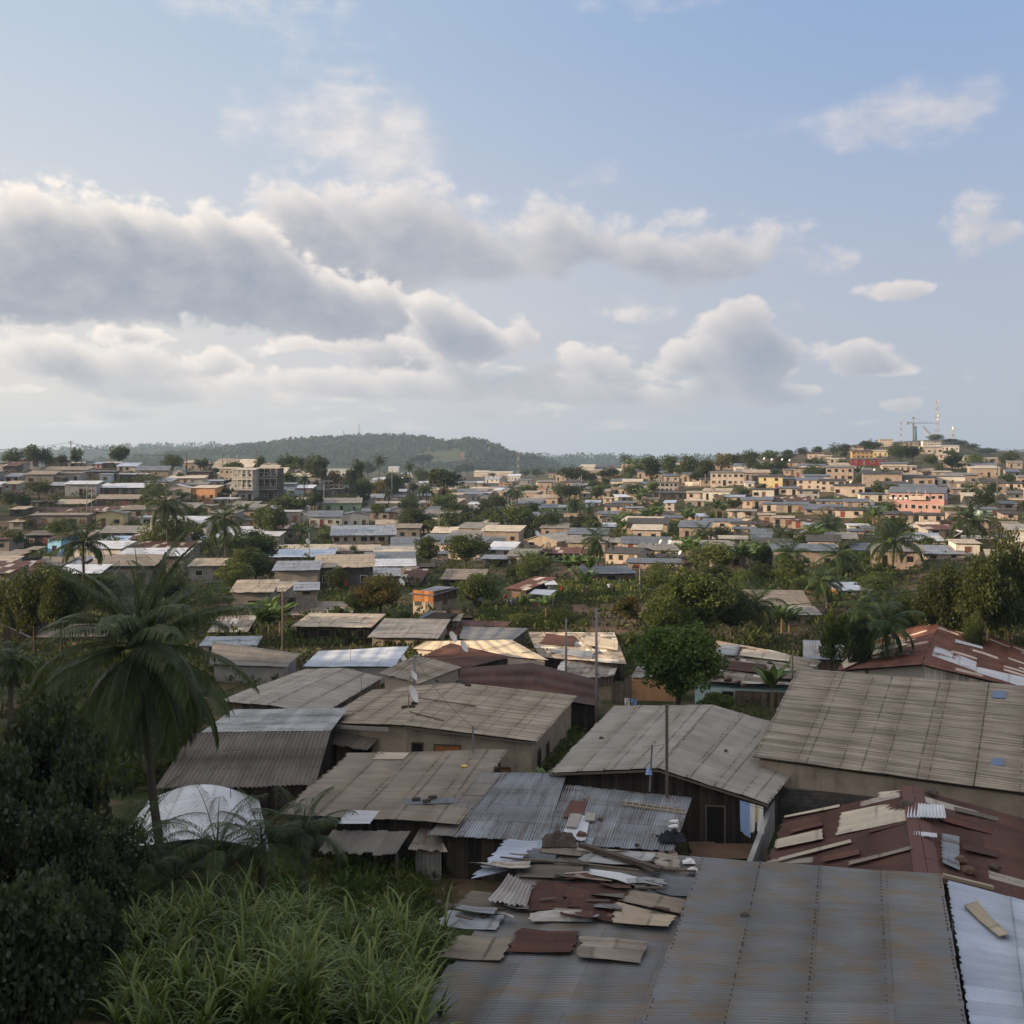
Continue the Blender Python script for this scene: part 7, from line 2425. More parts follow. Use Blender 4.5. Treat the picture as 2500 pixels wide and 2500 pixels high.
# ---- bananas
def banana_mesh(seed, n=9):
    r = np.random.default_rng(seed)
    V, F = [], []
    for i in range(n):
        a = i * 2.399 + r.uniform(-.3, .3)
        e = r.uniform(.75, 1.35)
        L = r.uniform(.8, 1.15)
        drp = r.uniform(.7, 1.7)
        c, s = math.cos(a), math.sin(a)
        p = np.array([0, 0, 0.0])
        b = len(V)
        m = 9
        for k in range(m + 1):
            t = k / m
            w_ = .15 * math.sin(math.pi * min(1, .06 + t * .94)) ** .6 + .004 if t > .16 else .012
            if k == m:
                w_ = .01
            tear = r.uniform(.82, 1.0)
            V += [(p[0] * c - w_ * tear * -s * 1.0, p[0] * s - w_ * tear * c, p[2] - .03 * t), (p[0] * c, p[0] * s, p[2] + .035), (p[0] * c + w_ * tear * -s, p[0] * s + w_ * tear * c, p[2] - .03 * t)]
            ang = e - drp * t ** 1.5
            p = p + np.array([math.cos(ang), 0, math.sin(ang)]) * L / m
        for k in range(m):
            F += [(b + 3 * k, b + 3 * k + 1, b + 3 * k + 4, b + 3 * k + 3), (b + 3 * k + 1, b + 3 * k + 2, b + 3 * k + 5, b + 3 * k + 4)]
    me = bpy.data.meshes.new('leaves')
    me.from_pydata(V, [], F)
    me.materials.append(MAT['banana_leaf'])
    me.update()
    return me


BAN = [banana_mesh(k) for k in range(4)]
bt = MB()
bt.tube([(0, 0, -.3), (0, 0, .5), (0, 0, 1.05)], [.10, .085, .05], 7)
BST = bt.mesh('stem', MAT['dry_stem'])


def banana(u, vb, h, d=None, own=None):
    p = ground_at(u, vb, 60) if d is None else Vector(((u - CU) * d / FPX, d, gz((u - CU) * d / FPX, d)))
    root = empty('banana_plant', p, rnd.uniform(0, 6.28))
    st_ = bpy.data.objects.new('stem', BST)
    lv = bpy.data.objects.new('leaves', BAN[rnd.randrange(4)])
    for o in (st_, lv):
        COL.objects.link(o)
        o.parent = root
    st_.scale = (h * .35, h * .35, h * .42)
    lv.location = (0, 0, h * .42)
    lv.scale = (h * .6,) * 3
    tag(root, None, 'banana plant', 'banana plants')
    note(root, 'banana plant', u, vb - 20, own)


for (c, x, yb, h) in [(1, 1740, 930, 5.5), (1, 1690, 930, 4.5), (1, 1450, 1240, 5), (1, 1530, 1250, 6), (1, 1600, 1250, 5), (1, 1680, 1250, 6), (1, 1760, 1240, 5), (1, 1820, 1250, 4.5), (1, 640, 1210, 4), (1, 690, 1215, 4.5), (1, 1860, 1900, 4.6), (1, 1920, 1890, 4.2),
                      (2, 60, 1900, 5), (2, 110, 1880, 4.6), (2, 20, 1800, 4.6), (2, 240, 1120, 6), (2, 290, 1125, 5), (2, 970, 1110, 3.5), (2, 600, 1800, 3), (2, 930, 600, 8), (2, 960, 640, 7), (3, 600, 1550, 5), (3, 620, 1560, 4.2), (3, 480, 1420, 5), (3, 540, 1430, 5.5), (3, 230, 1400, 5), (3, 150, 1390, 5),
                      (3, 310, 1400, 4.6), (3, 860, 1050, 6), (3, 900, 1070, 5), (3, 1130, 990, 6), (3, 1180, 985, 6.5), (3, 1080, 990, 5.5), (3, 1400, 1010, 6), (3, 1450, 1000, 5.5), (3, 1430, 1290, 6), (3, 1460, 1300, 5.5), (3, 1380, 1290, 5), (3, 1860, 1340, 6), (3, 1830, 1350, 5.5), (3, 1900, 1350, 5),
                      (3, 110, 1720, 3.6), (3, 300, 1740, 4), (3, 1080, 560, 9), (3, 1000, 560, 8), (3, 950, 560, 9), (3, 1130, 590, 9), (3, 1060, 830, 7), (3, 1030, 840, 6), (3, 690, 770, 6), (3, 730, 770, 6), (3, 1640, 930, 6), (3, 1690, 930, 5), (4, 60, 1300, 5.5), (4, 110, 1310, 5), (4, 480, 1180, 6), (4, 520, 1190, 5.5),
                      (4, 230, 1830, 4), (4, 290, 1840, 3.6), (4, 950, 1010, 6), (4, 990, 1000, 5.5), (4, 1040, 650, 6), (4, 830, 620, 6)]:
    cu, cvv = CROPS[c]
    banana(cu + x * KS, cvv + yb * KS, h)
banana(1328, 1880, 2.2, 59, 'small banana plant squeezed between the beige house and the grey gable')
banana(1438, 1400, 5.2, 165, 'lone pale banana plant in the weeds beside the plank shed')
banana(1885, 1600, 4.2, 80, 'banana plant with reddish tinged leaves left of the red roof')


# ---- dark leafy trees in the left foreground
def leafy(u, d, vt, wdt, seed, own, lm='leaf_grey', nl=17000, leaf=.030, kind='sprawl'):
    x = (u - CU) * d / FPX
    p = Vector((x, d, gz(x, d)))
    h = (HV - vt) * d / FPX - p.z
    tm, cm = tree_mesh(seed, kind, nl, leaf, .46)
    cm.materials.append(MAT[lm])
    root = empty('tree', p, seed)
    wn = {'dome': 1.0, 'sprawl': 1.0, 'round': .72, 'bush': 1.24, 'tall': .48}[kind]
    root.scale = (wdt / wn, wdt / wn, h)
    for nm, me in (('trunk', tm), ('crown', cm)):
        o = bpy.data.objects.new(nm, me)
        COL.objects.link(o)
        o.parent = root
    tag(root, own, 'tree', 'dark leafy trees at the lower left')


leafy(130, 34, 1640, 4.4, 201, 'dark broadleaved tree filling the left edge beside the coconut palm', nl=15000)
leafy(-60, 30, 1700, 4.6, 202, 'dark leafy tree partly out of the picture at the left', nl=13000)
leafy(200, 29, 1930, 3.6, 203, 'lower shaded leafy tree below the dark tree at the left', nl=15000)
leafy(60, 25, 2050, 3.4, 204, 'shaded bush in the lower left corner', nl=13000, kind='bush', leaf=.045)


# ---- tall grass bank in front
def grass_bank(name, pts, seed, hmin, hmax, nb, lab=None):
    r = np.random.default_rng(seed)
    V, F = [], []
    n = 6
    for (x, y, z) in pts:
        hh = r.uniform(hmin, hmax) * (.55 + .45 * min(1, max(0, (CU + FPX * x / y - 230) / 420)))
        for k in range(nb):
            a = r.uniform(0, 2 * math.pi)
            L = hh * r.uniform(.35, .75)
            z0 = z + hh * r.uniform(.1, .55)
            e = r.uniform(1.0, 1.5)
            dr = r.uniform(.9, 2.4)
            wd_ = r.uniform(.018, .048)
            c, s = math.cos(a), math.sin(a)
            px, pz = 0.0, 0.0
            b = len(V)
            for i in range(n + 1):
                t = i / n
                w_ = wd_ * (1 - t) ** .6 * (.6 + .8 * min(1, t * 4)) + .001
                V.append((x + px * c - s * w_, y + px * s + c * w_, z0 + pz))
                V.append((x + px * c + s * w_, y + px * s - c * w_, z0 + pz))
                ang = e - dr * t ** 1.4
                px += math.cos(ang) * L / n
                pz += math.sin(ang) * L / n
            for i in range(n):
                F.append((b + 2 * i, b + 2 * i + 1, b + 2 * i + 3, b + 2 * i + 2))
        # the cane itself
        b = len(V)
        w_ = .012
        V += [(x - w_, y, z - .2), (x + w_, y, z - .2), (x + w_, y, z + hh * .6), (x - w_, y, z + hh * .6)]
        F.append((b, b + 1, b + 2, b + 3))
    me = raw_mesh(name, V, F, [MAT['grass_blade']])
    o = bpy.data.objects.new(name, me)
    COL.objects.link(o)
    tag(o, lab, kind='stuff')
    return o


gp = []
rg = random.Random(5)
for (u, d) in ((1120, 24), (1135, 24.5), (1150, 25)):
    gp.append(((u - CU) * d / FPX, d, gz((u - CU) * d / FPX, d) - .6))
while len(gp) < 620:
    u, d = rg.uniform(150, 1090), rg.uniform(23.5, 38)
    # the bank thins out towards the trees on the left and the heaped roof on the right
    if u < 260 + (38 - d) * 4 and rg.random() < .8:
        continue
    if u > 1050 + (d - 30) * 5:
        continue
    x = (u - CU) * d / FPX
    for _ in range(rg.randint(3, 7)):
        x2, d2 = x + rg.gauss(0, .22), d + rg.gauss(0, .22)
        gp.append((x2, d2, gz(x2, d2)))
grass_bank('tall_grass', gp, 3, 1.3, 2.9, 12)


# ---- weeds and low scrub
def weeds(name, areas, seed, lm):
    r = np.random.default_rng(seed)
    VV, FF, b = [], [], 0
    for (poly, n, s0, s1) in areas:
        us = [q[0] for q in poly]
        vs = [q[1] for q in poly]
        k = 0
        tries = 0
        while k < n and tries < n * 8:
            tries += 1
            u, v = r.uniform(min(us), max(us)), r.uniform(min(vs), max(vs))
            o = False
            j = len(poly) - 1
            for i in range(len(poly)):
                if (poly[i][1] > v) != (poly[j][1] > v) and u < (poly[j][0] - poly[i][0]) * (v - poly[i][1]) / (poly[j][1] - poly[i][1]) + poly[i][0]:
                    o = not o
                j = i
            if not o:
                continue
            p = ground_at(u, v, 24)
            s = r.uniform(s0, s1)
            m = 26
            d = unit(r.normal(size=(m, 3)))
            d[:, 2] = np.abs(d[:, 2])
            c = np.array(p) + d * s * np.array([1.1, 1.1, .9]) * (.5 + .5 * r.random((m, 1)))
            q, f = leaf_quads(c, r, s * .55, .22, out=d + np.array([0, 0, .9]))
            VV.append(q)
            FF.append(f + b)
            b += len(q)
            k += 1
    o = bpy.data.objects.new(name, raw_mesh(name, np.concatenate(VV), np.concatenate(FF), [MAT[lm]]))
    COL.objects.link(o)
    tag(o, None, kind='stuff')


def cp(c, *pts):
    cu, cvv = CROPS[c]
    return [(cu + x * KS, cvv + y * KS) for x, y in pts]


weeds('undergrowth', [
    (cp(3, (840, 930), (1200, 920), (1560, 980), (1560, 1110), (1100, 1110), (830, 1060)), 620, .5, 1.0),
    (cp(3, (370, 1430), (1050, 1400), (1100, 1560), (800, 1590), (380, 1590)), 420, .4, .9),
    (cp(4, (0, 1280), (700, 1300), (1100, 1360), (1080, 1460), (300, 1480), (0, 1440)), 520, .5, 1.1),
    (cp(4, (700, 1190), (920, 1190), (900, 1280), (700, 1270)), 120, .4, .9),
    (cp(2, (1680, 1620), (1932, 1620), (1932, 1740), (1660, 1740)), 170, .4, .8), (cp(2, (400, 1430), (720, 1460), (700, 1610), (380, 1600)), 160, .3, .7),
    (cp(3, (0, 1640), (250, 1650), (640, 1700), (600, 1790), (0, 1760)), 200, .3, .8), (cp(2, (200, 1880), (560, 1880), (560, 1940), (200, 1940)), 90, .3, .6),
    ([(1290, 1780), (1420, 1720), (1440, 1830), (1330, 1890)], 120, .25, .6), ([(1770, 1690), (1890, 1700), (1880, 1760), (1780, 1750)], 60, .25, .6),
    (cp(2, (430, 960), (540, 980), (520, 1090), (430, 1080)), 60, .4, .8), (cp(1, (380, 1200), (600, 1260), (560, 1330), (300, 1300)), 60, .4, .9),
    ([(560, 1560), (760, 1540), (760, 1580), (560, 1600)], 70, .3, .7), ([(1480, 1600), (1570, 1590), (1570, 1650), (1490, 1660)], 60, .3, .7), ([(720, 2000), (800, 2050), (700, 2120), (600, 2080)], 60, .2, .45),
], 9, 'weed_leaf')
weeds('scrub', [
    ([(40, 1150), (700, 1150), (1200, 1180), (1240, 1320), (60, 1400)], 1600, .6, 1.6), ([(1240, 1180), (1560, 1150), (2460, 1090), (2460, 1330), (1240, 1300)], 1300, .4, 1.1),
    ([(-60, 1380), (1200, 1340), (2560, 1330), (2560, 1620), (-60, 1640)], 2200, .4, 1.3), ([(-60, 1640), (1000, 1640), (900, 1760), (-60, 2000)], 260, .3, .8),
    ([(900, 2060), (1120, 2090), (1060, 2300), (200, 2480), (-60, 2480), (100, 2080)], 500, .15, .5), ([(60, 1640), (520, 1640), (430, 1920), (60, 1960)], 420, .4, 1.2), ([(2480, 1140), (3300, 1160), (3500, 1800), (2640, 1700), (2480, 1330)], 700, .8, 2.4), ([(-700, 1140), (20, 1150), (-40, 1900), (-900, 1800)], 500, .8, 2.4), ([(2620, 1750), (3600, 1850), (3600, 2400), (2700, 2300)], 200, .3, .9), ([(1800, 1500), (2560, 1480), (2560, 1700), (1860, 1640)], 160, .3, .7),
], 19, 'leaf_dark')
# young leafy herbs mixed into the bank
weeds('herbs', [([(640, 2120), (900, 2110), (960, 2300), (900, 2480), (560, 2480), (600, 2200)], 620, .25, .6), ([(240, 2200), (640, 2140), (640, 2480), (200, 2480)], 260, .2, .5), ([(900, 2080), (1060, 2100), (1080, 2480), (880, 2480)], 260, .2, .5)], 29, 'weed_leaf')

# ================================================================== the houses and trees in between
FREE = []


def clear_of(x, y, r, lim=None):
    for (a, b, c) in FOOT:
        if abs(a - x) < c + r and abs(b - y) < c + r and math.hypot(a - x, b - y) < c + r:
            return False
    return True


fr = random.Random(21)


def hides(u, v, d, thin):
    """would a house standing here cover much of one that the photograph shows?"""
    k = FPX / d
    a0, a1, b0, b1 = u - (2.5 if thin else 4.2) * k, u + (2.5 if thin else 4.2) * k, v - 4.0 * k, v
    for (u0, v0, u1, v1, dd, big) in BOXES:
        if dd > d - 4:
            ox, oy = min(a1, u1) - max(a0, u0), min(b1, v1) - max(b0, v0)
            if ox > 0 and oy > 0 and ox * oy > (.06 if big else .22) * (u1 - u0) * (v1 - v0):
                return True
    return False


def filler_tree(p, u, v, right):
    kind = fr.choice(['round', 'dome', 'loose', 'bush', 'round', 'tall'])
    h = fr.uniform(3.2, 6.5) if kind != 'bush' else fr.uniform(1.6, 2.8)
    lm = fr.choice([LD, LM, LD, LM, LL])
    plant_tree(p, h, h * fr.uniform(.75, 1.1), kind, lm, f"{KDESC[kind]} {LDESC[lm]} {'bush' if kind == 'bush' else 'tree'}", u, v - 10, cat='bush' if kind == 'bush' else 'tree')


TOWN = [Roof(), MB()]
tw_mats = ['block_wall', 'dark_block_wall', 'grey_wall', 'beige_wall', 'sand_block_wall', 'cream_wall', 'white_wall', 'dark_pane']
tr_mats = ['fibre_cement', 'fibre_cement_grey', 'sandy_sheet', 'zinc', 'slate_sheet', 'white_sheet', 'rust_sheet', 'dark_sheet', 'cream_sheet']


def town_house(x, y, right):
    r = fr
    z = gz(x, y)
    w_, dp, h = r.uniform(5, 11), r.uniform(4.5, 7.5), r.uniform(2.5, 3.3)
    yaw = R(r.uniform(-22, -6) if right else r.uniform(-8, 8))
    FOOT.append((x, y + dp / 2, math.hypot(w_, dp) / 2))
    c, s = math.cos(yaw), math.sin(yaw)

    def tr(px, py, pz):
        return (x + px * c - py * s, y + px * s + py * c, z + pz)
    wi = r.choice([4, 5, 4, 6, 3]) if right else r.choice([0, 1, 2, 3, 0, 6])
    rise = r.uniform(.5, 1.1)
    W_ = TOWN[1]
    b = [tr(-w_ / 2, 0, -2.5), tr(w_ / 2, 0, -2.5), tr(w_ / 2, dp, -2.5), tr(-w_ / 2, dp, -2.5), tr(-w_ / 2, 0, h), tr(w_ / 2, 0, h), tr(w_ / 2, dp, h + rise), tr(-w_ / 2, dp, h + rise)]
    W_.add(b, [(4, 5, 6, 7), (0, 1, 5, 4), (1, 2, 6, 5), (2, 3, 7, 6), (3, 0, 4, 7)], wi)
    n = max(2, int(w_ / 2.6))
    for i in range(n):
        px = -w_ / 2 + w_ * (i + .5) / n
        dr = i == 0
        a0, a1, z0, z1 = (px - .4, px + .4, 0, 2.0) if dr else (px - .5, px + .5, 1.0, 1.9)
        q = [tr(a0, -.02, z0), tr(a1, -.02, z0), tr(a1, -.02, z1), tr(a0, -.02, z1)]
        W_.add(q, [(0, 1, 2, 3)], 7)
    R_ = TOWN[0]
    mi = r.choice([1, 4, 7, 2, 8, 4]) if right else r.choice([0, 1, 2, 3, 5, 6, 5])
    o = .35
    n0 = len(R_.f)
    R_.sheets(tr(-w_ / 2 - o, -o, h), tr(w_ / 2 + o, -o, h), tr(w_ / 2 + o, dp + o, h + rise + .08), tr(-w_ / 2 - o, dp + o, h + rise + .08), r)
    for i in range(n0, len(R_.f)):
        R_.m[i] = mi


def fill(poly, n, right, gap, fn, dmax=640):
    us, vs = [q[0] for q in poly], [q[1] for q in poly]
    k, t = 0, 0
    while k < n and t < n * 40:
        t += 1
        u, v = fr.uniform(min(us), max(us)), fr.uniform(min(vs), max(vs))
        p = ground_at(u, v, 62)
        if p.y > dmax or not clear_of(p.x, p.y + 2.5, gap) or hides(u, v, p.y, fn is filler_tree):
            continue
        fn(p, u, v, right)
        k += 1


fill([(20, 1138), (1000, 1345)], 46, False, 4.0, lambda p, u, v, r: town_house(p.x, p.y, r))
fill([(1000, 1160), (1260, 1330)], 34, True, 3.6, lambda p, u, v, r: town_house(p.x, p.y, r), 560)
fill([(1260, 1140), (2480, 1330)], 72, True, 3.2, lambda p, u, v, r: town_house(p.x, p.y, r))
fill([(-60, 1345), (420, 1470)], 12, False, 4.5, lambda p, u, v, r: town_house(p.x, p.y, r))
fill([(1260, 1330), (2350, 1395)], 20, True, 3.5, lambda p, u, v, r: town_house(p.x, p.y, r))
fill([(900, 1340), (1350, 1420)], 12, True, 4.0, lambda p, u, v, r: town_house(p.x, p.y, r))
# the town goes on past both edges of the picture
fill([(2500, 1140), (3200, 1420)], 60, True, 3.2, lambda p, u, v, r: town_house(p.x, p.y, r))
fill([(2620, 1430), (3400, 1900)], 16, True, 3.0, lambda p, u, v, r: town_house(p.x, p.y, r))
fill([(-650, 1140), (0, 1420)], 45, False, 3.5, lambda p, u, v, r: town_house(p.x, p.y, r))
TOWN[1].v and tag(TOWN[1].build('distant_house_walls', [MAT[q] for q in tw_mats]), None, kind='stuff')
ro = TOWN[0].build('distant_house_roofs', [MAT[q] for q in tr_mats])
set_rc(ro, TOWN[0].rc)
tag(ro, None, kind='stuff')


fill([(20, 1150), (1000, 1350)], 46, False, 1.2, filler_tree)
fill([(1000, 1150), (1300, 1330)], 34, True, 1.2, filler_tree)
fill([(1300, 1130), (2480, 1360)], 46, True, 1.0, filler_tree)
fill([(-40, 1350), (700, 1500)], 18, False, 2.0, filler_tree)

# ================================================================== poles, wires, dishes, masts
def pole(u, vt, vb, d, rad, label, m='pole_grey', arm=None, name='street_pole', cat='pole', group='poles', lean=0.0, ground=True):
    top, bot = at(u, vt, d), at(u, vb, d)
    zb = gz(top.x, d) - .4 if ground else bot.z
    root = empty(name, (top.x, d, zb))
    t = MB()
    t.tube([(0, 0, 0), (lean * .5, 0, (top.z - zb) * .5), (lean, 0, top.z - zb)], [rad, rad * .9, rad * .75], 8)
    t.build('shaft', MAT[m], root, True)
    if arm:
        for k in range(arm):
            a = MB()
            z = top.z - zb - .3 - k * .8
            a.box((-.9 + lean, -.06, z), (.9 + lean, .06, z + .12))
            ao = a.build('crossarm', MAT['weathered_wood'], root)
            for x in (-.75, 0, .75):
                i = MB()
                i.tube([(x + lean, 0, z + .12), (x + lean, 0, z + .3)], .05, 6)
                i.build('insulator', MAT['frame_pale'], ao)
    else:
        b = MB()
        b.box((lean - .16, -.03, top.z - zb - .22), (lean + .16, .03, top.z - zb - .14))
        b.build('bracket', MAT['steel'], root)
    tag(root, label, cat, group)
    return top


for a in [
    (1456, 1485, 1777, 74, .11, 'tall grey street pole right of the beige house', 'pole_grey'), (1382, 1510, 1612, 84, .10, 'shorter grey pole left of the tall street pole'), (1012, 1599, 1682, 77.5, .10, 'grey pole rising behind the beige house roof'),
    (690, 1441, 1575, 100, .10, 'wooden pole among bananas beside the plank barn', 'weathered_wood'), (1562, 1388, 1460, 150, .09, 'slim pole at the edge of the weeds by the plank shed'), (1935, 1567, 1624, 81, .06, 'thin wooden post on the stone-covered roof', 'weathered_wood'),
    (1072, 1246, 1300, 255, .11, 'pale pole in front of the dark valley trees'), (755, 1300, 1342, 205, .09, 'pole rising from the pale blue roof'), (212, 1179, 1232, 270, .13, 'left one of two grey poles on the left hillside'), (224, 1187, 1232, 268, .12, 'right one of two grey poles on the left hillside'),
    (1722, 1157, 1202, 380, .15, 'pole on the green slope left of the cream two-storey building'), (1791, 1163, 1198, 380, .15, 'pole right of the cream two-storey building'), (1703, 1216, 1250, 330, .13, 'pole among the houses below the ridge'), (2418, 1178, 1232, 300, .15, 'pole right of the pink building'),
    (1420, 1158, 1176, 460, .16, 'small pole above the dark tree on the centre right'), (1595, 1204, 1216, 350, .12, 'short pole below the battlemented house'), (1183, 1288, 1308, 240, .1, 'short pole before the white gable houses'),
    (791, 1184, 1200, 330, .13, 'pole beside the balcony buildings'), (957, 1146, 1186, 400, .14, 'pole between the valley trees'),
]:
    pole(*a)
pole(2435, 1128, 1190, 290, .2, 'thick wooden utility pole at the right edge', 'weathered_wood', arm=1)
pole(173, 1076, 1134, 395, .22, 'wooden utility pole with two crossarms on the left skyline', 'weathered_wood', arm=2)
for (u, vt, d, lab) in [(456, 1106, 420, 'utility pole right of the dome-shaped tree on the left ridge'), (544, 1105, 430, 'utility pole above the orange house on the left ridge'), (628, 1101, 430, 'utility pole left of the trees on the left ridge'), (1560, 1113, 620, 'utility pole rising from the wooded ridge'), (1710, 1109, 600, 'tall utility pole above the trees of the wooded ridge'), (1959, 1108, 560, 'utility pole at the right end of the wooded ridge'), (1512, 1114, 640, 'small utility pole at the left end of the wooded ridge')]:
    pole(u, vt, vt + 30, d, .2, lab, 'weathered_wood', arm=1)
# slender things standing on the near roofs
def mast(u, vt, vb, d, rad, label, yagi=0, m='steel', cat='antenna', lean=0.0):
    t, b = at(u, vt, d), at(u, vb, d)
    root = empty('antenna_mast', b)
    s = MB()
    H_ = t.z - b.z
    s.tube([(0, 0, 0), (lean, 0, H_)], rad, 6)
    s.build('shaft', MAT[m], root)
    if yagi:
        y = MB()
        y.tube([(lean - .5, 0, H_ - .12), (lean + .6, .1, H_ - .02)], .015, 5)
        for k in range(yagi):
            x = lean - .45 + k * 1.0 / yagi
            y.tube([(x, -.25, H_ - .1 + .08 * (x - lean)), (x, .3, H_ - .1 + .08 * (x - lean))], .009, 4)
        y.build('aerial', MAT['steel'], root)
    tag(root, label, cat, 'aerials and rods on the roofs')


mast(1628, 1720, 1948, 50.4, .075, 'tall weathered wooden pole standing on the zinc roof before the grey gable', m='weathered_wood', cat='pole')
mast(1586, 1818, 1932, 50.9, .045, 'thin bent aerial pole with a blue rag beside the tall wooden pole', 4, lean=.12)
mast(1155, 1772, 1836, 60.6, .05, 'short dark pipe at the front wall of the beige house')
mast(563, 1834, 1962, 55.0, .025, 'thin aerial rod in front of the brown ribbed roof', 5)
mast(882, 1648, 1698, 74.5, .018, 'thin rod aerial on the pale gable roof with dark lap lines', 0)
mast(856, 1576, 1630, 92, .02, 'thin rod on the bright pale blue roof', 0)
o = crumple(at(1584, 1890, 50.8), .16, .12, .5, 3, 'cloth_blue', 'rag', 6)
tag(o, 'blue-grey rag tied to the bent aerial pole', 'rag')


def dish(loc, size, yaw, tilt, label, m='dish_white'):
    root = empty('satellite_dish', loc, yaw)
    d = MB()
    n, rg = 18, 5
    V = [(0, 0, 0)]
    for i in range(1, rg + 1):
        q = i / rg
        for k in range(n):
            a = 2 * math.pi * k / n
            V.append((math.cos(a) * q * size / 2, -(q * q) * size * .13, math.sin(a) * q * size / 2 * 1.08))
    F = [(0, 1 + k, 1 + (k + 1) % n) for k in range(n)]
    for i in range(rg - 1):
        for k in range(n):
            b = 1 + i * n
            F.append((b + k, b + n + k, b + n + (k + 1) % n, b + (k + 1) % n))
    rot = Matrix.Rotation(-tilt, 3, 'X')
    up = Vector((0, -.1, size * .62))
    d.add([rot @ Vector(v) + up for v in V], F)
    d.build('reflector', MAT[m], root, True)
    a = MB()
    a.tube([(0, .12, 0), (0, .12, size * .6), up + rot @ Vector((0, .02, 0))], .03, 6)
    a.build('mount', MAT['steel'], root)
    h = MB()
    tip = up + rot @ Vector((0, -size * .55, -size * .12))
    h.tube([up + rot @ Vector((0, -size * .1, -size * .5)), tip], .014, 5)
    h.tube([tip, tip + rot @ Vector((0, .1, .02))], .04, 6)
    h.build('feed_arm', MAT['steel'], root)
    tag(root, label, 'satellite dish', 'satellite dishes')


def dish_px(u, v, d, s, yaw, lab, tilt=.55):
    dish(at(u, v, d) - Vector((0, 0, s * .6)), s, yaw, tilt, lab)


dish(on_roof('A_l', 1002, 1722, 0.0), 1.15, 1.35, .45, 'large pale dish seen edge-on amid blocks on the beige house roof')
dish_px(1005, 1650, 77, .8, 1.3, 'small pale dish on the street pole behind the beige house')
dish_px(982, 1611, 88, .8, 1.2, 'pale dish at the right of the bright pale blue roof')
dish_px(1128, 1580, 88, 1.0, 1.2, 'pale dish on the speckled dark rusty roof')
dish_px(1102, 1556, 95, 1.0, 1.1, 'pale dish above the cream metal roof')
dish_px(978, 1422, 145, 1.1, 1.1, 'pale dish beside the golden topped tree')
dish_px(750, 1322, 205, 1.1, .9, 'pale dish beside the pole on the pale blue roof')
dish_px(1311, 1304, 205, 1.2, .8, 'pale dish on the wide cream gable roof')
for (u, v, d, lab) in [(1614, 1323, 190, 'left of two pale dishes on the slate roof behind the shaggy palm'), (1635, 1324, 190, 'right of two pale dishes on the slate roof behind the shaggy palm'), (1662, 1350, 180, 'pale dish above the grey roofs by the sunlit tree'), (2135, 1147, 345, 'pale dish on the roof edge right of the tall unfinished building'), (2214, 1176, 330, 'pale dish left of the pink building wall'), (2032, 1250, 285, 'pale dish among the crowded roofs below the pink building'),
                       (2130, 1231, 285, 'big pale dish left of the pink building foot'), (2170, 1221, 300, 'small pale dish beside the pink building'), (2046, 1215, 300, 'pale dish on a sandy house left of the pink building'), (2077, 1177, 330, 'pale dish above the sandy block houses'), (1795, 1263, 280, 'pale dish on a slate roof at the foot of the right hill'), (1643, 1195, 370, 'pale dish on the battlemented house'),
                       (1866, 1120, 450, 'pale dish on the ridge left of the red roofed house'), (1884, 1122, 450, 'second pale dish on the ridge'), (1910, 1122, 450, 'third pale dish on the ridge'), (1928, 1124, 450, 'fourth pale dish on the ridge, nearest the trees')]:
    dish_px(u, v, d, 1.0 if d > 400 else (1.4 if 'big' in lab else .8), fr.uniform(-1.2, -.4), lab)

WIRES = []


def wire(a, b, sag, label, rad=.014):
    pts = []
    for k in range(17):
        t = k / 16
        p = a.lerp(b, t)
        p.z -= sag * 4 * t * (1 - t)
        pts.append(p)
    m = World()
    m.tube(pts, rad, 4, 0, False)
    tag(m.done('power_cable', 'wire_black'), label, 'cable', 'cables strung over the roofs')


t1 = at(1456, 1490, 74)
wire(t1, at(2600, 1380, 66), .9, 'long cable from the tall street pole to the right across the dark trees', .02)
wire(t1, at(1012, 1604, 77.5), .8, 'cable from the tall street pole down to the pole behind the beige house')
wire(at(1382, 1514, 84), at(1012, 1603, 77.5), .9, 'lower cable between the shorter pole and the pole behind the beige house')
wire(at(1012, 1602, 77.5), at(1155, 1774, 60.6), .5, 'cable running down the pale roof to the short pipe')
wire(at(690, 1444, 100), at(900, 1558, 104), 1.2, 'drooping cable from the pole among bananas past the plank barn')
wire(at(1012, 1606, 77.5), at(882, 1690, 74), .4, 'cable from the pole to the pale gable roof')
wire(at(1456, 1640, 74), at(1552, 1640, 82), 1.0, 'slack pale cable between the tall street pole and the orange hut')
wire(at(173, 1080, 395), at(-100, 1098, 390), 1.0, 'cable leaving the utility pole on the left skyline', .05)
wire(at(173, 1080, 395), at(456, 1110, 420), 2.0, 'cable between the utility poles on the left ridge', .05)
wire(at(1512, 1116, 640), at(1710, 1112, 600), 2.0, 'cable above the trees of the wooded ridge', .06)
wire(at(1710, 1112, 600), at(1959, 1111, 560), 2.0, 'cable along the right part of the wooded ridge', .06)


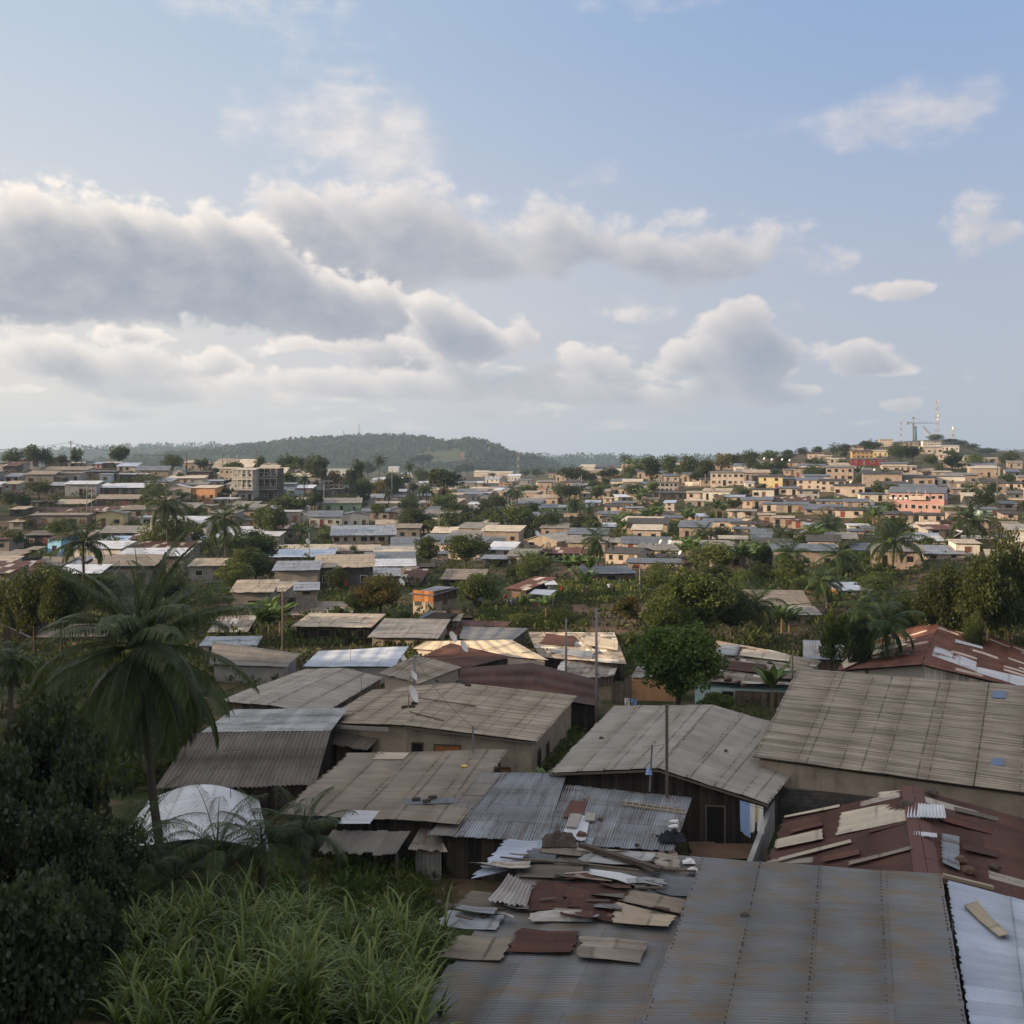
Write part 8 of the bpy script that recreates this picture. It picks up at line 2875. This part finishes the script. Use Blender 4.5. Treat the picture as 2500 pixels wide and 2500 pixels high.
def lattice(u, vt, vb, d, w0, w1, label, n=9, m2=True, dishes=()):
    top, bot = at(u, vt, d), at(u, vb, d)
    zb = min(bot.z, gz(bot.x, d) if d < 1600 else bot.z)
    root = empty('lattice_tower', (bot.x, d, zb))
    H_ = top.z - zb
    rr = max(.09, d * .00007)
    for s in range(n):
        a, b = s / n, (s + 1) / n
        wa, wb = w0 + (w1 - w0) * a, w0 + (w1 - w0) * b
        t = MB()
        cs = ((-1, -1), (1, -1), (1, 1), (-1, 1))
        for k in range(4):
            (x0, y0), (x1, y1) = cs[k], cs[(k + 1) % 4]
            t.tube([(x0 * wa, y0 * wa, H_ * a), (x0 * wb, y0 * wb, H_ * b)], rr, 4)
            t.tube([(x0 * wa, y0 * wa, H_ * a), (x1 * wb, y1 * wb, H_ * b)], rr * .6, 4)
            t.tube([(x1 * wa, y1 * wa, H_ * a), (x0 * wb, y0 * wb, H_ * b)], rr * .6, 4)
        t.build('tower_section', MAT[('tower_red' if s % 2 == 0 else 'tower_white') if m2 else 'steel'], root)
    for (f, s) in dishes:
        q = MB()
        q.tube([(0, -w0 - .2, H_ * f - s / 2), (0, -w0 - .2, H_ * f + s / 2)], s * .5, 8)
        q.build('antenna_drum', MAT['dish_white'], root)
    tag(root, label, 'tower', 'masts on the hills')


lattice(2288, 976, 1064, 1120, 2.6, .5, 'tall red and white lattice tower on the right hilltop', 11, True, ((.6, 2.2), (.5, 2.0), (.97, 1.6)))
lattice(2200, 1022, 1078, 1150, .8, .4, 'slim lattice mast left of the crane', 8)
lattice(2327, 1044, 1098, 900, .8, .6, 'shorter tower with a wide antenna head right of the hilltop', 7, True, ((.97, 2.6),))
lattice(2313, 1048, 1072, 1180, .3, .3, 'very thin mast behind the right hilltop', 5, False)
lattice(877, 1034, 1076, 2480, 4.0, .6, 'lattice tower on the bluish far hill', 8, False)
lattice(839, 1050, 1080, 2480, 1.2, .6, 'thin mast left of the tower on the bluish far hill', 6, False)
lattice(903, 1060, 1078, 2490, .6, .4, 'faint thin mast right of the tower on the bluish far hill', 5, False)
lattice(1094, 1072, 1092, 2110, 1.0, .5, 'small mast above the grassy far hill', 5, False)
lattice(1265, 1098, 1150, 900, .8, .5, 'red and white mast in front of the far flat forest', 8)


def crane(u, v, vb, d):
    p, b = at(u, v, d), at(u, vb, d)
    zb = min(b.z, gz(b.x, d))
    root = empty('tower_crane', (b.x, d, zb))
    H_ = p.z - zb
    t = MB()
    t.box((-.9, -.9, 0), (.9, .9, H_))
    t.build('crane_mast', MAT['steel'], root)
    j = MB()
    j.box((0, -.5, H_ + .2), (22, .5, H_ + .9))
    j.box((-7, -.6, H_ + .2), (0, .6, H_ + 1.2))
    j.build('jib', MAT['steel'], root)
    c = MB()
    c.box((-8, -1.2, H_ - 1.2), (-5.5, 1.2, H_ + 1.6))
    c.build('counterweight', MAT['concrete'], root)
    a = MB()
    a.tube([(0, 0, H_ + .5), (0, 0, H_ + 6.5)], [.7, .35], 6)
    a.tube([(0, 0, H_ + 6.3), (15, 0, H_ + .9)], .12, 4)
    a.tube([(0, 0, H_ + 6.3), (-6, 0, H_ + 1.2)], .12, 4)
    a.box((-1.4, -.8, H_ + 5.4), (1.4, .8, H_ + 7.0))
    a.build('crane_head', MAT['steel'], root)
    tag(root, 'grey tower crane with its jib to the right on the hilltop', 'crane')


crane(2230, 1034, 1080, 1160)
mb = MB()
mb.tube([(0, 0, -3), (0, 0, 9), (0, 0, 16)], [1.6, 1.5, 1.1], 10)
mb.tube([(0, 0, 16), (0, 0, 17)], [1.5, 1.5], 10)
o = mb.build('silo', MAT['paint_teal'], None, True, (at(2235, 1074, 1120).x, 1120, at(2235, 1080, 1120).z))
tag(o, 'dark green slender silo right of the crane mast', 'silo')
dish(at(2262, 1070, 1080) - Vector((0, 0, 5)), 16, .9, .7, 'huge pale dish beside the hilltop trees')

# ---- battlements on the grey concrete house
hb = [o for o in bpy.data.objects if o.name.startswith('house') and o.parent is None]
for (o, desc, u, v, own) in THINGS:
    if own == 'grey concrete house topped with battlements':
        wl = [c for c in o.children if c.name.startswith('wall')][0]
        bb = [Vector(c) for c in wl.bound_box]
        x0, x1, z1 = min(c.x for c in bb), max(c.x for c in bb), max(c.z for c in bb)
        m = MB()
        n = 9
        for i in range(n):
            x = x0 + (x1 - x0) * i / n
            m.box((x, -.3, z1 + .2), (x + (x1 - x0) / n * .55, .1, z1 + 1.3))
        m.build('battlement', MAT['grey_wall'], o)
    if own == 'large pink two-storey building with slate grey gable roof':
        # banner with weathered lettering on the gable side
        wl = [c for c in o.children if c.name.startswith('wall')][0]
        bb = [Vector(c) for c in wl.bound_box]
        x1, z1, y1 = max(c.x for c in bb), max(c.z for c in bb), max(c.y for c in bb)
        m = MB()
        m.box((x1 + .02, 2.6, z1 - 3.0), (x1 + .07, 6.2, z1 - 1.9), 0)
        rr_ = random.Random(3)
        for row in range(2):
            yy = 2.8
            while yy < 5.9:
                ww = rr_.uniform(.12, .3)
                zz = z1 - 2.4 - row * .45
                m.box((x1 + .07, yy, zz), (x1 + .08, yy + ww, zz + rr_.uniform(.2, .3)), 1)
                yy += ww + rr_.uniform(.05, .16)
        m.build('banner', [MAT['cloth_white'], MAT['cloth_blue']], o)
        f = MB()
        f.box((-(x1 + .4), -.62, z1 - 2.0 - .2 + 0), (x1 + .4, -.52, z1 - 1.75))
        # pale balcony bay in the upper front
        b = MB()
        b.box((-1.8, -1.0, 3.1), (2.2, -.02, 3.25), 0)
        b.box((-1.8, -1.0, 3.25), (2.2, -.92, 4.1), 0)
        for x in (-1.8, .1, 2.1):
            b.box((x, -1.0, 4.1), (x + .12, -.9, 5.6), 0)
        b.build('balcony', MAT['cream_wall'], o)
        for k in range(4):
            a = MB()
            a.box((-6.5 + k * 1.2, -.4, 3.2), (-5.8 + k * 1.2, -.02, 3.7))
            a.build('air_conditioner', MAT['dish_white'], o)
    if own in ('three-storey grey building with white framed balconies', 'dark three-storey building lined with arcaded balconies'):
        wl = [c for c in o.children if c.name.startswith('wall')][0]
        bb = [Vector(c) for c in wl.bound_box]
        x0, x1, z1 = min(c.x for c in bb), max(c.x for c in bb), max(c.z for c in bb)
        for s in range(1, 3):
            z = z1 * s / 3.0 - .1
            b = MB()
            b.box((x0, -1.3, z - .12), (x1, -.01, z + .06))
            b.box((x0, -1.3, z + .06), (x1, -1.22, z + .2))
            b.box((x0, -1.3, z + .85), (x1, -1.22, z + .97))
            nb = int((x1 - x0) / .35)
            for i in range(nb + 1):
                x = x0 + (x1 - x0 - .06) * i / nb
                b.box((x, -1.28, z + .2), (x + .06, -1.24, z + .85))
            for i in range(5):
                x = x0 + (x1 - x0 - .2) * i / 4
                b.box((x, -1.3, z + .97), (x + .2, -1.12, z + z1 / 3 - .1))
            b.build('balcony', MAT['frame_pale' if 'grey' in own else 'grey_wall'], o)

for (o, desc, u, v, own) in THINGS:
    if own == 'small cabin, timber above and block below, with grey roof':
        wl = [c for c in o.children if c.name.startswith('wall')][0]
        bb = [Vector(c) for c in wl.bound_box]
        x0, x1, y1 = min(c.x for c in bb), max(c.x for c in bb), max(c.y for c in bb)
        zt = max(c.z for c in bb)
        hh = [c for c in o.children if c.name.startswith('roof')][0]
        for (lo, hi, m_) in (((x0 - .03, -.05, 1.35), (x1 + .03, -.005, 2.75), 'orange_plank_wall'), ((x1 + .005, -.03, 1.35), (x1 + .05, y1, 2.75), 'plank_wall')):  # low sun and shade put into the board colours: orange front, darker side
            b = MB()
            b.box(lo, hi)
            b.build('timber_cladding', MAT[m_], o)

for k in range(9):
    stone('T', 1728 + k * 11 + 3 * math.sin(k * 2.3), 1648 + k * 3.4 - 5 * (k % 2), .17 + .03 * (k % 3), 'brown stone in the row along the front edge of the patchwork roof', 'row of stones on the patchwork roof', 3 + k % 2)
for k, (u, v) in enumerate(((1800, 1612), (1846, 1634), (1880, 1622), (1902, 1650), (1920, 1630), (1786, 1590), (1836, 1600))):
    stone('T', u, v, .2, 'stone scattered on the upper part of the patchwork roof', 'scattered stones on the patchwork roof', k, .05)
for k, (pts, m_) in enumerate((([(1752, 1640), (1860, 1652), (1872, 1630), (1770, 1618)], 'rust_plain'), ([(1800, 1610), (1920, 1622), (1930, 1606), (1816, 1592)], 'cream_sheet'), ([(1860, 1660), (1950, 1668), (1960, 1648), (1876, 1640)], 'fibre_cement_brown'), ([(1742, 1606), (1796, 1612), (1806, 1584), (1760, 1578)], 'zinc'))):
    slab_sheet('T', pts, m_, 'roof_sheet', ['rusty sheet near the front of the patchwork roof', 'cream sheet near the ridge of the patchwork roof', 'brown sheet at the right of the patchwork roof', 'grey sheet at the left of the patchwork roof'][k], 'roof sheet', lift=.16 + .03 * k, seed=110 + k, curl=.1, group='loose sheets on the patchwork roof')
for k, (pts, m_) in enumerate((([(1340, 1600), (1440, 1612), (1450, 1592), (1350, 1580)], 'zinc'), ([(1320, 1576), (1400, 1580), (1404, 1556), (1330, 1552)], 'rust_plain'), ([(1420, 1578), (1510, 1590), (1506, 1566), (1430, 1556)], 'cream_sheet'))):
    slab_sheet('P', pts, m_, 'roof_sheet', ['grey sheet near the front of the torn patchwork roof', 'rusty sheet at the left of the torn patchwork roof', 'pale sheet at the right of the torn patchwork roof'][k], 'roof sheet', lift=.1 + .03 * k, seed=120 + k, curl=.08, group='loose sheets on the torn roof')
m = World()
m.bar(on_roof('P', 1400, 1552, .2), on_roof('P', 1452, 1600, .2), .14, .08)
tag(m.done('plank', 'pale_wood'), 'pale plank lying slantwise on the torn patchwork roof', 'plank')
m = World()
m.bar(on_roof('A_r', 1006, 1706, .12), on_roof('A_r', 1162, 1728, .12), .09, .05)
tag(m.done('batten', 'weathered_wood'), 'thin dark batten lying right of the dish on the pale roof', 'batten')
m = World()
m.bar(on_roof('A_r', 1000, 1742, .12), on_roof('A_r', 1084, 1764, .12), .09, .05)
tag(m.done('batten', 'weathered_wood'), 'short brown batten below the dish on the pale roof', 'batten')
r9 = random.Random(91)
for k in range(34):
    u, v = r9.uniform(1110, 1640), r9.uniform(2092, 2262)
    if r9.random() < .7:
        s = r9.uniform(20, 62)
        slab_sheet('E2', [(u, v + s * .3), (u + s * 1.6, v + s * .4), (u + s * 1.7, v), (u + s * .1, v - 2)], r9.choice(['rust_plain', 'rust_sheet', 'fibre_cement', 'loose_tin_c', 'zinc_rusty', 'fibre_cement_brown', 'pale_zinc']), 'scrap_sheet', 'small torn scrap of sheet among the heap on the near roof', 'scrap', lift=.09 + r9.random() * .12, seed=200 + k, curl=r9.uniform(0, .2), pitch=.09, group='scraps on the heaped roof')
    else:
        m = World()
        m.bar(on_roof('E2', u, v, .22), on_roof('E2', u + r9.uniform(30, 90), v + r9.uniform(-14, 14), .26), .09, .05)
        tag(m.done('lath', 'weathered_wood'), 'short dark lath among the heap on the near roof', 'lath', 'laths on the heaped roof')

# ---- washing lines
def cloth(a, b, drop, m, label, name='laundry', cat='laundry', wave=.05, seed=0):
    n = 6
    mb = World()
    V = []
    for j in range(n + 1):
        for i in range(n + 1):
            s, t = i / n, j / n
            p = a.lerp(b, s)
            V.append((p.x + wave * math.sin(s * 9 + seed) * t, p.y + wave * 1.6 * math.sin(s * 7 + t * 3 + seed) * t, p.z - drop * t * (1 - .06 * math.sin(s * 5 + seed))))
    mb.add(V, [(j * (n + 1) + i, j * (n + 1) + i + 1, (j + 1) * (n + 1) + i + 1, (j + 1) * (n + 1) + i) for j in range(n) for i in range(n)])
    tag(mb.done(name, m), label, cat, 'washing on the lines')


la, lb = at(1800, 1952, 50.5), at(1880, 1975, 48)
wire(la, lb, .1, 'washing line by the plank house door', .01)
for (s0, s1, dp, m_, lab) in ((.08, .42, 1.55, 'cloth_blue', 'blue sheet hanging by the plank house door'), (.40, .56, 1.3, 'cloth_white', 'white shirt hanging next to the blue sheet'), (.55, .66, .8, 'cloth_yellow', 'small yellow cloth hanging by the concrete wall'), (.64, .8, 1.2, 'cloth_white', 'white towel at the right end of the washing line')):
    cloth(la.lerp(lb, s0), la.lerp(lb, s1), dp, m_, lab, seed=s0 * 9)
la, lb = at(1516, 1703, 79), at(1556, 1706, 79)
wire(la, lb, .1, 'short washing line behind the grey gable roof', .012)
cloth(la.lerp(lb, .2), la.lerp(lb, .55), .55, 'cloth_white', 'white garment behind the grey gable roof', seed=1)
cloth(la.lerp(lb, .6), la.lerp(lb, .98), .5, 'cloth_blue', 'blue garment behind the grey gable roof', seed=2)
la, lb = at(1205, 1474, 138), at(1268, 1457, 138)
wire(la, lb, .3, 'washing line in front of the dark timber house', .02)
for k, (m_, nm) in enumerate((('cloth_white', 'white garment at the left end of the long line by the timber house'), ('cloth_white', 'second white garment on the long line by the timber house'), ('cloth_red', 'dark red garment on the long line by the timber house'), ('cloth_white', 'white garment in the middle of the long line by the timber house'),
                              ('cloth_white', 'white garment beside the purple cloth'), ('cloth_purple', 'purple cloth on the long line by the timber house'), ('cloth_purple', 'last purple garment at the right end of the long line'))):
    cloth(la.lerp(lb, k / 7 + .01), la.lerp(lb, (k + .85) / 7), .8, m_, nm, seed=k)


# ---- people
def person(u, vb, d, height, shirt, trousers, label, yaw=0.0, step=.12):
    p = at(u, vb, d)
    p.z = gz(p.x, d)
    k = height / 1.72
    J = [(0, 0, .96), (0, 0, 1.15), (0, 0, 1.38), (0, 0, 1.48), (0, -.02, 1.56), (0, -.02, 1.68), (.19, 0, 1.40), (.25, .03, 1.14), (.24, -.06, .90), (.24, -.08, .80), (-.19, 0, 1.40), (-.26, .02, 1.14), (-.27, -.05, .90), (-.27, -.07, .80),
         (.09, 0, .92), (.10, -step * .5, .50), (.10, step, .08), (.10, step - .15, .03), (-.09, 0, .92), (-.10, step * .3, .50), (-.10, -step, .08), (-.10, -step - .15, .03)]
    Ed = [(0, 1), (1, 2), (2, 3), (3, 4), (4, 5), (2, 6), (6, 7), (7, 8), (8, 9), (2, 10), (10, 11), (11, 12), (12, 13), (0, 14), (14, 15), (15, 16), (16, 17), (0, 18), (18, 19), (19, 20), (20, 21)]
    Ra = [.14, .13, .15, .055, .085, .075, .065, .048, .036, .035, .065, .048, .036, .035, .095, .062, .042, .035, .095, .062, .042, .035]
    me = bpy.data.meshes.new('person')
    me.from_pydata([tuple(c * k for c in j) for j in J], Ed, [])
    o = bpy.data.objects.new('person', me)
    COL.objects.link(o)
    sk = o.modifiers.new('skin', 'SKIN')
    for i, v in enumerate(me.skin_vertices[0].data):
        v.radius = (Ra[i] * k, Ra[i] * k * (.75 if i < 3 else 1))
        v.use_root = i == 0
    sb = o.modifiers.new('smooth', 'SUBSURF')
    sb.levels = sb.render_levels = 1
    dg = bpy.context.evaluated_depsgraph_get()
    m2 = bpy.data.meshes.new_from_object(o.evaluated_get(dg))
    o.modifiers.clear()
    o.data = m2
    m2.materials.clear()
    for q in ('skin', shirt, trousers):
        m2.materials.append(MAT[q])
    for f in m2.polygons:
        c = f.center / k
        f.material_index = 0 if (c.z > 1.47 or (abs(c.x) > .2 and c.z < 1.18) or c.z < .1) else (1 if c.z > .95 else 2)
        f.use_smooth = True
    o.location = p
    o.rotation_euler = (0, 0, yaw)
    tag(o, label, 'person', 'people in the bare yard')


person(1487, 1490, 152, 1.74, 'cloth_white', 'cloth_dark', 'person in a white shirt standing in the bare yard', .3)
person(1498, 1500, 149, 1.72, 'cloth_dark', 'cloth_dark', 'person in dark clothes just right of the white shirted one', -.4)
person(1372, 1484, 150, 1.5, 'cloth_red', 'cloth_dark', 'person in a red top behind the green bushes', .2)
person(1345, 1488, 150, 1.65, 'cloth_dark', 'cloth_white', 'person with white headwear beside the outhouse', .5)
person(1234, 1490, 140, 1.6, 'cloth_red', 'cloth_white', 'person in dark red hanging washing by the timber house', 1.0)
person(1158, 1494, 138, 1.6, 'cloth_dark', 'cloth_dark', 'dark clothed person under the round tree left of the washing', .2)
person(1172, 1496, 138, 1.55, 'cloth_blue', 'cloth_dark', 'person in blue under the round tree left of the washing', -.6)

# ---- bare earth yard
def earth(name, poly, m):
    us, vs = np.linspace(0, 1, 26), np.linspace(0, 1, 14)
    V = []
    for b in vs:
        for a in us:
            u = (poly[0][0] * (1 - a) + poly[1][0] * a) * (1 - b) + (poly[3][0] * (1 - a) + poly[2][0] * a) * b
            v = (poly[0][1] * (1 - a) + poly[1][1] * a) * (1 - b) + (poly[3][1] * (1 - a) + poly[2][1] * a) * b
            u += 9 * noise.noise(Vector((a * 4, b * 4, 2))) * (1 if 0 < b < 1 else 1.5)
            p = ground_at(u, v, 20)
            V.append((p.x, p.y, p.z + (.28 if p.y > 62 else .06)))
    F = [(j * 26 + i, j * 26 + i + 1, (j + 1) * 26 + i + 1, (j + 1) * 26 + i) for j in range(13) for i in range(25)]
    me = bpy.data.meshes.new(name)
    me.from_pydata(V, [], F)
    me.materials.append(MAT[m])
    o = bpy.data.objects.new(name, me)
    COL.objects.link(o)
    tag(o, kind='structure')


earth('yard_ground', [(1415, 1556), (1570, 1556), (1590, 1476), (1395, 1482)], 'yard_earth')
earth('yard_ground', [(1120, 1515), (1250, 1512), (1240, 1488), (1090, 1490)], 'yard_earth')

earth('yard_ground', [(1690, 2098), (1880, 2106), (1870, 2066), (1680, 2060)], 'yard_earth')
# block heaps and fences in the middle distance
mb = MB()
for i in range(5):
    for j in range(3):
        mb.box((i * .42 - 1, 0, j * .21), (i * .42 - .6, .3 + .1 * (i % 2), j * .21 + .2))
o = mb.build('block_stack', MAT['sand_block_wall'], None, False, ground_at(1068, 1505, 62))
tag(o, 'stack of pale blocks beside the timber cabin', 'block stack')
def fence(a, b, h, label, m='plank_wall', gap=.18):
    root = empty('plank_fence', a)
    L = (b - a).length
    ux_ = (b - a).normalized()
    n = int(L / gap)
    w_ = World()
    for i in range(n):
        q = a + ux_ * (i * gap)
        hh = h * (0.85 + .25 * noise.noise(Vector((i * 1.7, 3, L))))
        zz = gz(q.x, q.y)
        w_.obox(Vector((q.x, q.y, 0)), Vector((ux_.x, ux_.y, 0)).normalized(), Vector((-ux_.y, ux_.x, 0)).normalized(), 0, gap * .72, 0, .03, zz - .2, zz + hh)
    w_.done('board_panel', m, root)
    r2 = World()
    for zz in (.4, .85):
        r2.bar(Vector((a.x, a.y + .05, gz(a.x, a.y) + h * zz)), Vector((b.x, b.y + .05, gz(b.x, b.y) + h * zz)), .05, .08)
    r2.done('rail', 'weathered_wood', root)
    tag(root, label, 'fence', 'fences')


fence(ground_at(1492, 1716, 70), ground_at(1548, 1712, 70), 1.7, 'pale plank fence behind the grey gable roof', 'plank_wall')
fence(ground_at(1888, 1700, 70), ground_at(1935, 1640, 70), 1.7, 'white plank fence beside the patchwork roofed shack', 'white_plank_wall')
fence(ground_at(1672, 1186, 200), ground_at(1708, 1184, 200), 1.6, 'pale wall of boards below the ridge trees', 'white_plank_wall', .4)

# ================================================================== labels that single each thing out
LM_ = [(2262, 1225, 'the pink building'), (2120, 1127, 'the bright red house'), (343, 1500, 'the big coconut palm'), (136, 1340, 'the bright blue house'), (598, 1190, 'the balcony building'), (830, 1135, 'the pale three-storey house'), (900, 1320, 'the long low hall'),
       (1454, 1316, 'the shaggy palm'), (1628, 1188, 'the battlemented house'), (1775, 1170, 'the cream two-storey building'), (1065, 1190, 'the tall flat-topped tree'), (930, 1440, 'the golden-topped tree'), (1300, 1490, 'the block outhouse'), (1690, 1480, 'the largest dark tree'),
       (2185, 1322, 'the tall palm on the right'), (1240, 1440, 'the dark timber house'), (2200, 1470, 'the wide dark tree'), (2288, 1020, 'the lattice tower'), (173, 1100, 'the two-armed utility pole'), (290, 1110, 'the two-lobed tree'), (1265, 1120, 'the red and white mast'),
       (1500, 1390, 'the weathered plank shed'), (1000, 1490, 'the timber cabin'), (800, 1560, 'the plank barn'), (1550, 1135, 'the wooded ridge'), (1456, 1560, 'the tall street pole'), (2090, 1440, 'the timber shelter'), (2050, 1165, 'the tall unfinished building'), (870, 1275, 'the white slate-roofed house'), (410, 1290, 'the broad sunlit tree'),
       (780, 1390, 'the soot-stained house'), (1740, 1350, 'the big sunlit tree'), (2230, 1085, 'the crane'), (2390, 1420, 'the tall edge tree'), (870, 1600, 'the pale blue roof'), (960, 1090, 'the bluish far hill')]


def rel(u, v, k=0):
    c = sorted(LM_, key=lambda q: math.hypot(q[0] - u, (q[1] - v) * 1.6))[k]
    du, dv = u - c[0], v - c[1]
    far = math.hypot(du, dv * 1.6)
    hor = 'left' if du < 0 else 'right'
    ver = 'above' if dv < 0 else 'below'
    near = 'close ' if far < 60 else ('' if far < 150 else 'far ')
    if abs(dv) < .35 * abs(du):
        return f"{near}{hor} of {c[2]}".strip() if near != 'close ' else f"just {hor} of {c[2]}"
    if abs(du) < .35 * abs(dv):
        return f"{'just ' if near == 'close ' else ('well ' if near else '')}{ver} {c[2]}"
    return f"{'just ' if near == 'close ' else ('well ' if near else '')}{ver} and {hor} of {c[2]}"


used = {}
pend = []
for (o, desc, u, v, own) in THINGS:
    if own:
        o['label'] = own
        used[own] = 1
    else:
        pend.append([o, desc, u, v])
groups = {}
for p in pend:
    groups.setdefault(f"{p[1]} {rel(p[2], p[3])}", []).append(p)
ORD = ['first', 'second', 'third', 'fourth', 'fifth', 'sixth', 'seventh', 'eighth']
for lab, ps in groups.items():
    ps.sort(key=lambda q: q[2])
    for i, p in enumerate(ps):
        if len(ps) == 1:
            l = lab
        elif len(ps) == 2:
            l = f"{['leftmost', 'rightmost'][i]} {lab}"
        else:
            l = f"{ORD[min(i, 7)]} from left, {lab}" if i < 8 else f"farther {lab}"
        wds = l.split()
        if len(wds) > 16:
            l = ' '.join(w_ for w_ in wds if w_ not in ('the', 'with'))
            l = ' '.join(l.split()[:16])
        p[0]['label'] = l
